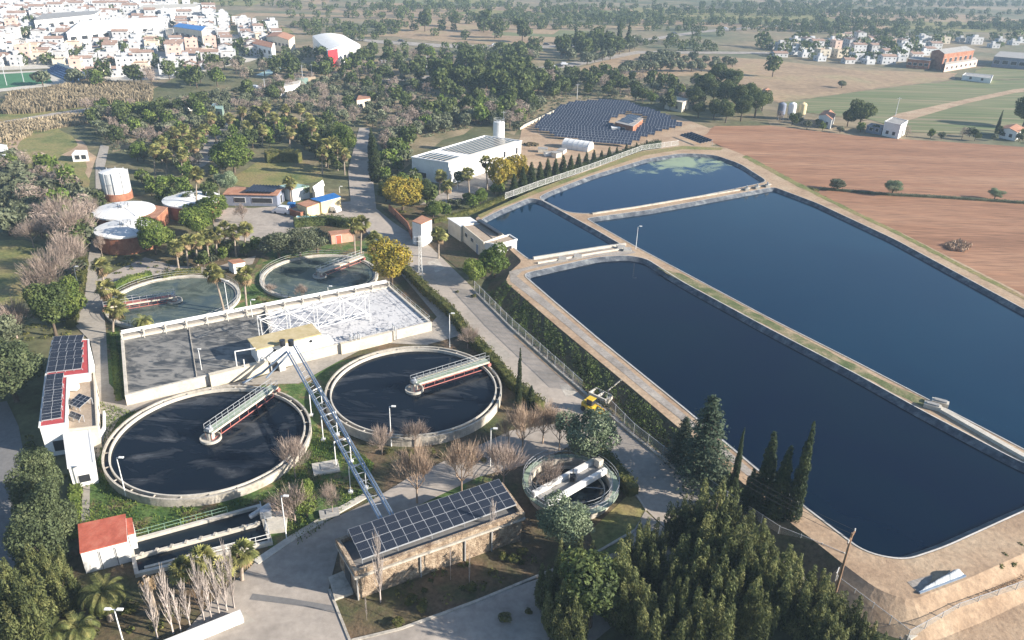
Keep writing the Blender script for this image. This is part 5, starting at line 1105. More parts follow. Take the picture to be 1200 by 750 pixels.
MB().strip([(-1.7, -1.0), (1.7, -1.0), (1.7, 1.0), (-1.7, 1.0)], 0.25, 0, 1.15, closed=True).build('box_wall', m_lconc, t); MB().box((0, 0, 0.6), (0.22, 1.8, 1.1)).build('partition', m_lconc, t); MB().box((0, 0, 0.35), (3.2, 1.8, 0.1)).build('box_floor', m_dark, t)
a_ = at(712, 458, 1.0); b_ = at(728, 445, ZP+0.1); o = MB().bar(a_, b_, 0.16, 0.12).build('concrete_drain', m_conc); tag(o, 'thin pale concrete drain climbing the embankment from the valve box', 'drain')
# tarpaulin
tq = [(1073, 689), (1103, 670), (1117, 668), (1131, 675), (1100, 686), (1078, 695)]
w0 = [at(x, y, ZP+0.02) for x, y in ((1063, 682), (1100, 671), (1118, 668), (1131, 675.5), (1105, 687), (1077, 695.5))]
cx_ = sum(w0, Vector())/6; rg = random.Random(8); vs = []; N_ = 14
A_, B_, C_, D_ = w0[5], w0[3], w0[2], w0[1]
for i in range(N_+1):
    for j in range(6):
        u = i/N_; v = j/5; q_ = A_.lerp(B_, u).lerp(A_.lerp(C_, u).lerp(D_, 0.3*(1-u)), v); q_.z = ZP+0.05+0.75*math.sin(PI*min(1, v*1.05))*(0.4+0.6*u)*(1 if 0 < i < N_ else 0.3)+rg.uniform(0, 0.14); vs.append(q_)
m_tarp = mat('grey_tarpaulin', [(0.16, 0.18, 0.20), (0.42, 0.44, 0.45), (0.60, 0.60, 0.58)], 1.1, scale2=4, amt2=0.3, stretch=(3.5, 0.6, R(-20)))
tf = empty('tarpaulin_heap', (cx_.x, cx_.y, ZP), 'striped grey tarpaulin heaped on the bare corner by the front lagoon', 'tarpaulin')
under(tf, MB().add(vs, [(i*6+j, (i+1)*6+j, (i+1)*6+j+1, i*6+j+1) for i in range(N_) for j in range(5)]).build('sheet', m_tarp, smooth=True))
under(tf, MB().bar(w0[5]+Vector((0, 0, .1)), w0[3]+Vector((0, 0, .1)), 0.2).build('edge_roll', m_pipe))
under(tf, MB().add([w0[0], w0[5], w0[5].lerp(w0[1], 0.6)+Vector((0, 0, .03)), w0[0].lerp(w0[1], .8)], [(0, 1, 2, 3)]).build('flat_sheet', m_gravel))
for px_, py_, w_, l_, h_, m_, lb in ((382, 549, 3.2, 2.4, 0.25, m_lconc, 'square concrete chamber lid on the lawn beside the pipe bridge'), (386, 603, 2.2, 1.4, 0.3, m_greyroof, 'grey slab with rubble on the lawn edge below the pipe bridge')):
    p = at(px_, py_, 0.1); t = empty('chamber_cover', p, lb, 'cover', None, 0.35); MB().box((0, 0, h_/2), (w_, l_, h_)).build('cover_body', m_, t); MB().box((0.2, 0.1, h_+0.04), (w_*0.5, l_*0.5, 0.08)).build('hatch', m_greyroof, t)
p = at(283, 316, 0.1); q = [at(267, 305, 2.2), at(281, 303, 2.2), at(287, 306.5, 2.2), at(273, 309, 2.2)]
block('white_kiosk', q, 2.2, m_white, m_tile, 'small white kiosk with a red tiled roof beside the fan palms', 'kiosk', par=0, over=0.06)
# ------------------------------------------------------------------ foliage meshes
def rnd(seed): return np.random.default_rng(seed)
def quads(P, N, s, g, asp=0.6, jit=0.6, updir=None):
    """leaf quads: centres P, facing about N, size array s"""
    n = len(P); N = N+g.normal(0, jit, (n, 3)); N /= np.linalg.norm(N, axis=1)[:, None]+1e-9
    T = g.normal(0, 1, (n, 3)) if updir is None else np.tile(np.array(updir, float), (n, 1))+g.normal(0, 0.25, (n, 3))
    T -= N*(T*N).sum(1)[:, None]; T /= np.linalg.norm(T, axis=1)[:, None]+1e-9
    B = np.cross(N, T); s = np.asarray(s)[:, None]
    a = T*s*0.5; b = B*s*0.5*asp
    V = np.stack([P-a-b*0.5, P+a*0.1-b, P+a, P-a*0.1+b], 1).reshape(-1, 3)
    return V, np.arange(4*n).reshape(n, 4)
def lobes_cloud(lobes, n, size, seed, jit=0.6, asp=0.6, updir=None, shell=0.72, flat=0.0):
    g = rnd(seed); L = np.array(lobes, float); vol = (L[:, 3]*L[:, 4]*L[:, 5])**0.667; k = g.choice(len(L), n, p=vol/vol.sum())
    d = g.normal(0, 1, (n, 3)); d /= np.linalg.norm(d, axis=1)[:, None]
    if flat: d[:, 2] = np.where(d[:, 2] < -flat, -d[:, 2], d[:, 2])
    r = shell+(1.03-shell)*g.random(n)**0.7
    r *= 1+0.12*np.sin(d[:, 0]*7+k)*np.sin(d[:, 1]*6+2*k)
    P = L[k, :3]+d*L[k, 3:6]*r[:, None]
    # drop leaves buried deep in another lobe
    keep = np.ones(n, bool)
    for q in L:
        e = (((P-q[:3])/q[3:6])**2).sum(1); keep &= e > 0.35
    P = P[keep]; d = d[keep]
    return quads(P, d, size*(0.6+0.8*g.random(len(P))), g, asp, jit, updir)
def crown_lobes(seed, R_, H_, z0, k, small=0.5):
    g = rnd(seed); out = [(0, 0, z0+H_*0.45, R_*0.62, R_*0.62, H_*0.42)]
    for i in range(k):
        a = 2*PI*(i+g.random()*0.7)/k; rr_ = R_*(0.35+0.3*g.random()); z = z0+H_*(0.25+0.6*g.random()); s = R_*small*(0.65+0.6*g.random())
        if z > z0+H_*0.65: rr_ *= 0.7
        out.append((rr_*math.cos(a), rr_*math.sin(a), z, s, s*(0.8+0.4*g.random()), s*0.75*H_/(1.6*R_)+s*0.2))
    return out
def join(parts): 
    V = []; F = []; o = 0
    for v, f in parts: V.append(v); F.append(f+o); o += len(v)
    return np.concatenate(V), np.concatenate(F)
def tube_np(segs, n=5):
    """segs: (a, b, r0, r1)"""
    m = MB()
    for a, b, r0, r1 in segs: m.tube(a, b, r0, r1, n=n, cap=False)
    return np.array(m.v, np.float32), np.array(m.f, np.int32)
def trunk_np(seed, h, r, limbs=4, spread=1.5, top=0.6, lean=0.1):
    g = random.Random(seed); segs = []; p = Vector((0, 0, -0.2)); m = Vector((g.uniform(-lean, lean)*h*0.3, g.uniform(-lean, lean)*h*0.3, h*0.5))
    segs.append((p, m, r, r*0.75)); t = m+Vector((g.uniform(-lean, lean), g.uniform(-lean, lean), h*top*0.6)); segs.append((m, t, r*0.75, r*0.35))
    for i in range(limbs):
        a = 2*PI*(i+g.random()*0.6)/limbs; s = m.lerp(t, g.uniform(0, 0.7)); e = s+Vector((math.cos(a)*spread, math.sin(a)*spread, h*g.uniform(0.15, 0.4))); segs.append((s, e, r*0.4, r*0.12))
    return tube_np(segs, 6)
def bare_np(seed, h, r, spread=0.9, depth=4, n0=4, upw=0.5, twl=0.5):
    """recursively branched bare tree"""
    g = random.Random(seed); segs = []
    def br(p, d, L, rad, dep):
        rad = max(rad, 0.006)
        e = p+d*L; segs.append((p, e, rad, rad*0.65))
        if dep == 0: return
        k = 3 if dep > 1 else 4
        for i in range(k):
            v = Vector((g.gauss(0, 1), g.gauss(0, 1), g.gauss(0, 0.5)+upw)).normalized()
            nd = (d*(1-spread*0.45)+v*spread*0.75).normalized(); br(p.lerp(e, g.uniform(0.55, 1.0)), nd, L*g.uniform(0.55, 0.8), rad*0.58, dep-1)
    top = Vector((0, 0, h*0.28)); segs.append((Vector((0, 0, -0.1)), top, r, r*0.8))
    for i in range(n0):
        a = 2*PI*(i+g.random()*0.5)/n0; br(top, Vector((math.cos(a)*spread, math.sin(a)*spread, 0.9)).normalized(), h*0.26, r*0.5, depth-1)
    br(top, Vector((0, 0, 1)), h*0.28, r*0.6, depth-1)
    return segs
def bare_mesh(name, seed, h, r, m, tw=1400, tws=0.55, **k):
    segs = bare_np(seed, h, r, **k); V, F = tube_np(segs, 3)
    g = rnd(seed); ends = np.array([tuple(s[1]) for s in segs if s[2] < r*0.25]); base = np.array([0, 0, h*0.3])
    idx = g.integers(0, len(ends), tw); P = ends[idx]+g.normal(0, 0.16*h/5, (tw, 3)); D = P-base; D /= np.linalg.norm(D, axis=1)[:, None]
    D[:, 2] += 0.5; N = g.normal(0, 1, (tw, 3)); V2, F2 = quads(P, N, tws*(0.6+0.8*g.random(tw)), g, 0.07, 0.1, None)
    # align twigs along D
    N -= D*(N*D).sum(1)[:, None]; N /= np.linalg.norm(N, axis=1)[:, None]+1e-9; B = np.cross(N, D); s = (tws*(0.6+0.8*g.random(tw)))[:, None]
    D = D+g.normal(0, 0.35, D.shape); V2 = np.stack([P-B*0.011, P+B*0.011, P+D*s+B*0.005, P+D*s-B*0.005], 1).reshape(-1, 3)
    V, F = join([(V, F), (V2, np.arange(4*tw).reshape(tw, 4))])
    return npmesh(name, V, F, m)
def poplar_mesh(name, seed, h, m):
    g = random.Random(seed); segs = [(Vector((0, 0, 0)), Vector((0.05, 0, h*0.6)), 0.12, 0.07), (Vector((0.05, 0, h*0.6)), Vector((0, 0, h)), 0.07, 0.02)]
    for i in range(46):
        z = h*g.uniform(0.12, 0.85); a = g.uniform(0, 6.28); L = h*g.uniform(0.2, 0.42)*(1-z/h*0.5); s = Vector((0, 0, z)); m1 = s+Vector((math.cos(a)*L*0.2, math.sin(a)*L*0.2, L*0.65)); e = m1+Vector((math.cos(a)*L*0.1, math.sin(a)*L*0.1, L*0.55))
        segs += [(s, m1, 0.04, 0.03), (m1, e, 0.03, 0.012)]
        for _ in range(4):
            q = s.lerp(m1, g.random()); b = g.uniform(0, 6.28); segs.append((q, q+Vector((math.cos(b)*0.22, math.sin(b)*0.22, g.uniform(0.4, 0.9))), 0.016, 0.008))
    V, F = tube_np(segs, 3); return npmesh(name, V, F, m)
def fanpalm_parts(seed, R_=1.25):
    """crown mesh of stiff fan leaves with dead skirt, origin at crown centre"""
    g = random.Random(seed); vs = []; fs = []; mi = []
    def fan(d, L, mid):
        d = d.normalized(); s = d.cross(Vector((0, 0, 1))); s = s.normalized() if s.length > 0.05 else Vector((1, 0, 0)); u = s.cross(d)
        roll = g.uniform(-0.5, 0.5); s2 = s*math.cos(roll)+u*math.sin(roll); u2 = s2.cross(d); c = d*L*0.42; k0 = len(vs)
        vs.append(tuple(Vector((0, 0, 0)))); vs.append(tuple(s2*0.05)); vs.append(tuple(c+s2*0.03)); vs.append(tuple(c)); fs.append((k0, k0+1, k0+2, k0+3)); mi.append(mid)
        nb = 9
        for i in range(nb):
            a = (i-(nb-1)/2)/(nb-1)*2.6; t = (d*math.cos(a)+s2*math.sin(a)); w_ = (s2*math.cos(a)-d*math.sin(a)); l = L*0.62*(1-0.12*abs(a)); tip = c+t*l+Vector((0, 0, -0.20*l))-u2*0.06
            k = len(vs); vs.extend([tuple(c-w_*0.02), tuple(c+t*l*0.55-w_*l*0.13+u2*0.05), tuple(tip), tuple(c+t*l*0.55+w_*l*0.13-u2*0.03)]); fs.append((k, k+1, k+2, k+3)); mi.append(mid)
    for i in range(34):
        el = g.uniform(-0.45, 1.4); a = i*2.4; fan(Vector((math.cos(a)*math.cos(el), math.sin(a)*math.cos(el), math.sin(el))), R_*g.uniform(0.85, 1.15), 0)
    V = np.array(vs); F = np.array(fs); live = npmesh('crown', V, F, L_fan)
    vs = []; fs = []; mi = []
    for i in range(22):
        el = g.uniform(-1.45, -0.7); a = i*2.4; fan(Vector((math.cos(a)*math.cos(el), math.sin(a)*math.cos(el), math.sin(el))), R_*g.uniform(0.75, 1.1), 0)
    return live, npmesh('dead_skirt', np.array(vs), np.array(fs), m_skirt)
def datepalm_mesh(seed, L0=3.0, n=54):
    g = random.Random(seed); vs = []; fs = []
    for i in range(n):
        a = i*2.399; el = 1.35-1.75*(i/n)**0.8; L = L0*g.uniform(0.85, 1.1); d0 = Vector((math.cos(a), math.sin(a), 0)); p = Vector((0, 0, 0)); pr = [p]
        ang = el
        for k in range(9):
            p = p+(d0*math.cos(ang)+Vector((0, 0, math.sin(ang))))*L/9; ang -= 0.17+0.05*k*(0.4+0.6*math.cos(el)); pr.append(p)
        s = Vector((-d0.y, d0.x, 0))
        for k in range(9):
            t = (pr[k+1]-pr[k]).normalized(); u = s.cross(t)
            for sg in (-1, 1):
                for m_ in range(3):
                    q = pr[k].lerp(pr[k+1], (m_+0.5)/3); l = 0.55*math.sin(PI*min(0.97, (k+1.2+m_/3)/10.5))**0.6; e = q+(s*sg*0.8+t*0.65+Vector((0, 0, -0.15))).normalized()*l+u*0.08
                    w_ = t*0.035; k0 = len(vs); vs += [tuple(q-w_), tuple(q+w_), tuple(e+w_*0.5), tuple(e-w_*0.5)]; fs.append((k0, k0+1, k0+2, k0+3))
            k0 = len(vs); vs += [tuple(pr[k]-s*0.03), tuple(pr[k]+s*0.03), tuple(pr[k+1]+s*0.025), tuple(pr[k+1]-s*0.025)]; fs.append((k0, k0+1, k0+2, k0+3))
    return npmesh('crown', np.array(vs), np.array(fs), L_date)
def palm_trunk(h, r0, r1, seed=0, lean=(0, 0)):
    m = MB(); n = max(5, int(h/0.5)); pts = [(lean[0]*(k/n)**1.5, lean[1]*(k/n)**1.5, h*k/n) for k in range(n+1)]
    for k in range(n):
        rr_ = r0+(r1-r0)*k/n; m.tube(pts[k], pts[k+1], rr_*1.02, rr_*0.92, n=9, cap=(k == 0))
    me = bpy.data.meshes.new('trunk'); me.from_pydata(m.v, [], m.f); me.materials.append(m_pbark); me.update(); return me
# prototype crowns: heights in metres, one unit tree each ------------------------------------------------
PROTO = {}
def proto(kind, h, items): PROTO.setdefault(kind, []).append((h, items))
for s_ in range(3):   # broad pine
    V, F = lobes_cloud(crown_lobes(s_, 2.7, 4.6, 2.0, 13, 0.42), 8500, 0.30, s_+10); tv, tf = trunk_np(s_, 3.4, 0.22)
    proto('pine', 6.6, [('trunk', npmesh('trunk', tv, tf, m_bark)), ('crown', npmesh('crown', V, F, L_pine))])
for s_ in range(3):   # bright leafy tree
    V, F = lobes_cloud(crown_lobes(s_+20, 2.8, 4.2, 1.6, 12, 0.45), 8500, 0.30, s_+30); tv, tf = trunk_np(s_+5, 2.8, 0.2)
    proto('bright', 5.8, [('trunk', npmesh('trunk', tv, tf, m_bark)), ('crown', npmesh('crown', V, F, L_bright))])
for s_ in range(2):
    V, F = lobes_cloud(crown_lobes(s_+25, 2.8, 4.2, 1.4, 14, 0.40), 8000, 0.28, s_+35); tv, tf = trunk_np(s_+6, 2.8, 0.2)
    proto('gold', 5.6, [('trunk', npmesh('trunk', tv, tf, m_bark)), ('crown', npmesh('crown', V, F, L_gold))])
for s_ in range(3):   # olive, loose
    V, F = lobes_cloud(crown_lobes(s_+40, 2.3, 2.9, 0.9, 12, 0.38), 5200, 0.26, s_+50, shell=0.55); tv, tf = trunk_np(s_+9, 1.8, 0.2, 5, 1.0)
    proto('olive', 3.8, [('trunk', npmesh('trunk', tv, tf, m_bark)), ('crown', npmesh('crown', V, F, L_olive))])
for s_ in range(3):   # tall dense grey green tree
    V, F = lobes_cloud(crown_lobes(s_+140, 2.9, 6.6, 1.2, 18, 0.40), 15000, 0.27, s_+150, shell=0.62); tv, tf = trunk_np(s_+19, 4.5, 0.25, 5, 1.5)
    proto('dense', 8.0, [('trunk', npmesh('trunk', tv, tf, m_bark)), ('crown', npmesh('crown', V, F, L_dense))])
for s_ in range(2):
    V, F = lobes_cloud(crown_lobes(s_+45, 2.3, 3.1, 0.9, 20, 0.27), 11000, 0.15, s_+55, shell=0.45); tv, tf = trunk_np(s_+10, 2.0, 0.16, 5, 1.0)
    proto('silver', 4.0, [('trunk', npmesh('trunk', tv, tf, m_bark)), ('crown', npmesh('crown', V, F, L_silver))])
for s_ in range(4):   # feathery upright plumes (bushy conifers of the lower right)
    g = random.Random(s_+3); lob = []; nl = 9+s_
    for i in range(nl):
        a = 2*PI*i/nl+g.uniform(-.3, .3); rr_ = g.uniform(0.7, 1.9) if i else 0; h_ = g.uniform(5.0, 8.6)*(1-0.18*rr_/1.9)
        for k in range(6):
            f = k/5; z = 1.0+(h_-1.4)*f; w_ = (0.85-0.62*f**1.5)*g.uniform(0.8, 1.15); lob.append((rr_*math.cos(a)*(0.5+0.5*f**0.5)+g.uniform(-.15, .15), rr_*math.sin(a)*(0.5+0.5*f**0.5)+g.uniform(-.15, .15), z, w_, w_, 1.0))
    V, F = lobes_cloud(lob, 21000, 0.32, s_+70, asp=0.26, updir=(0, 0, 1), shell=0.6, jit=0.9); tv, tf = trunk_np(s_+12, 5.0, 0.2, 5, 0.8)
    proto('feather', 8.4, [('trunk', npmesh('trunk', tv, tf, m_bark)), ('crown', npmesh('crown', V, F, L_casu))])
for s_ in range(3):   # cypress column
    g = random.Random(s_+40); lob = [(g.uniform(-.06, .06), g.uniform(-.06, .06), 0.6+9.2*k/15, (0.62-0.5*(k/15)**1.7)*g.uniform(0.9, 1.1)*(0.75 if k == 0 else 1), (0.62-0.5*(k/15)**1.7)*g.uniform(0.9, 1.1), 0.8) for k in range(16)]
    V, F = lobes_cloud(lob, 7000, 0.24, s_+90, asp=0.35, updir=(0, 0, 1), shell=0.7); tv, tf = trunk_np(s_+3, 6.0, 0.16, 0)
    proto('cypress', 10.4, [('trunk', npmesh('trunk', tv, tf, m_bark)), ('crown', npmesh('crown', V, F, L_cyp))])
for s_ in range(2):   # layered conifer
    g = rnd(s_+60); Ps = []; Ns = []
    segs = [(Vector((0, 0, 0)), Vector((0, 0, 9.6)), 0.24, 0.03)]
    for k in range(90):
        f = k/89; z = 1.0+8.6*f; Rr_ = (2.5*(1-f)**0.8+0.15)*(0.75+0.4*g.random()); a = k*2.399+g.random()*0.5; n = int(30+110*(1-f)); t = g.random(n)**0.6
        P = np.stack([np.cos(a)*Rr_*t, np.sin(a)*Rr_*t, z-0.35*Rr_*t**1.5], 1)+g.normal(0, 0.13, (n, 3))*np.array([1+Rr_*0.8, 1+Rr_*0.8, 0.8]); Ps.append(P); Ns.append(np.tile([np.cos(a)*0.5, np.sin(a)*0.5, 0.8], (n, 1)))
        segs.append((Vector((0, 0, z)), Vector((math.cos(a)*Rr_*0.9, math.sin(a)*Rr_*0.9, z-0.3*Rr_)), 0.05, 0.015))
    P = np.concatenate(Ps); V, F = quads(P, np.concatenate(Ns), 0.30*(0.6+0.8*g.random(len(P))), g, 0.5, 0.5); tv, tf = tube_np(segs, 4)
    proto('spruce', 9.9, [('trunk', npmesh('trunk', tv, tf, m_bark)), ('crown', npmesh('crown', V, F, L_spruce))])
for s_ in range(2):   # low shrub
    V, F = lobes_cloud(crown_lobes(s_+80, 1.2, 1.2, 0.1, 8, 0.45), 1500, 0.2, s_+110, flat=0.2); tv, tf = trunk_np(s_+30, 0.6, 0.06, 3, 0.4)
    proto('shrub', 1.4, [('trunk', npmesh('trunk', tv, tf, m_bark)), ('crown', npmesh('crown', V, F, L_hedge))])
for s_ in range(3): proto('bare', 5.2, [('branches', bare_mesh('branches', s_+1, 5.0, 0.12, m_twig, tw=1700, tws=0.5, spread=(0.7, 0.9, 1.05)[s_], depth=5))])
for s_ in range(3): proto('barepink', 4.6, [('branches', bare_mesh('branches', s_+11, 4.4, 0.12, m_gtwig, tw=1700, tws=0.5, spread=(0.95, 0.8, 1.1)[s_], depth=5))])
for s_ in range(3): proto('poplar', 8.0, [('branches', poplar_mesh('branches', s_+5, 8.0, m_wtwig))])
for s_ in range(3):
    c_, k_ = fanpalm_parts(s_+1); proto('fancrown', 1.0, [('crown', c_), ('dead_skirt', k_)])
DATE = [datepalm_mesh(1), datepalm_mesh(2, 2.6, 46)]
CAT = {'pine': ('pine_tree', 'pine tree'), 'bright': ('leafy_tree', 'tree'), 'gold': ('autumn_tree', 'tree'), 'olive': ('olive_tree', 'olive tree'), 'silver': ('silvery_tree', 'tree'), 'dense': ('dense_tree', 'tree'), 'feather': ('conifer_tree', 'conifer'), 'cypress': ('cypress_tree', 'cypress'),
       'spruce': ('spruce_tree', 'conifer'), 'shrub': ('shrub', 'shrub'), 'bare': ('bare_tree', 'bare tree'), 'barepink': ('bare_tree', 'bare tree'), 'poplar': ('poplar_tree', 'poplar')}
rt = random.Random(77)
def tree(kind, px_, py_, h, label, group=None, w=1.0, z=0.05, var=None, world=None):
    """h in metres"""
    p = world if world is not None else at(px_, py_, z); hs_, items = PROTO[kind][rt.randrange(len(PROTO[kind])) if var is None else var]
    nm, ct = CAT[kind]; t = empty(nm, p, label, ct, group, rt.uniform(0, 6.28)); s = h/hs_; t.scale = (s*w, s*w, s)
    for n_, me in items:
        o = bpy.data.objects.new(n_, me); COL.objects.link(o); o.parent = t
    return t
def htree(kind, bx, by, topy, label, group=None, w=1.0, z=0.05, var=None):
    if kind.startswith('bare'): w *= 0.85
    p = at(bx, by, z); return tree(kind, bx, by, zat(p, topy)-z, label, group, w, z, var)
def fanpalm(bx, by, cx, cy, label, group='fan palms of the works', cs=1.0, z=0.05):
    """base pixel and crown centre pixel"""
    p = at(bx, by, z); h = zat(p, cy)-z; c = at(cx, cy, h+z); lean = (c.x-p.x, c.y-p.y)
    if math.hypot(*lean) > 0.25*h: k = 0.25*h/math.hypot(*lean); lean = (lean[0]*k, lean[1]*k)
    t = empty('fan_palm', p, label, 'palm tree', group)
    o = bpy.data.objects.new('trunk', palm_trunk(h, 0.2, 0.14, 0, lean)); COL.objects.link(o); o.parent = t
    for n_, me in PROTO['fancrown'][rt.randrange(3)][1]:
        o = bpy.data.objects.new(n_, me); COL.objects.link(o); o.parent = t; o.location = (lean[0], lean[1], h); o.rotation_euler = (0, 0, rt.uniform(0, 6.28)); o.scale = (cs*1.22,)*3
    return t
def datepalm(bx, by, h, label, s=1.0, v=0):
    p = at(bx, by, 0.05); t = empty('date_palm', p, label, 'palm tree', 'date palms')
    o = bpy.data.objects.new('trunk', palm_trunk(h, 0.34, 0.28)); COL.objects.link(o); o.parent = t
    o = bpy.data.objects.new('crown', DATE[v]); COL.objects.link(o); o.parent = t; o.location = (0, 0, h); o.scale = (s,)*3
    return t
def hedge(pts, wid, h, label, m=None, z=0.05, name='hedge', dens=26, size=0.26, cat='hedge', seed=1):
    P_ = [at(x, y, z) for x, y in pts]; g = rnd(seed); Vs = []
    segs = [(P_[i], P_[i+1]) for i in range(len(P_)-1)]; PP = []; NN = []
    for a, b in segs:
        L = (b-a).length; d = (b-a)/L; s = Vector((-d.y, d.x, 0)); n = int(L*(wid+2*h)*dens)
        t = g.random(n)*L; q = g.random(n)*(wid+2*h); bump_ = 0.18*np.sin(t*1.7+seed)+0.12*np.sin(t*4.1)+0.08*g.normal(0, 1, n)
        side = np.where(q < h, -1, np.where(q > h+wid, 1, 0)); lat = np.where(side == 0, q-h-wid/2, side*(wid/2)); zz = np.where(side == -1, q, np.where(side == 1, q-h-wid, h))
        lat = lat*(1+bump_*0.5)+0*zz; lat = np.where(side == 0, lat, lat*(1-0.25*(zz/h)**3)); zz = np.where(side == 0, h*(1+0.6*bump_)-0.25*(np.abs(lat)/(wid/2))**3*0.4, zz)
        PP.append(np.array(a)+np.outer(t, np.array(d))+np.outer(lat, np.array(s))+np.outer(zz, [0, 0, 1])); NN.append(np.outer(side, np.array(s))+np.outer(np.where(side == 0, 1, 0.2), [0, 0, 1]))
    P = np.concatenate(PP); V, F = quads(P, np.concatenate(NN), size*(0.6+0.8*g.random(len(P))), g, 0.6, 0.6)
    t = empty(name, P_[0], label, cat); o = bpy.data.objects.new('foliage', npmesh('foliage', V, F, m or L_hedge)); COL.objects.link(o); under(t, o)
    under(t, MB().strip([(p.x, p.y) for p in P_], wid*0.72, z, z+h*0.84).build('branches', m or L_hedge))
    return t
# ------------------------------------------------------------------ planting near the camera
# plumed conifers of the lower right corner
fe = [(655, 706, 622), (640, 742, 676), (672, 738, 660), (612+50, 700, 640), (690, 716, 640)]
names = ['front', 'middle', 'rear']
lo_right = [(742, 680, 612), (758, 662, 606), (736, 735, 655), (772, 700, 640), (786, 735, 668), (812, 650, 578), (806, 700, 632), (828, 640, 562), (836, 690, 606), (852, 655, 578), (868, 700, 612), (850, 735, 655), (884, 680, 608), (900, 720, 640), (880, 755, 690), (918, 700, 640), (934, 740, 668), (955, 728, 668), (975, 750, 692), (965, 775, 710), (1000, 765, 710), (1015, 785, 735), (820, 770, 690), (768, 775, 700), (795, 640, 580)]
rk = random.Random(4)
lab_lr = 'tall feathery conifer in the dense dark stand filling the lower right corner'
for i, (x, y, ty) in enumerate(lo_right):
    htree('feather', x, y, ty, lab_lr, 'feathery conifers of the lower right stand', w=1.05+0.25*rk.random())
for i, (x, y, ty, lb, kd) in enumerate([(672, 700, 632, 'rounded olive green tree between the stone building and the dark conifer stand', 'feather'), (655, 742, 678, 'lowest bushy tree at the bottom edge left of the dark conifer stand', 'feather'), (690, 735, 660, 'dense dark tree squeezed between the rounded tree and the conifer stand', 'pine'), (640, 710, 655, 'greyish bushy tree at the shaded yard below the stone building corner', 'feather'), (668, 765, 700, 'shaded bushy tree cut by the bottom edge', 'feather'), (720, 720, 640, 'plumed tree at the left border of the conifer stand', 'feather')]):
    htree(kd, x, y, ty, lb, None, w=1.15)
htree('spruce', 820, 562, 462, 'big layered blue green conifer between the road fence and the front lagoon', w=1.15, z=0.6)
for x, y, ty, lb, w_ in ((797, 540, 488, 'smaller dark conifer left of the big layered conifer', 1.2),): htree('spruce', x, y, ty, lb, w=w_, z=0.8)
for x, y, ty, lb, w_ in ((857, 582, 503, 'slim lone cypress right of the big layered conifer', 0.9), (888, 604, 508, 'second cypress of the lagoon group, with a broad dark base', 1.9), (906, 612, 524, 'broad short cypress in the middle of the lagoon group', 2.0), (925, 618, 495, 'tallest slim cypress at the right end of the lagoon group', 1.1), (874, 600, 550, 'low broad cypress at the left foot of the lagoon group', 2.6)):
    htree('cypress', x, y, ty, lb, 'cypresses by the front lagoon', w=w_, z=0.5)
htree('cypress', 607, 484, 408, 'tall thin cypress at the end of the road hedge', w=0.8)
htree('cypress', 622, 478, 452, 'dark bushy evergreen lump at the end of the road hedge', w=3.0)
htree('silver', 688, 545, 482, 'silvery green round tree above the small ringed tank', w=1.05)
htree('silver', 660, 640, 590, 'grey green loose tree covering the front of the small ringed tank', w=1.25)
bt = [('bare', 604, 640, 600), ]
for x, y, ty, kd, lb, w_ in ((541, 580, 520, 'bare', 'round twiggy brown tree on the little lawn above the solar roof', 1.05), (489, 590, 528, 'bare', 'reddish brown bare tree right of the pipe bridge foot', 1.0), (486, 530, 494, 'gold', '', 0), (612, 530, 478, 'bare', 'brown bare tree in the thicket left of the silvery tree', 1.1), (636, 520, 476, 'bare', 'brown bare tree in the middle of the roadside thicket', 1.1), (655, 528, 484, 'bare', 'darker bare tree touching the silvery tree', 1.0), (590, 572, 520, 'barepink', 'grey bare tree between the lamp and the small ringed tank', 1.0), (596, 520, 488, 'bare', 'low bare tree behind the lamp post near the hedge end', 1.0),
                            (346, 612, 568, 'barepink', 'pale bare tree on the lawn beside the lamp post', 1.2), (390, 603, 566, 'barepink', 'small bare tree with two upright limbs under the pipe bridge', 0.7), (448, 533, 500, 'barepink', 'small leaning bare tree at the rim of the round tank beside the hedge', 0.9), (346, 560, 515, 'barepink', 'bare tree spreading over the rim of the round tank by the red shed', 0.9), (548, 408, 384, 'barepink', 'pinkish bare bush against the road hedge', 1.3), (640, 585, 540, 'barepink', 'bare tree between stone building and ringed tank', 0.8)):
    if w_: htree(kd, x, y, ty, lb, w=w_)
for x, y, ty, lb in ((487, 524, 494, 'small yellowish tree in front of the round tank beside the hedge'), (355, 352, 334, 'small rusty tree at the rim of the right grey green tank'), (318, 347, 332, 'small brown tree overhanging the left rim of the right grey green tank')):
    t = htree('barepink', x, y, ty, lb, w=1.1)
for x, y, ty, lb, w_ in ((360, 606, 568, 'small green tree mixed with bare twigs on the lawn', 0.7),): htree('bright', x, y, ty, lb, w=w_)
for i, (x, y, ty, lb) in enumerate(((446, 706, 630, 'bare white poplar before the left corner of the stone building'), (577, 643, 586, 'bare white poplar before the right end of the solar roof'), (528, 680, 640, 'thin bare sapling before the middle of the stone facade'), (550, 688, 648, 'thin bare sapling near the right part of the stone facade'), (430, 727, 700, 'short dead sapling at the yard corner below the stone building'))):
    htree('poplar', x, y, ty, lb, 'bare white poplars', w=(0.8, 0.8, 0.25, 0.25, 0.4)[i])
pp = [((185, 748), 682), ((203, 743), 670), ((223, 735), 680), ((240, 730), 658), ((257, 720), 655), ((275, 713), 638), ((212, 740), 690), ((248, 726), 670), ((266, 716), 655)]
for i, ((x, y), ty) in enumerate(pp): htree('poplar', x, y, ty, 'bare whitish poplar in the close row behind the thick white wall', 'bare poplars behind the white wall', w=0.95)
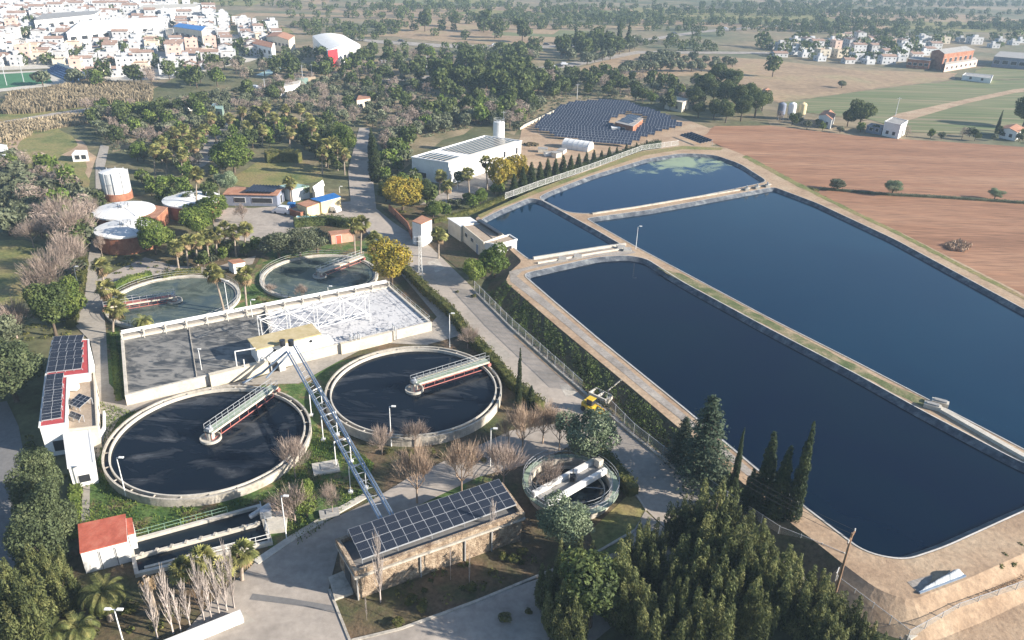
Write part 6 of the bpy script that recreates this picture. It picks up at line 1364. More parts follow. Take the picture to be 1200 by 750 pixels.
for x, y, cx_, cy_, lb in ((213, 700, 213, 668, 'short fan palm below the channels, leftmost of three'), (237, 690, 237, 654, 'short fan palm below the channels, middle of three'), (258, 695, 259, 668, 'short fan palm below the channels, half behind bare poplars'), (284, 680, 284, 648, 'short fan palm at the right end below the channels')):
    fanpalm(x, y, cx_, cy_, lb, cs=1.0)
p = at(182, 722, 0.05); h = zat(p, 676); t = empty('dead_palm', p, 'dead palm with a bare pale trunk and brown drooping crown among the poplars', 'palm tree')
o = bpy.data.objects.new('trunk', palm_trunk(h, 0.33, 0.3)); COL.objects.link(o); o.parent = t
o = bpy.data.objects.new('dead_skirt', PROTO['fancrown'][0][1][1][1]); COL.objects.link(o); o.parent = t; o.location = (0, 0, h); o.scale = (1.2,)*3
datepalm(130, 726, 3.4, 'big date palm right of the reed like trees, below the red roofed shed', 1.0)
datepalm(100, 765, 3.0, 'date palm cut by the bottom edge near the short lamp', 0.95, 1)
datepalm(70, 770, 3.0, 'date palm in the lower left corner behind the double lamp', 0.9, 1)
datepalm(170, 388, 1.6, 'date palm overhanging the basin wall beside the left grey green tank', 0.85)
# tall dense trees along the left edge
for i, (x, y, ty, kd, lb, w_) in enumerate(((58, 590, 528, 'dense', 'dense tree just below the white office building porch', 0.85), (46, 618, 556, 'dense', 'second dense tree of the left column', 0.9), (70, 640, 566, 'dense', 'dense tree left of the red roofed shed', 0.85), (52, 668, 600, 'dense', 'dense tree beside the shaded left road', 1.1), (66, 694, 630, 'feather', 'yellowish plumed tree below the red roofed shed', 1.2), (80, 716, 650, 'feather', 'yellowish plumed tree beside the big date palm', 1.1), (40, 712, 640, 'feather', 'plumed conifer leaning over the shaded left road', 1.2),
                                     (22, 746, 668, 'feather', 'feathery conifer in the bottom left corner', 1.4), (52, 762, 680, 'feather', 'feathery conifer at the bottom edge left of the date palms', 1.3), (2, 770, 690, 'feather', 'feathery conifer cut by the lower left corner', 1.4), (20, 470, 402, 'dense', 'large round grey green tree left of the crimson roofs', 1.35), (-8, 440, 392, 'dense', 'grey green tree cut by the left edge above the shaded road', 1.3), (66, 394, 336, 'pine', 'dark leafy tree above the crimson roofs', 1.1), (84, 378, 330, 'bright', 'leafy tree between the lane and the dark tree', 0.9), (20, 396, 350, 'barepink', 'grey bare tree at the left edge above the round grey green tree', 1.1), (4, 412, 372, 'olive', 'small olive at the left edge', 1.0))):
    htree(kd, x, y, ty, lb, w=w_)
for i, (x, y, ty, lb, w_) in enumerate(((62, 345, 290, 'large pinkish bare tree beside the meadow', 1.3), (85, 320, 275, 'pinkish bare tree left of the front domed tank', 1.2), (92, 290, 238, 'tall pinkish bare tree behind the lane bend', 1.2), (40, 290, 258, 'round bare tree above the meadow', 1.3), (72, 268, 228, 'bare tree at the left of the gas holder', 1.3), (46, 350, 310, 'low bare tree between meadow and dark tree', 1.2), (110, 262, 232, 'bare tree between lane and domed tanks', 0.9))):
    htree('barepink', x, y, ty, lb, w=w_)
# hedges ---------------------------------------------------------------------------------------------
hedge([(474, 318), (500, 345), (527, 368), (550, 398), (572, 420), (598, 452), (634, 482)], 1.7, 1.7, 'long dark clipped hedge along the left side of the main road', seed=2)
hedge([(700, 532), (722, 556), (742, 582)], 1.8, 1.6, 'short dark hedge between the small ringed tank and the road', seed=3)
hedge([(508, 262), (552, 250), (598, 231)], 0.9, 1.2, 'low straight hedge leading from the yellow tree towards the lagoons', seed=4)
hedge([(99, 310), (92, 350), (84, 384)], 1.6, 1.8, 'clipped hedge on the left side of the lane above the crimson roofs', seed=5)
hedge([(132, 392), (140, 470)], 1.0, 0.5, 'low green border strip at the left end of the basin', seed=6, m=L_bright)
hedge([(190, 328), (206, 322), (236, 319)], 1.6, 0.9, 'loose low hedge behind the left grey green tank', seed=7)
hedge([(134, 340), (150, 330), (178, 324)], 1.4, 1.1, 'yellow green loose hedge at the upper left of the left grey green tank', seed=8, m=L_bright)
hedge([(345, 266), (385, 262), (410, 266)], 2.6, 2.0, 'thick dark hedge above the pink cabin', seed=9, m=L_pine)
hedge([(312, 190), (330, 188), (352, 190)], 3.5, 3.2, 'tall clipped block of dark hedge above the round lawn', seed=10)
hedge([(722, 470), (722, 470.5)], 0.5, 0.5, 'tiny bush beside the valve box', seed=12)
hedge([(90, 555), (88, 600), (86, 632)], 1.4, 0.7, 'bright yellow green low hedge left of the path to the red shed', seed=13, m=L_bright)
# palms -------------------------------------------------------------------------------------------------
for i, (x, y, cx_, cy_, lb) in enumerate(((210, 318, 206, 290, 'fan palm at the left end of the row behind the tank hedge'), (221, 313, 217, 283, 'second fan palm of the row behind the tank hedge'), (232, 311, 229, 282, 'third fan palm of the row behind the tank hedge'), (245, 306, 242, 277, 'fourth fan palm of the row behind the tank hedge'), (255, 305, 253, 275, 'fifth fan palm of the row behind the tank hedge'), (277, 301, 274, 272, 'sixth fan palm of the row, beside the yard'), (288, 299, 287, 268, 'right end fan palm of the row beside the yard'), (264, 300, 263, 268, 'fan palm set back behind the palm row'),
      (263, 368, 250, 320, 'leaning fan palm in front of the left grey green tank'), (290, 368, 286, 322, 'tall fan palm between the two grey green tanks'), (132, 365, 123, 338, 'fan palm crown over the left rim of the left grey green tank'), (124, 345, 118, 312, 'tall fan palm beside the lane junction'), (133, 392, 137, 362, 'short fan palm at the lower left of the left grey green tank'), (142, 362, 130, 350, 'small fan palm tucked under the leaning ones by the lane'),
      (416, 299, 415, 264, 'left one of the fan palm pair by the pink cabin'), (423, 297, 424, 262, 'right one of the fan palm pair by the pink cabin'), (439, 318, 438, 281, 'fan palm left of the golden tree at the right grey green tank'), (341, 237, 339, 214, 'small fan palm between workshop and yellow house'), (232, 256, 230, 204, 'tall shaggy fan palm behind the rear domed tank'), (514, 303, 514, 275, 'fan palm left of the flat roofed control house'),
      (525, 240, 524, 218, 'fan palm at the near corner of the white hall'), (550, 232, 548, 203, 'tall fan palm before the lit wall of the white hall'), (571, 222, 569, 189, 'fan palm near the middle of the lit hall wall'), (515, 228, 516, 206, 'fan palm in the shade of the white hall'))):
    fanpalm(x, y, cx_, cy_, lb, cs=1.15 if i < 8 else 1.25)
gp = [(196, 205), (206, 196), (214, 208), (222, 190), (190, 190), (230, 178), (240, 170), (205, 180), (182, 205), (248, 160), (216, 172), (228, 200), (300, 160), (312, 150), (322, 162), (335, 150), (345, 165), (352, 150), (362, 160), (308, 172), (340, 176), (290, 172), (300, 148), (372, 186), (382, 196), (390, 190), (396, 200), (378, 205), (404, 205), (366, 172), (284, 150), (270, 160)]
for i, (x, y) in enumerate(gp):
    hpx = 22 if y < 185 else 26; fanpalm(x, y, x-(600-x)*0.003, y-hpx*(0.85+0.3*rk.random()), 'fan palm in the crowded palm garden '+('behind the domed tanks' if x < 255 else 'around the clipped hedge block' if x < 365 else 'on the left side of the shaded upper road'), 'fan palms behind the domed tanks' if x < 255 else 'fan palms around the clipped hedge block' if x < 365 else 'fan palms along the shaded upper road', cs=1.3)
# named single trees in the middle of the works
for x, y, ty, kd, lb, w_ in ((472, 247, 208, 'gold', 'big golden green tree at the bend of the main road', 1.35), (459, 334, 282, 'gold', 'golden green tree between foam basin and main road', 0.95), (275, 202, 162, 'bright', 'large round bright green tree behind the workshop', 1.35), (250, 262, 232, 'bright', 'round green tree in front of the rear domed tank', 1.4), (232, 278, 246, 'bright', 'broad green tree between the domed tanks and the palm row', 1.3), (183, 298, 258, 'bright', 'green tree casting its shade on the front domed tank', 1.1),
      (579, 326, 288, 'bright', 'dark leafy tree at the near corner of the flat roofed control house', 1.0), (556, 334, 306, 'bright', 'small round tree left of the control house corner', 1.1), (327, 302, 272, 'olive', 'grey green tree at the upper left of the right grey green tank', 1.2), (352, 300, 270, 'olive', 'olive tree left of the pink cabin', 1.2), (372, 296, 268, 'olive', 'olive tree touching the dark hedge and pink cabin', 1.1), (334, 228, 216, 'bright', '', 0),
      (440, 212, 158, 'cypress', 'tall bushy cypress on the right side of the shaded upper road', 2.6), (436, 186, 150, 'cypress', 'cypress at the upper end of the shaded road', 2.2), (452, 236, 214, 'pine', 'dark shrubby tree between the shaded road and golden tree', 1.0), (404, 186, 148, 'bright', 'ivy clad tall tree at the left of the upper road', 0.9), (392, 180, 148, 'pine', 'dark pine beside the ivy clad tree', 1.0), (268, 228, 200, 'silver', 'grey tree between rear domed tank and workshop', 1.0),
      (586, 226, 184, 'gold', 'rust gold tree before the lit hall wall', 0.9), (603, 218, 182, 'gold', 'golden tree at the right part of the hall wall', 1.1), (537, 218, 200, 'pine', 'dark tree in the shaded corner of the white hall', 0.9), (508, 258, 236, 'bright', 'small tree right of the golden tree', 1.0), (563, 240, 222, 'bright', 'small shrubby tree behind the control house', 1.0), (500, 240, 212, 'pine', 'dark tree at the shaded end of the white hall', 1.0), (357, 232, 218, 'bright', 'round bush between teal roof and blue roof', 1.1), (285, 262, 240, 'barepink', 'white bare tree before the workshop', 1.0), (240, 262, 238, 'barepink', '', 0), (208, 300, 268, 'cypress', 'bare looking slim cypress right of the domed tanks', 0.8), (120, 300, 275, 'barepink', 'dead brown spruce left of the front domed tank', 0.6)):
    if w_: htree(kd, x, y, ty, lb, w=w_)
# conifer row along the lagoon fence
row = [(602, 232, 204), (612, 228, 196), (622, 224, 190), (632, 220, 190), (641, 217, 186), (650, 214, 186), (659, 211, 182), (668, 207, 182), (677, 203, 180), (686, 200, 178), (695, 197, 176), (704, 193, 176), (713, 190, 172), (722, 187, 172), (733, 184, 168), (745, 180, 167), (757, 177, 164), (770, 174, 163)]
for i, (x, y, ty) in enumerate(row): htree('cypress', x, y, ty, 'bushy cypress in the row along the lagoon fence below the solar field', 'cypresses in the lagoon fence row', w=3.3)
hedge([(600, 233), (641, 218), (695, 199), (745, 181), (772, 173)], 2.2, 2.6, 'dense dark evergreen fill added between the touching cypresses by the lagoons', seed=40, m=L_cyp)  # no hedge stands here: added foliage joins the cypresses and thickens their reflection
# ------------------------------------------------------------------ creeper on the embankment, reeds, straw
g = rnd(5); n = 15000; P = []; N = []
Lp = [at(x, y, 0.1) for x, y in ((566, 349), (600, 383), (650, 428), (701, 474), (742, 508), (794, 549), (850, 590), (908, 630))]; Hp = [at(x, y, ZP) for x, y in ((593, 330), (620, 356), (652, 386), (700, 425), (740, 459), (790, 502), (832, 536), (894, 592))]
cum = np.cumsum([0]+[(Lp[i+1]-Lp[i]).length for i in range(len(Lp)-1)]); cum /= cum[-1]
def lerpc(C, t): return np.stack([np.interp(t, cum, [c[k] for c in C]) for k in range(3)], 1)
t_ = g.random(n); v_ = g.random(n)*0.97; keep = (np.sin(t_*90+v_*5)+np.sin(t_*37+1)+np.sin(v_*9+t_*160)*0.7+g.normal(0, 0.8, n)) > -0.4; t_ = t_[keep]; v_ = v_[keep]
A_ = lerpc(Lp, t_); B_ = lerpc(Hp, t_); P = A_*(1-v_)[:, None]+B_*v_[:, None]; P[:, 2] = 0.15+1.9*v_+np.abs(g.normal(0, 0.22, len(v_)))+0.25*np.maximum(0, np.sin(t_*150+v_*7))
D = A_-B_; D[:, 2] = 2.5; D /= np.linalg.norm(D, axis=1)[:, None]; V, F = quads(P, D, 0.30*(0.5+0.7*g.random(len(P))), g, 0.7, 0.5)
o = bpy.data.objects.new('bank_creeper', npmesh('bank_creeper', V, F, L_ivy)); COL.objects.link(o); tag(o, 'dark creeping plants on the embankment above the road fence', 'ground cover', kind='stuff')
def stalks(name, pts, n, h, m, label, z=0.02, wid=0.12, seed=1, lean=0.15, clump=3.0):
    P_ = [at(x, y, z).to_2d() for x, y in pts]; g = rnd(seed); xs = [p.x for p in P_]; ys = [p.y for p in P_]; out = []
    while len(out) < n:
        x = g.uniform(min(xs), max(xs)); y = g.uniform(min(ys), max(ys))
        if inpoly(x, y, P_) and math.sin(x/clump)+math.sin(y/clump*1.3+x/clump*0.4)+g.normal(0, 0.6) > -0.9: out.append((x, y, z))
    P = np.array(out); k = len(P); a = g.random(k)*PI; dx = np.stack([np.cos(a), np.sin(a), 0*a], 1)*wid; hh_ = h*(0.5+0.7*g.random(k)); T = np.stack([g.normal(0, lean, k)*hh_, g.normal(0, lean, k)*hh_, hh_], 1)
    V = np.stack([P-dx*0.6, P+dx*0.6, P+T*0.75+dx, P+T], 1).reshape(-1, 3)
    o = bpy.data.objects.new(name, npmesh(name, V, np.arange(4*k).reshape(k, 4), m)); COL.objects.link(o); return tag(o, label, 'reeds', kind='stuff')
stalks('reeds', [(0, 134), (10, 112), (84, 101), (110, 94), (180, 104), (178, 118), (110, 124), (40, 133)], 15000, 1.9, L_reed, 'golden reeds beside the sports pitch at the upper left', wid=0.35, seed=2)
stalks('reeds', [(0, 172), (0, 146), (60, 138), (140, 126), (180, 124), (176, 134), (120, 142), (60, 152)], 7000, 1.1, L_reed, 'lower golden grass below the narrow road at the upper left', wid=0.3, seed=3)
stalks('dry_straw', [(1105, 712), (1140, 694), (1175, 678), (1215, 655), (1215, 672), (1180, 692), (1140, 708)], 5000, 0.9, L_straw, 'pale dry straw on the bank below the tarpaulin', z=0.3, wid=0.06, seed=4)
stalks('dry_straw', [(1030, 700), (1060, 715), (1090, 712), (1110, 700), (1075, 708)], 900, 0.5, L_straw, 'thin dry straw on the bank corner', z=0.8, wid=0.05, seed=5)
stalks('grass_tufts', [(112, 470), (170, 486), (230, 600), (320, 575), (370, 500), (410, 520), (440, 545), (432, 575), (350, 640), (300, 590), (160, 632), (98, 610), (104, 520)], 9000, 0.28, L_bright, 'short grass on the lawns round the large tanks', z=0.08, wid=0.08, seed=6, clump=1.5)
for i, (x, y, s_) in enumerate(((1113, 692, 0.7), (1140, 682, 0.9), (1155, 676, 0.9), (1168, 668, 1.1), (1178, 662, 1.2), (1196, 650, 1.2), (1128, 688, 0.6), (1186, 658, 0.9))): tree('shrub', x, y, s_, 'small dark weed bush on the bank right of the tarpaulin', 'weed bushes by the tarpaulin', z=0.9, w=1.1)
for i, (x, y, s_, lb, kd) in enumerate(((950, 226, 1.6, 'small green bush nearest the lagoon corner on the track', 'shrub'), (963, 234, 1.1, 'lower small green bush beside the lagoon track', 'shrub'), (981, 223, 3.0, 'dark round bush at the left end of the field hedge', 'olive'), (1045, 229, 4.4, 'pale silvery round bush on the hedge line of the red field', 'silver'), (1165, 234, 3.2, 'greyish bush far right on the hedge line of the red field', 'silver'))): tree(kd, x, y, s_, lb, w=1.4)
hedge([(960, 222), (1040, 229), (1100, 232), (1160, 236), (1260, 243)], 1.3, 0.7, 'low scrubby hedge line dividing the two parts of the red field', seed=14, m=L_olive, dens=14)
stalks('weeds', [(1105, 288), (1125, 282), (1140, 288), (1130, 296), (1115, 294)], 500, 0.8, m_twig, 'dark patch of dead weeds in the lower red field', z=0.1, wid=0.2, seed=9)
for x, y, s_, lb, kd in ((330, 231, 0, '', ''), (348, 385, 0, '', '')): pass
for i in range(46):
    x, y = rk.choice([(rk.uniform(430, 620), rk.uniform(690, 735)), (rk.uniform(560, 615), rk.uniform(645, 670)), (rk.uniform(120, 300), rk.uniform(365, 380)), (rk.uniform(100, 200), rk.uniform(690, 740)), (rk.uniform(300, 340), rk.uniform(350, 368)), (rk.uniform(450, 500), rk.uniform(248, 262)), (rk.uniform(515, 580), rk.uniform(335, 350)), (rk.uniform(440, 600), rk.uniform(530, 545))])
    tree('shrub', x, y, rk.uniform(0.4, 0.9), 'small low bush in the planted beds of the works', 'small bushes in the beds of the works')
# ------------------------------------------------------------------ mid and far country: light trees as one mesh each
def fartree(name, seed, R_, H_, z0, k, n, size, m, mb_=m_bark, tr=0.18, up=None, asp=0.7, shell=0.68):
    V, F = lobes_cloud(crown_lobes(seed, R_, H_, z0, k, 0.45), n, size, seed+300, updir=up, asp=asp, shell=shell); tv, tf = tube_np([(Vector((0, 0, -0.2)), Vector((0, 0, z0+H_*0.5)), tr, tr*0.5)], 5)
    V2, F2 = join([(V, F), (tv, tf)]); mi = [0]*len(F)+[1]*len(tf)
    return npmesh(name, V2, F2, [m, mb_], mi)
FT = {
 'olive': [fartree('olive_tree', s_+1, 2.1, 2.7, 0.8, 8, 620, 0.62, L_olive) for s_ in range(4)],
 'pine': [fartree('pine_tree', s_+11, 2.6, 4.4, 1.6, 9, 800, 0.72, L_pine) for s_ in range(4)],
 'leafy': [fartree('leafy_tree', s_+21, 2.4, 3.8, 1.2, 9, 760, 0.66, L_bright) for s_ in range(3)],
 'bare': [fartree('bare_tree', s_+31, 2.2, 3.6, 1.3, 8, 800, 0.75, m_gtwig, asp=0.10, shell=0.3) for s_ in range(3)],
 'cypress': [fartree('cypress_tree', s_+41, 0.8, 7.0, 0.4, 7, 420, 0.55, L_cyp) for s_ in range(2)],
}
NM = {'olive': ('olive_tree', 'olive tree'), 'pine': ('pine_tree', 'pine tree'), 'leafy': ('leafy_tree', 'tree'), 'bare': ('bare_tree', 'bare tree'), 'cypress': ('cypress_tree', 'cypress')}
cnt = {}
DESC = {'olive': 'grey green olive tree', 'pine': 'dark green pine', 'leafy': 'bright leafy tree', 'bare': 'pinkish bare tree', 'cypress': 'narrow dark cypress'}
rf = random.Random(99)
def ftree(kind, p, s, where, gk=None):
    nm, ct = NM[kind]; o = bpy.data.objects.new(nm, rf.choice(FT[kind])); COL.objects.link(o); o.location = p; o.rotation_euler = (0, 0, rf.uniform(0, 6.28)); k = s*rf.uniform(0.8, 1.25); o.scale = (k*rf.uniform(0.9, 1.15), k*rf.uniform(0.9, 1.15), k)
    tag(o, DESC[kind]+' '+where, ct, (kind+' trees '+where)); cnt[kind] = cnt.get(kind, 0)+1; return o
keepout = []   # world polygons kept free
def pw_(pts): return [at(x, y).to_2d() for x, y in pts]
keepout.append(pw_([(418, 148), (446, 150), (446, 262), (400, 262)])); keepout.append(pw_([(482, 165), (570, 146), (625, 160), (620, 190), (530, 222), (480, 215)])); keepout.append(pw_([(262, 215), (300, 186), (345, 183), (380, 200), (372, 222), (310, 224)]))
keepout.append(pw_([(100, 345), (112, 168), (132, 168), (130, 250), (125, 345)])); keepout.append(pw_([(606, 156), (664, 118), (735, 116), (835, 146), (835, 175), (600, 210)])); keepout.append(pw_([(112, 215), (140, 190), (165, 190), (262, 232), (262, 265), (180, 320), (108, 320)]))
def scatter(pts, sp, mix, size, where, avoid=True, limit=400, clumpy=0.0, seed=1):
    P_ = pw_(pts); xs = [p.x for p in P_]; ys = [p.y for p in P_]; r_ = random.Random(seed); y = min(ys); n = 0; cand = []
    while y < max(ys):
        x = min(xs)
        while x < max(xs):
            q = (x+r_.uniform(-.42, .42)*sp, y+r_.uniform(-.42, .42)*sp)
            if inpoly(q[0], q[1], P_) and not (avoid and any(inpoly(q[0], q[1], K) for K in keepout)):
                if not clumpy or math.sin(q[0]*0.07+1)+math.sin(q[1]*0.05+q[0]*0.03) > -2+2*clumpy+r_.gauss(0, 0.4): cand.append(q)
            x += sp
        y += sp
    r_.shuffle(cand)
    ks = list(mix.keys())
    for q in cand[:limit]:
        k = r_.choices(ks, [mix[a] for a in ks])[0]; ftree(k, (q[0], q[1], 0.03), size, where); n += 1
    return n
# merged far woods -------------------------------------------------------------------------------
def merged(name, pts_list, kinds, label, seed=1, size=1.0, mat_=None):
    """one stuff mesh: many small crowns at the given world points"""
    g = rnd(seed); Vs = []; Fs = []; o = 0
    base = [lobes_cloud([(0, 0, 2.0, 2.4, 2.4, 2.2), (1.2, .6, 2.6, 1.6, 1.6, 1.5), (-1.1, -.7, 2.4, 1.5, 1.5, 1.6)], 130, 1.15, 500+k, shell=0.8) for k in range(5)]
    for i, p in enumerate(pts_list):
        v, f = base[g.integers(0, 5)]; a = g.random()*6.28; s = size*(0.65+0.8*g.random()); c, s_ = math.cos(a)*s, math.sin(a)*s
        x = v[:, 0]*c-v[:, 1]*s_+p[0]; y = v[:, 0]*s_+v[:, 1]*c+p[1]; Vs.append(np.stack([x, y, v[:, 2]*s*(0.8+0.5*g.random())], 1)); Fs.append(f+o); o += len(v)
    ob = bpy.data.objects.new(name, npmesh(name, np.concatenate(Vs), np.concatenate(Fs), mat_ or L_pine)); COL.objects.link(ob)
    return tag(ob, label, 'woodland', kind='stuff')
def poly_pts(pts, sp, seed, clump=0.0, freq=0.02):
    P_ = pw_(pts); r_ = random.Random(seed); xs = [p.x for p in P_]; ys = [p.y for p in P_]; out = []; y = min(ys)
    while y < max(ys):
        x = min(xs)
        while x < max(xs):
            q = (x+r_.uniform(-.5, .5)*sp, y+r_.uniform(-.5, .5)*sp)
            if inpoly(q[0], q[1], P_) and (not clump or math.sin(q[0]*freq+seed)+math.sin(q[1]*freq*1.7+q[0]*freq*0.6) > -2+2.6*clump+r_.gauss(0, 0.5)): out.append(q)
            x += sp
        y += sp
    return out
def belt(pts, sp, wid, seed):
    P_ = pw_(pts); r_ = random.Random(seed); out = []
    for a, b in zip(P_[:-1], P_[1:]):
        n = max(1, int((b-a).length/sp))
        for k in range(n):
            q = a.lerp(b, (k+r_.random())/n); out.append((q.x+r_.uniform(-wid, wid), q.y+r_.uniform(-wid, wid)))
    return out
# nearer groves, individual trees
scatter([(440, 212), (448, 175), (455, 150), (520, 128), (590, 118), (640, 122), (604, 158), (560, 152), (482, 184), (478, 205)], 4.2, {'olive': 6, 'bare': 2, 'leafy': 1, 'pine': 1}, 1.15, 'in the grove behind the white hall', limit=230, seed=2)
scatter([(505, 118), (510, 96), (545, 86), (605, 84), (640, 92), (640, 112), (590, 122), (540, 122)], 6.6, {'pine': 8, 'olive': 1}, 1.7, 'in the tall pine clump beyond the olive grove', limit=46, seed=3)
scatter([(640, 88), (680, 92), (740, 98), (815, 100), (828, 122), (790, 132), (735, 118), (672, 116), (642, 122), (625, 130)], 7.5, {'pine': 4, 'olive': 3, 'bare': 2, 'leafy': 1}, 1.1, 'in the grove beyond the solar field', limit=95, seed=4)
scatter([(0, 190), (40, 196), (100, 235), (112, 300), (78, 300), (72, 284), (0, 276)], 4.4, {'olive': 7, 'bare': 3, 'leafy': 1}, 1.25, 'in the thicket left of the lane', limit=110, seed=5)
scatter([(98, 130), (180, 132), (240, 118), (258, 130), (236, 160), (190, 175), (130, 178), (110, 170)], 5.2, {'olive': 5, 'bare': 2, 'leafy': 1, 'pine': 1}, 1.05, 'in the gardens above the lane', limit=85, seed=6)
scatter([(140, 185), (190, 175), (236, 170), (232, 215), (250, 228), (170, 212), (140, 190)], 5.0, {'leafy': 3, 'pine': 1, 'olive': 3, 'bare': 1}, 0.85, 'under the palms behind the gas holder', limit=60, seed=7)
scatter([(252, 150), (300, 140), (405, 150), (408, 205), (385, 212), (372, 186), (345, 170), (300, 176), (262, 205), (246, 215), (250, 175)], 5.2, {'pine': 2, 'leafy': 2, 'olive': 3}, 0.8, 'between the garden palms', limit=75, seed=8)
scatter([(246, 118), (330, 98), (440, 92), (505, 98), (505, 125), (440, 150), (400, 145), (330, 132), (250, 135)], 6.5, {'olive': 6, 'bare': 3, 'pine': 2}, 1.0, 'in the old orchard above the palm garden', limit=150, seed=9)
scatter([(195, 300), (300, 285), (310, 296), (225, 322)], 3.2, {'leafy': 3, 'pine': 2, 'olive': 2}, 0.55, 'under the palm row of the works', limit=30, seed=10)
scatter([(505, 250), (540, 236), (590, 215), (600, 225), (552, 246), (520, 258)], 3.4, {'leafy': 2, 'olive': 2}, 0.55, 'in the garden below the white hall', limit=22, seed=11)
scatter([(152, 222), (170, 212), (258, 226), (262, 240), (258, 262), (215, 262), (190, 240), (165, 232)], 3.6, {'leafy': 4, 'pine': 2, 'olive': 1}, 0.75, 'between the domed tanks', avoid=False, limit=26, seed=31)
scatter([(95, 235), (120, 232), (118, 262), (108, 300), (92, 330), (86, 300)], 3.4, {'bare': 3, 'olive': 2, 'pine': 1}, 0.8, 'between lane and domed tanks', avoid=False, limit=20, seed=32)
scatter([(445, 235), (452, 212), (485, 205), (488, 225), (505, 232), (505, 245), (480, 240)], 3.6, {'pine': 3, 'leafy': 3, 'olive': 2}, 0.8, 'between the shaded road and the white hall', avoid=False, limit=22, seed=33)
# big pines right of the solar field
for i, (x, y, h_, lb) in enumerate(((812, 128, 9, ''), (822, 118, 11, ''), (835, 122, 10, ''), (838, 108, 12, ''), (848, 128, 11, ''), (856, 112, 11, ''), (862, 132, 11, ''), (876, 128, 10, ''), (884, 138, 11, ''), (868, 142, 9, ''), (850, 144, 8, ''), (836, 140, 7, ''), (893, 130, 8, ''), (818, 138, 6, ''))):
    tree('pine', x, y, h_*1.0, 'large dark pine in the cluster between the solar field and the crop field', 'large pines right of the solar field', w=1.15)
for i, (x, y, h_, lb) in enumerate(((1006, 150, 10, 'large dark round pine standing alone between the farm houses'), (993, 148, 6, 'smaller dark pine left of the large round one between the farm houses'), (1198, 150, 11, 'dark pine cut by the right edge beside the crop field'))): tree('pine', x, y, h_, lb, w=1.3)
tree('cypress', 1168, 154, 8, 'lone dark cypress near the right edge between crop field and red field', w=1.5)
tree('olive', 986, 103, 3.5, 'lone dark round bush in the dry field on the right', w=1.3)
tree('olive', 1198, 40, 0.5, 'tiny far bush at the right edge')
# little round orchard trees of the dry field
for x, y in ((755, 75), (762, 73), (767, 71), (772, 76), (780, 78), (776, 70), (784, 73), (792, 71), (796, 77), (803, 74), (812, 73), (818, 79), (826, 75), (838, 76), (850, 76), (858, 79), (835, 82), (822, 84), (810, 84), (798, 84), (785, 84), (774, 83), (765, 85), (757, 85), (747, 86), (738, 86), (732, 87), (728, 89), (845, 84), (686, 72), (697, 73), (706, 71), (715, 70), (688, 76)):
    ftree('olive', at(x, y, 0.05), 1.5, 'in the small round orchard on the dry field')
for x, y in ((498, 37), (567, 38), (534, 32), (612, 50), (905, 90), (580, 45)): ftree('pine', at(x, y, 0.05), 2.0, 'standing alone on the far dry field')
scatter([(905, 150), (935, 152), (1060, 163), (1180, 168), (1240, 172), (1240, 168), (1160, 160), (1060, 156), (960, 148), (930, 140), (905, 140)], 6.5, {'olive': 4, 'leafy': 2, 'bare': 2, 'pine': 1}, 0.75, 'along the farm houses by the red field', limit=40, seed=12)
scatter([(645, 72), (660, 60), (720, 52), (755, 52), (745, 62), (690, 72)], 9, {'pine': 3, 'cypress': 2, 'olive': 2}, 1.7, 'by the far road junction', limit=40, seed=13)
scatter([(320, 95), (330, 72), (420, 66), (500, 70), (560, 66), (640, 60), (645, 76), (560, 84), (500, 92), (430, 95)], 9.5, {'pine': 6, 'leafy': 2, 'olive': 2, 'bare': 2}, 1.25, 'in the tree belt by the highway', limit=95, seed=14)
scatter([(0, 95), (50, 100), (90, 98), (200, 92), (300, 76), (330, 90), (250, 105), (190, 104), (110, 104), (60, 106)], 11, {'pine': 4, 'olive': 3, 'leafy': 2, 'bare': 3}, 1.5, 'at the edge of the town', limit=60, seed=15)
# merged woods
pts = []
pts += poly_pts([(240, 60), (330, 50), (430, 52), (520, 60), (640, 55), (640, 62), (520, 70), (430, 68), (330, 72), (250, 84)], 10, 3, 0.75, 0.04)
merged('woodland', pts, None, 'dark tree cover between the town and the far fields', 3, 1.05)
pts = poly_pts([(300, 30), (420, 26), (480, 30), (470, 40), (430, 50), (340, 48)], 11, 4, 0.8, 0.03)
pts += poly_pts([(500, 40), (620, 46), (700, 52), (770, 46), (840, 52), (900, 48), (900, 62), (800, 60), (760, 54), (700, 58), (560, 60)], 11, 5, 0.82, 0.035)
merged('woodland', pts, None, 'far tree cover in the centre beyond the dry field', 4, 0.95)
pts = poly_pts([(800, 32), (905, 26), (1210, 26), (1210, 50), (1120, 48), (1000, 42), (900, 44), (810, 42)], 11, 6, 0.75, 0.03)
merged('woodland', pts, None, 'broad dark wood behind the right hand village', 5, 1.0)
pts = []
for i in range(34):
    y = 2+1.05*i; x0 = rf.uniform(320, 1100) if y > 8 else rf.uniform(-60, 1100); L = rf.uniform(80, 380); pts += belt([(x0, y), (x0+L*0.5, y+rf.uniform(-2, 2)), (min(1260, x0+L), y+rf.uniform(-2.5, 2.5))], 9, 4, i)
pts += poly_pts([(600, 12), (760, 14), (800, 22), (700, 34), (620, 36), (590, 24)], 12, 8, 0.8, 0.02)
pts += poly_pts([(330, 6), (600, 2), (620, 8), (480, 16), (360, 18)], 14, 9, 0.85, 0.015)
pts += poly_pts([(820, 4), (1210, 6), (1210, 24), (900, 24), (830, 18)], 14, 10, 0.85, 0.012)
merged('woodland', pts, None, 'far lines of trees and orchards towards the horizon', 6, 0.95)
pts = []
for i in range(16): y = -34+2.1*i; pts += belt([(-100, y+rf.uniform(-3, 3)), (500, y), (1300, y+rf.uniform(-3, 3))], 24, 8, i+50)
merged('woodland', pts, None, 'farthest hazy trees near the horizon', 7, 1.5)
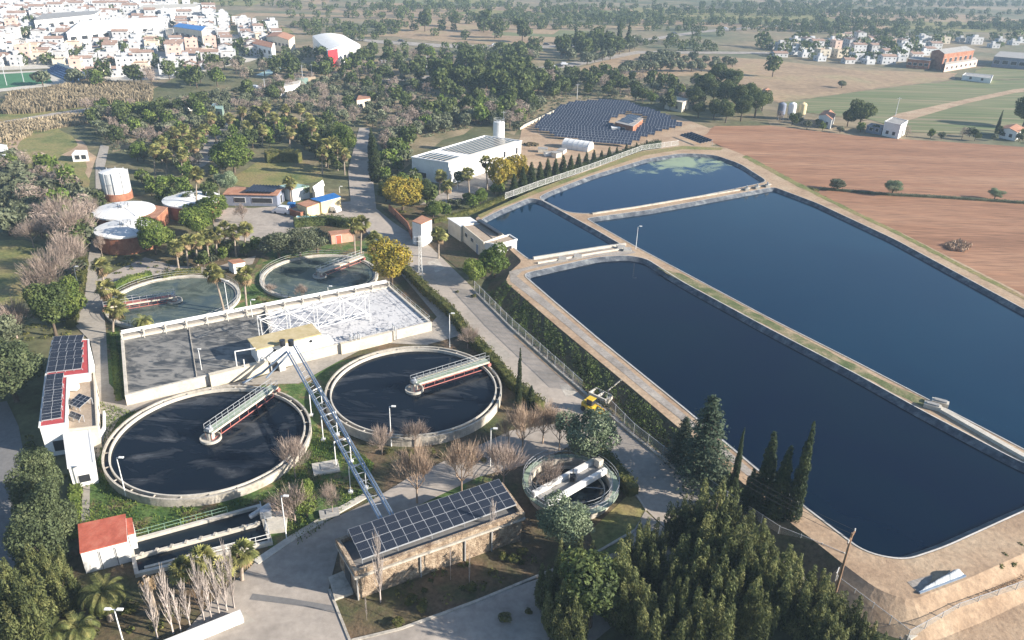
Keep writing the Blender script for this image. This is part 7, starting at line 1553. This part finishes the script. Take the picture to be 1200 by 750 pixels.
# low scrub covering the rough ground between the groves
def scrub(name, polys, sp, m, label, seed, size, n=34, ls=0.5, z=0.02, h=0.6):
    g = rnd(seed); out = []
    for pl_ in polys: out += [q for q in poly_pts(pl_, sp, seed) if not any(inpoly(q[0], q[1], K) for K in keepout[:4]+keepout[4:5])]
    Ps = []; Ns = []
    for q in out:
        k = int(n*(0.5+g.random())); d = g.normal(0, 1, (k, 3)); d /= np.linalg.norm(d, axis=1)[:, None]; d[:, 2] = np.abs(d[:, 2]); s = size*(0.5+0.9*g.random()); Ps.append(np.array([q[0], q[1], z])+d*np.array([s, s, s*h])*(0.6+0.4*g.random((k, 1)))); Ns.append(d)
    P = np.concatenate(Ps); V, F = quads(P, np.concatenate(Ns), ls*(0.6+0.8*g.random(len(P))), g, 0.7, 0.5)
    o = bpy.data.objects.new(name, npmesh(name, V, F, m)); COL.objects.link(o); return tag(o, label, 'undergrowth', kind='stuff')
rough = [[(0, 190), (40, 196), (100, 235), (112, 300), (78, 300), (72, 284), (0, 276)], [(440, 212), (448, 175), (455, 150), (440, 92), (640, 88), (820, 100), (830, 124), (735, 116), (664, 118), (604, 156), (560, 146), (482, 178)], [(98, 130), (250, 105), (440, 92), (455, 150), (400, 150), (236, 170), (130, 178)]]
scrub('undergrowth', rough, 3.0, L_olive, 'grey green scrub between the trees of the groves', 21, 1.1)
scrub('undergrowth', [[(0, 340), (20, 356), (60, 340), (76, 318), (100, 330), (90, 400), (60, 400), (0, 400)], [(0, 205), (30, 150), (0, 150)], [(110, 300), (200, 300), (200, 325), (130, 340)], [(60, 700), (120, 690), (200, 740), (180, 760), (40, 760)], [(440, 690), (612, 640), (640, 660), (560, 700), (470, 728)], [(30, 500), (50, 500), (80, 560), (90, 700), (50, 740), (36, 640)]], 2.2, L_hedge, 'low dark undergrowth on the rough ground of the works', 22, 0.7, ls=0.28)
# ------------------------------------------------------------------ town, village and farm houses
def housemesh(seed, w_, d_, h_, roof, wallm, roofm, storeys):
    g = random.Random(seed); b = MB(); X, Y = w_/2, d_/2
    b.prism([(-X, -Y), (X, -Y), (X, Y), (-X, Y)], 0, h_, 0)
    if roof == 'gable':
        r_ = 1.3; o = 0.4; b.add([(-X-o, -Y-o, h_+0.02), (X+o, -Y-o, h_+0.02), (X+o, 0, h_+r_), (-X-o, 0, h_+r_), (X+o, Y+o, h_+0.02), (-X-o, Y+o, h_+0.02)], [(0, 1, 2, 3), (3, 2, 4, 5), (0, 5, 4, 1)], 1)
        b.add([(-X, -Y, h_), (-X, Y, h_), (-X, 0, h_+r_-0.1), (X, -Y, h_), (X, Y, h_), (X, 0, h_+r_-0.1)], [(1, 0, 2), (3, 4, 5)], 0)
    else:
        b.strip([(-X+.1, -Y+.1), (X-.1, -Y+.1), (X-.1, Y-.1), (-X+.1, Y-.1)], 0.25, h_+0.002, h_+0.6, 0, closed=True); b.add([(-X+.3, -Y+.3, h_+0.05), (X-.3, -Y+.3, h_+0.05), (X-.3, Y-.3, h_+0.05), (-X+.3, Y-.3, h_+0.05)], [(0, 1, 2, 3)], 1)
        if g.random() < 0.6: b.box((g.uniform(-X*.4, X*.4), Y*.3, h_+1.2), (w_*.35, d_*.35, 2.3), 0, 0)
    for s in range(storeys):
        z = 1.5+s*2.7
        for k in range(max(2, int(w_/3))):
            x = -X+(k+0.5)*w_/max(2, int(w_/3)); b.box((x, -Y-0.03, z), (0.8, 0.08, 1.0), 0, 2); b.box((x, Y+0.03, z), (0.8, 0.08, 1.0), 0, 2)
        for k in range(max(1, int(d_/4))):
            y = -Y+(k+0.5)*d_/max(1, int(d_/4)); b.box((X+0.03, y, z), (0.08, 0.85, 1.05), 0, 2); b.box((-X-0.03, y, z), (0.08, 0.85, 1.05), 0, 2)
    b.box((X*0.4, Y*0.3, h_+1.0), (0.6, 0.6, 1.6), 0, 0)
    me = bpy.data.meshes.new('house'); me.from_pydata(b.v, [], b.f)
    for m_ in (wallm, roofm, m_dark): me.materials.append(m_)
    me.polygons.foreach_set('material_index', b.m); me.update(); return me
m_ochre = mat('ochre_wall', [(0.52, 0.39, 0.26), (0.6, 0.47, 0.33)], 0.3); m_pinkw = mat('pink_wall', [(0.6, 0.42, 0.34), (0.66, 0.5, 0.42)], 0.3)
m_cool = mat('grey_white_wall', [(0.5, 0.51, 0.52), (0.62, 0.62, 0.62)], 0.3); walls = [m_white, m_cool, m_cream, m_white, m_cool, m_white, m_pinkw, m_white, m_cool, m_white, m_white, m_cool, m_white]; walls = [m_townwhite if q == m_white else q for q in walls]; roofs = [m_tile, m_lconc, m_greyroof, m_tile, m_flat]
wn = {m_townwhite: 'white', m_white: 'white', m_cream: 'cream', m_pinkw: 'pinkish', m_ochre: 'ochre', m_yellow: 'pale yellow', m_cool: 'greyish'}; rn = {m_towntile: 'clay', m_tile: 'clay', m_lconc: 'pale', m_greyroof: 'grey', m_flat: 'tan'}
HM = []
for i in range(26):
    g_ = random.Random(i+200); st = g_.choice((1, 1, 2, 2, 2, 3)); rf_ = g_.choice(('gable', 'flat', 'flat')); wm_ = walls[i % 13]; rm_ = m_towntile if rf_ == 'gable' else roofs[1+i % 4]; w_, d_ = g_.uniform(6, 11), g_.uniform(5.5, 9)
    HM.append((housemesh(i, w_, d_, st*2.7+0.3, rf_, wm_, rm_, st), wn[wm_], rn[rm_], st, rf_))
def house(p, rz, where, i=None, grp=None):
    me, wnm, rnm, st, rf_ = HM[i if i is not None else rf.randrange(26)]; o = bpy.data.objects.new('town_house', me); COL.objects.link(o); o.location = p; o.scale = (0.85, 0.85, 0.8); o.rotation_euler = (0, 0, rz)
    lab = '%s %s house with %s %s roof %s' % (wnm, ('low', 'two storey', 'three storey')[st-1], rnm, 'pitched' if rf_ == 'gable' else 'flat', where); tag(o, lab, 'house', grp+': '+wnm+' '+str(st)+' '+rnm+' '+rf_)
    return o
def town(pts, sx, sy, rz, where, grp, limit, seed, street=4, gap=0.15, avoid=()):
    P_ = pw_(pts); r_ = random.Random(seed); c, s = math.cos(rz), math.sin(rz); cen = sum(P_, Vector((0, 0)))/len(P_); out = []
    for i in range(-60, 61):
        for j in range(-60, 61):
            u = i*sx+(i//street)*sx*0.5+r_.uniform(-1, 1); v = j*sy+(j//2)*sy*0.55+r_.uniform(-1, 1); q = (cen.x+c*u-s*v, cen.y+s*u+c*v)
            if inpoly(q[0], q[1], P_) and r_.random() > gap and not any(inpoly(q[0], q[1], K) for K in avoid): out.append(q)
    out.sort(key=lambda q: q[1]); trees = []
    for q in out[:limit]: house((q[0], q[1], 0.0), rz+r_.choice((0, 0, PI/2))+r_.uniform(-.05, .05), where, grp=grp)
    if len(out) > limit:
        b = MB()
        ms = [m_townwhite, m_cool, m_towntile, m_dark, m_lconc]
        for q in out[limit:]:
            me = HM[r_.randrange(26)][0]; mt = Matrix.Translation((q[0], q[1], 0)) @ Matrix.Rotation(rz+r_.choice((0, 0, PI/2)), 4, 'Z'); k = len(b.v)
            wi = 1 if me.materials[0] != m_townwhite else 0; ri = 2 if me.materials[1] == m_towntile else 4
            b.v += [tuple(mt @ v.co) for v in me.vertices]
            for p_ in me.polygons: b.f.append(tuple(k+i for i in p_.vertices)); b.m.append((wi, ri, 3)[p_.material_index])
        tag(b.build('distant_houses', ms), 'farther rows of small houses at the back of the town', 'houses', kind='stuff')
    return out
big = []
def bigbox(px3, h, wallm, roofm, label, name='warehouse', gable=None, cat='warehouse'):
    q = [at(x, y, h) for x, y in px3]; t = block(name, q, h, wallm, roofm, label, cat, par=0, over=0.01, gable=gable); big.append([Vector((p.x, p.y)) for p in q]); return t, q
def stripes(root, q, side, n, z, w_, h_): openings(root, q, side, [(k+0.5)/n for k in range(n)], z, w_, h_)
t_, q_ = bigbox([(78, 38), (185, 27), (192, 20), (95, 24)], 8, m_white, m_white, 'very long white factory roof in the middle of the town'); stripes(t_, q_, 0, 9, 4.5, 4, 2)
t_, q_ = bigbox([(40, 24), (110, 17), (118, 12), (50, 16)], 8, m_white, m_greyroof, 'white factory at the far left behind the long white factory'); stripes(t_, q_, 0, 6, 4.5, 4, 2)
t_, q_ = bigbox([(203, 31), (236, 36), (241, 31), (210, 27)], 9, m_cream, m_blueroof, 'block with a dull blue roof in the upper part of the town'); stripes(t_, q_, 0, 5, 5, 3, 2)
t_, q_ = bigbox([(160, 12), (230, 8), (238, 4), (168, 6)], 8, m_white, m_lconc, 'pale factory at the top edge of the town'); stripes(t_, q_, 0, 5, 5, 3, 2)
# sports hall with the curved white roof and red end
q = [at(x, y, 8) for x, y in ((384, 60), (422, 52), (402, 41), (366, 42))]; cen = sum(q, Vector())/4
t = empty('sports_hall', (cen.x, cen.y, 0), 'white sports hall with a big curved roof and a red end wall beyond the orchard', 'hall'); big.append([Vector((p.x, p.y)) for p in q])
pts = [(p.x, p.y) for p in q]; under(t, MB().prism(pts, 0, 7.9).build('wall', m_white))
n = 14; vs = []; A_, B_, C_, D_ = q
for i in range(n+1):
    u = i/n; z = 8+1.3*math.sin(PI*u); a = A_.lerp(B_, u); b = D_.lerp(C_, u); vs += [(a.x, a.y, z), (b.x, b.y, z)]
fs = [(2*i, 2*i+2, 2*i+3, 2*i+1) for i in range(n)]; under(t, MB().add(vs, fs+[tuple(2*i for i in range(n, -1, -1)), tuple(2*i+1 for i in range(n+1))]).build('roof', m_white))
a, b, nn = sides(q)[0]; aa, bb, n3 = sides(q)[3]
c1 = a.lerp(b, 0.14)+nn*0.15; under(t, MB().box(c1+Vector((0, 0, 4.2)), ((b-a).length*0.28, 0.25, 8.2), math.atan2((b-a).y, (b-a).x)).build('red_panel', mat('signal_red_wall', [(0.55, 0.03, 0.04), (0.62, 0.05, 0.06)], 0.3)))
for k in range(3): winbox(t, a.lerp(b, 0.5+0.16*k)+Vector((0, 0, 3.2)), nn, 3, 3)
t_, q_ = bigbox([(312, 43), (338, 47), (345, 42), (320, 38)], 7, m_cream, m_tile, 'long terrace with a clay roof left of the sports hall', gable=1.2); stripes(t_, q_, 0, 6, 4, 2, 1.6)
t_, q_ = bigbox([(300, 46), (322, 51), (318, 56), (296, 51)], 6, m_white, m_tile, 'white terrace with a clay roof at the right end of the town', gable=1.2); stripes(t_, q_, 2, 4, 3.5, 2, 1.6)
# pitch with its stand
patch('sports_pitch', [(-30, 108), (0, 104), (62, 97), (52, 84), (0, 87), (-30, 89)], m_pitch, 0.06); patch('pitch_border', [(-40, 112), (0, 107.5), (80, 99), (62, 82), (0, 85), (-40, 87)], m_lconc, 0.045)
t = empty('pitch_stand', at(70, 92, 0), 'blue seated stand at the corner of the green sports pitch', 'stand'); b = MB()
a0, a1 = at(53, 84, 0), at(84, 97, 0); d = (a1-a0).normalized(); s = Vector((-d.y, d.x, 0)) if d.x > 0 else Vector((d.y, -d.x, 0))
for k in range(5): b.prism([(p.x, p.y) for p in (a0+s*k*1.1, a1+s*k*1.1, a1+s*(k+1)*1.1, a0+s*(k+1)*1.1)], 0, 0.6+0.55*k)
under(t, b.build('seat_tiers', mat('stand_blue', [(0.07, 0.13, 0.25), (0.11, 0.19, 0.33)], 0.5))); under(t, MB().prism([(p.x, p.y) for p in (a0+s*5.6, a1+s*5.6, a1+s*6.0, a0+s*6.0)], 0, 3.8).build('back_wall', m_white))
for x, y in ((8, 100), (28, 96)):
    p = at(x, y, 0.06); t = empty('floodlight_mast', p, 'slim floodlight mast on the near side of the green sports pitch', 'mast', 'floodlights of the pitch'); MB().tube((0, 0, 0), (0, 0, 9), 0.16, 0.1, n=6).build('mast_pole', m_steel, t); MB().box((0, 0, 9), (1.6, 0.3, 0.8)).build('lamp_head', m_white, t)
tp_ = town([(-30, 82), (0, 80), (60, 79), (110, 92), (150, 94), (200, 90), (260, 78), (300, 66), (332, 54), (330, 36), (250, 18), (180, 4), (60, -14), (-60, -14), (-80, 60)], 8.6, 8.0, 0.35, 'in the packed upper left town', 'town houses', 285, 5, gap=0.10, avoid=big)
r_ = random.Random(9)
tt_ = []
for q in tp_: 
    if r_.random() < 0.22: tt_.append((q[0]+r_.uniform(5, 8), q[1]+r_.uniform(-7, -3)))
merged('town_trees', tt_, None, 'scattered dark garden trees among the town houses', 11, 0.95)
patch('town_ground', [(-60, 84), (60, 80), (110, 95), (200, 93), (300, 70), (336, 52), (330, 32), (250, 14), (180, 2), (-120, -4), (-120, 60)], m_lconc, 0.03, 1.0)
# village at the right
tv_ = town([(905, 66), (950, 70), (1010, 78), (1062, 76), (1090, 66), (1100, 56), (1060, 48), (1000, 46), (950, 50), (905, 56)], 12, 11, 0.2, 'in the village beyond the field', 'village houses', 75, 6, gap=0.2)
tv_ += town([(1060, 52), (1180, 58), (1200, 56), (1200, 48), (1060, 44)], 16, 15, 0.1, 'in the far right part of the village', 'far village houses', 26, 7, gap=0.3)
r_ = random.Random(19); merged('village_trees', [(q[0]+r_.uniform(-8, 8), q[1]+r_.uniform(4, 10)) for q in tv_ if r_.random() < 0.8], None, 'dark garden trees among the village houses', 12, 1.4)
t_, q_ = bigbox([(1092, 60), (1107, 63), (1142, 58.5), (1120, 56)], 9, m_brick, m_greyroof, 'big brick hall with a grey roof in front of the village', 'brick_hall', gable=1.6, cat='hall'); stripes(t_, q_, 1, 6, 5, 3, 2.4)
t_, q_ = bigbox([(1064, 69), (1090, 71), (1094, 68), (1070, 66)], 5, m_brick, m_greyroof, 'low brick annex left of the big brick hall', 'brick_annex', cat='annex'); stripes(t_, q_, 0, 4, 2.5, 2, 1.4)
t_, q_ = bigbox([(1108, 76), (1146, 70), (1142, 67), (1108, 72)], 4, m_pinkw, m_lconc, 'low pinkish building in front of the big brick hall', 'low_building', cat='building'); stripes(t_, q_, 0, 7, 2, 2, 1.4)
t_, q_ = bigbox([(1165, 66), (1215, 70), (1215, 63), (1172, 60)], 6, m_bluegrey, m_greyroof, 'grey shed with a blue grey roof at the right edge of the village'); stripes(t_, q_, 0, 5, 3, 3, 2)
# farm houses by the red field
def farm_house(px4, h, wm_, rm_, label, gable=None, name='farm_house'):
    q = [at(x, y, h) for x, y in px4]; t = block(name, q, h, wm_, rm_, label, 'house', par=0 if gable else 0.25, gable=gable)
    openings(t, q, 0, (0.3, 0.7), 1.6, 1.1, 1.2); openings(t, q, 1, (0.5,), 1.2, 1.0, 2.0, name='door'); openings(t, q, 2, (0.3, 0.7), 1.6, 1.1, 1.2); return t
farm_house([(960, 135), (975, 140), (979, 134), (966, 130)], 3.6, m_white, m_tile, 'white farm house with a clay roof left of the large round pine', 1.0)
farm_house([(1037, 142), (1056, 146), (1064, 141), (1046, 137)], 5.2, m_white, m_greyroof, 'white square farm house with a grey roof right of the large round pine')
farm_house([(1016, 147), (1034, 150), (1038, 147), (1021, 144)], 2.6, m_bluegrey, m_greyroof, 'low blue grey shed beside the white square farm house')
farm_house([(1172, 151), (1192, 155), (1200, 150), (1180, 147)], 3.2, m_white, m_tile, 'white bungalow with a clay roof near the right edge above the red field', 0.9)
farm_house([(780, 116), (800, 120), (808, 116), (788, 112)], 4.0, m_cream, m_lconc, 'cream flat roofed house behind the solar field')
farm_house([(1128, 88), (1162, 92), (1164, 88), (1132, 85)], 2.6, m_white, m_greyroof, 'long low white farm shed between the dry field and the crop field')
farm_house([(893, 106), (900, 108), (903, 106), (896, 104)], 3.0, m_cream, m_tile, 'tiny cream hut at the corner of the dry field', 0.6)
for x0, c_, lb in ((926, m_white, 'white narrow upright silo beside the yellow one'), (938, m_yellow, 'yellow narrow upright silo beside the white one'), (914, m_bluegrey, 'blue grey upright silo left of the white one')):
    p = at(x0, 140, 0.05); t = empty('feed_silo', p, lb, 'silo'); MB().lathe((0, 0, 1.0), [(0.3, 0), (1.5, 1.2), (1.5, 4.8), (1.3, 5.2), (0.2, 5.7)], 16).build('silo_body', c_, t)
    for k in range(4): a = k*PI/2+0.78; MB().bar((1.3*math.cos(a), 1.3*math.sin(a), 0), (1.3*math.cos(a), 1.3*math.sin(a), 2.6), 0.14).build('leg', m_steel, t)
for x, y, s_, lb, c_ in ((122, 128, 1.0, 'small white van parked on the track above the reeds', m_carw),): 
    t = car(x, y, 0.3, c_, lb, True)
for px4, h, wm_, rm_, lb, nm in (([(202, 123), (233, 120), (235, 117), (206, 120)], 3, m_white, m_teal, 'long low greenhouse with a pale green roof in the gardens', 'greenhouse'), ([(246, 126), (260, 128), (262, 122), (250, 121)], 3, m_teal, m_teal, 'small green roofed shed right of the long greenhouse', 'shed'), ([(326, 103), (350, 98), (352, 94), (330, 98)], 4, m_white, m_lconc, 'low white depot by the track above the orchard', 'depot'), ([(418, 117), (434, 115), (432, 110), (420, 112)], 3.5, m_cream, m_tile, 'little cream house hidden in the orchard', 'orchard_house'), ([(84, 181), (103, 180), (102, 176), (88, 176)], 2.2, m_white, m_white, 'flat white canopy in the gardens left of the lane', 'canopy'), ([(-8, 180), (6, 182), (8, 170), (-6, 168)], 4.0, m_white, m_white, 'white shed cut by the left edge', 'shed')):
    q = [at(x, y, h) for x, y in px4]; t = block(nm, q, h, wm_, rm_, lb, 'building', par=0, over=0.03); openings(t, q, 0, (0.3, 0.7), 1.3, 1.2, 1.2)
# orange and white trucks by the depot, poles
for x, y, c_, lb in ((354, 99, m_teal, 'pale green container by the depot'), (363, 97.5, m_ochre, 'orange container right of the pale green one')):
    t = empty('shipping_container', at(x, y, 0.05), lb, 'container', None, 0.25); MB().box((0, 0, 1.4), (5.5, 2.5, 2.6)).build('container_body', c_, t); MB().box((2.78, 0, 1.4), (0.06, 2.2, 2.3)).build('door', m_greyroof, t)
for i, (x, y, ty) in enumerate(((355, 96, 76), (366, 94, 75), (448, 84, 70), (452, 86, 70), (311, 110, 92), (500, 79, 65), (676, 116, 98), (590, 150, 130), (1049, 136, 114))):
    p = at(x, y, 0.05); h = zat(p, ty); t = empty('power_mast', p, 'thin grey mast rising above the distant trees', 'mast', 'thin masts in the distant groves'); MB().tube((0, 0, 0), (0, 0, h), 0.16, 0.09, n=6).build('mast_pole', m_steel, t); MB().bar((-0.9, 0, h-0.5), (0.9, 0, h-0.5), 0.12).build('arm', m_steel, t)
# cars on the far roads
for i, (x, y) in enumerate(((648, 80), (655, 78), (661, 76), (540, 52), (580, 53.5), (705, 50), (742, 46), (790, 40), (850, 34), (470, 49), (300, 104), (640, 53))):
    src = 'parked_car'; t = empty('distant_car', at(x, y, 0.16), 'tiny car on the far road', 'car', 'tiny cars on the far roads', rf.uniform(-.4, .4)); MB().prism([(-2.1, -.9), (2.1, -.9), (2.1, .9), (-2.1, .9)], 0.3, 0.85).prism([(-1.4, -.8), (1.0, -.8), (1.0, .8), (-1.4, .8)], 0.852, 1.45).build('body', (m_carw, m_card)[i % 2], t)

# the farthest olives beyond the count of individuals become one grove
ol = [o for o in COL.objects if o.name.split('.')[0] == 'olive_tree' and o.parent is None]
far = sorted([o for o in ol if o.type == 'MESH'], key=lambda o: o.location.y)[290-len([o for o in ol if o.type != 'MESH']):]
if far:
    VV = []; FF = []; MI = []; k0 = 0
    for o in far:
        me = o.data; n = len(me.vertices); v = np.empty(n*3, np.float32); me.vertices.foreach_get('co', v); v = v.reshape(-1, 3)
        f = np.empty(len(me.loops), np.int32); me.loops.foreach_get('vertex_index', f); f = f.reshape(-1, 4); mi = np.empty(len(me.polygons), np.int32); me.polygons.foreach_get('material_index', mi)
        mt = np.array(Matrix.LocRotScale(o.location, o.rotation_euler, o.scale)); VV.append(v@mt[:3, :3].T+mt[:3, 3]); FF.append(f+k0); MI.append(mi); k0 += n
    og = bpy.data.objects.new('olive_grove', npmesh('olive_grove', np.concatenate(VV), np.concatenate(FF), [L_olive, m_bark], np.concatenate(MI))); COL.objects.link(og); tag(og, 'farther olive trees of the groves', 'olive grove', kind='stuff')
    for o in far: bpy.data.objects.remove(o)
# ------------------------------------------------------------------ haze
hz = MB().box((0, 5000, 33), (17000, 13000, 69)).build('haze', [])
hm = bpy.data.materials.new('haze_air'); hm.use_nodes = True; hn = hm.node_tree.nodes
for q in list(hn): 
    if q.type == 'BSDF_PRINCIPLED': hn.remove(q)
pv = hn.new('ShaderNodeVolumePrincipled'); pv.inputs['Color'].default_value = (0.60, 0.80, 1.0, 1); pv.inputs['Density'].default_value = 0.00026
hm.node_tree.links.new(pv.outputs[0], hn['Material Output'].inputs['Volume']); hz.data.materials.append(hm); hz['kind'] = 'stuff'
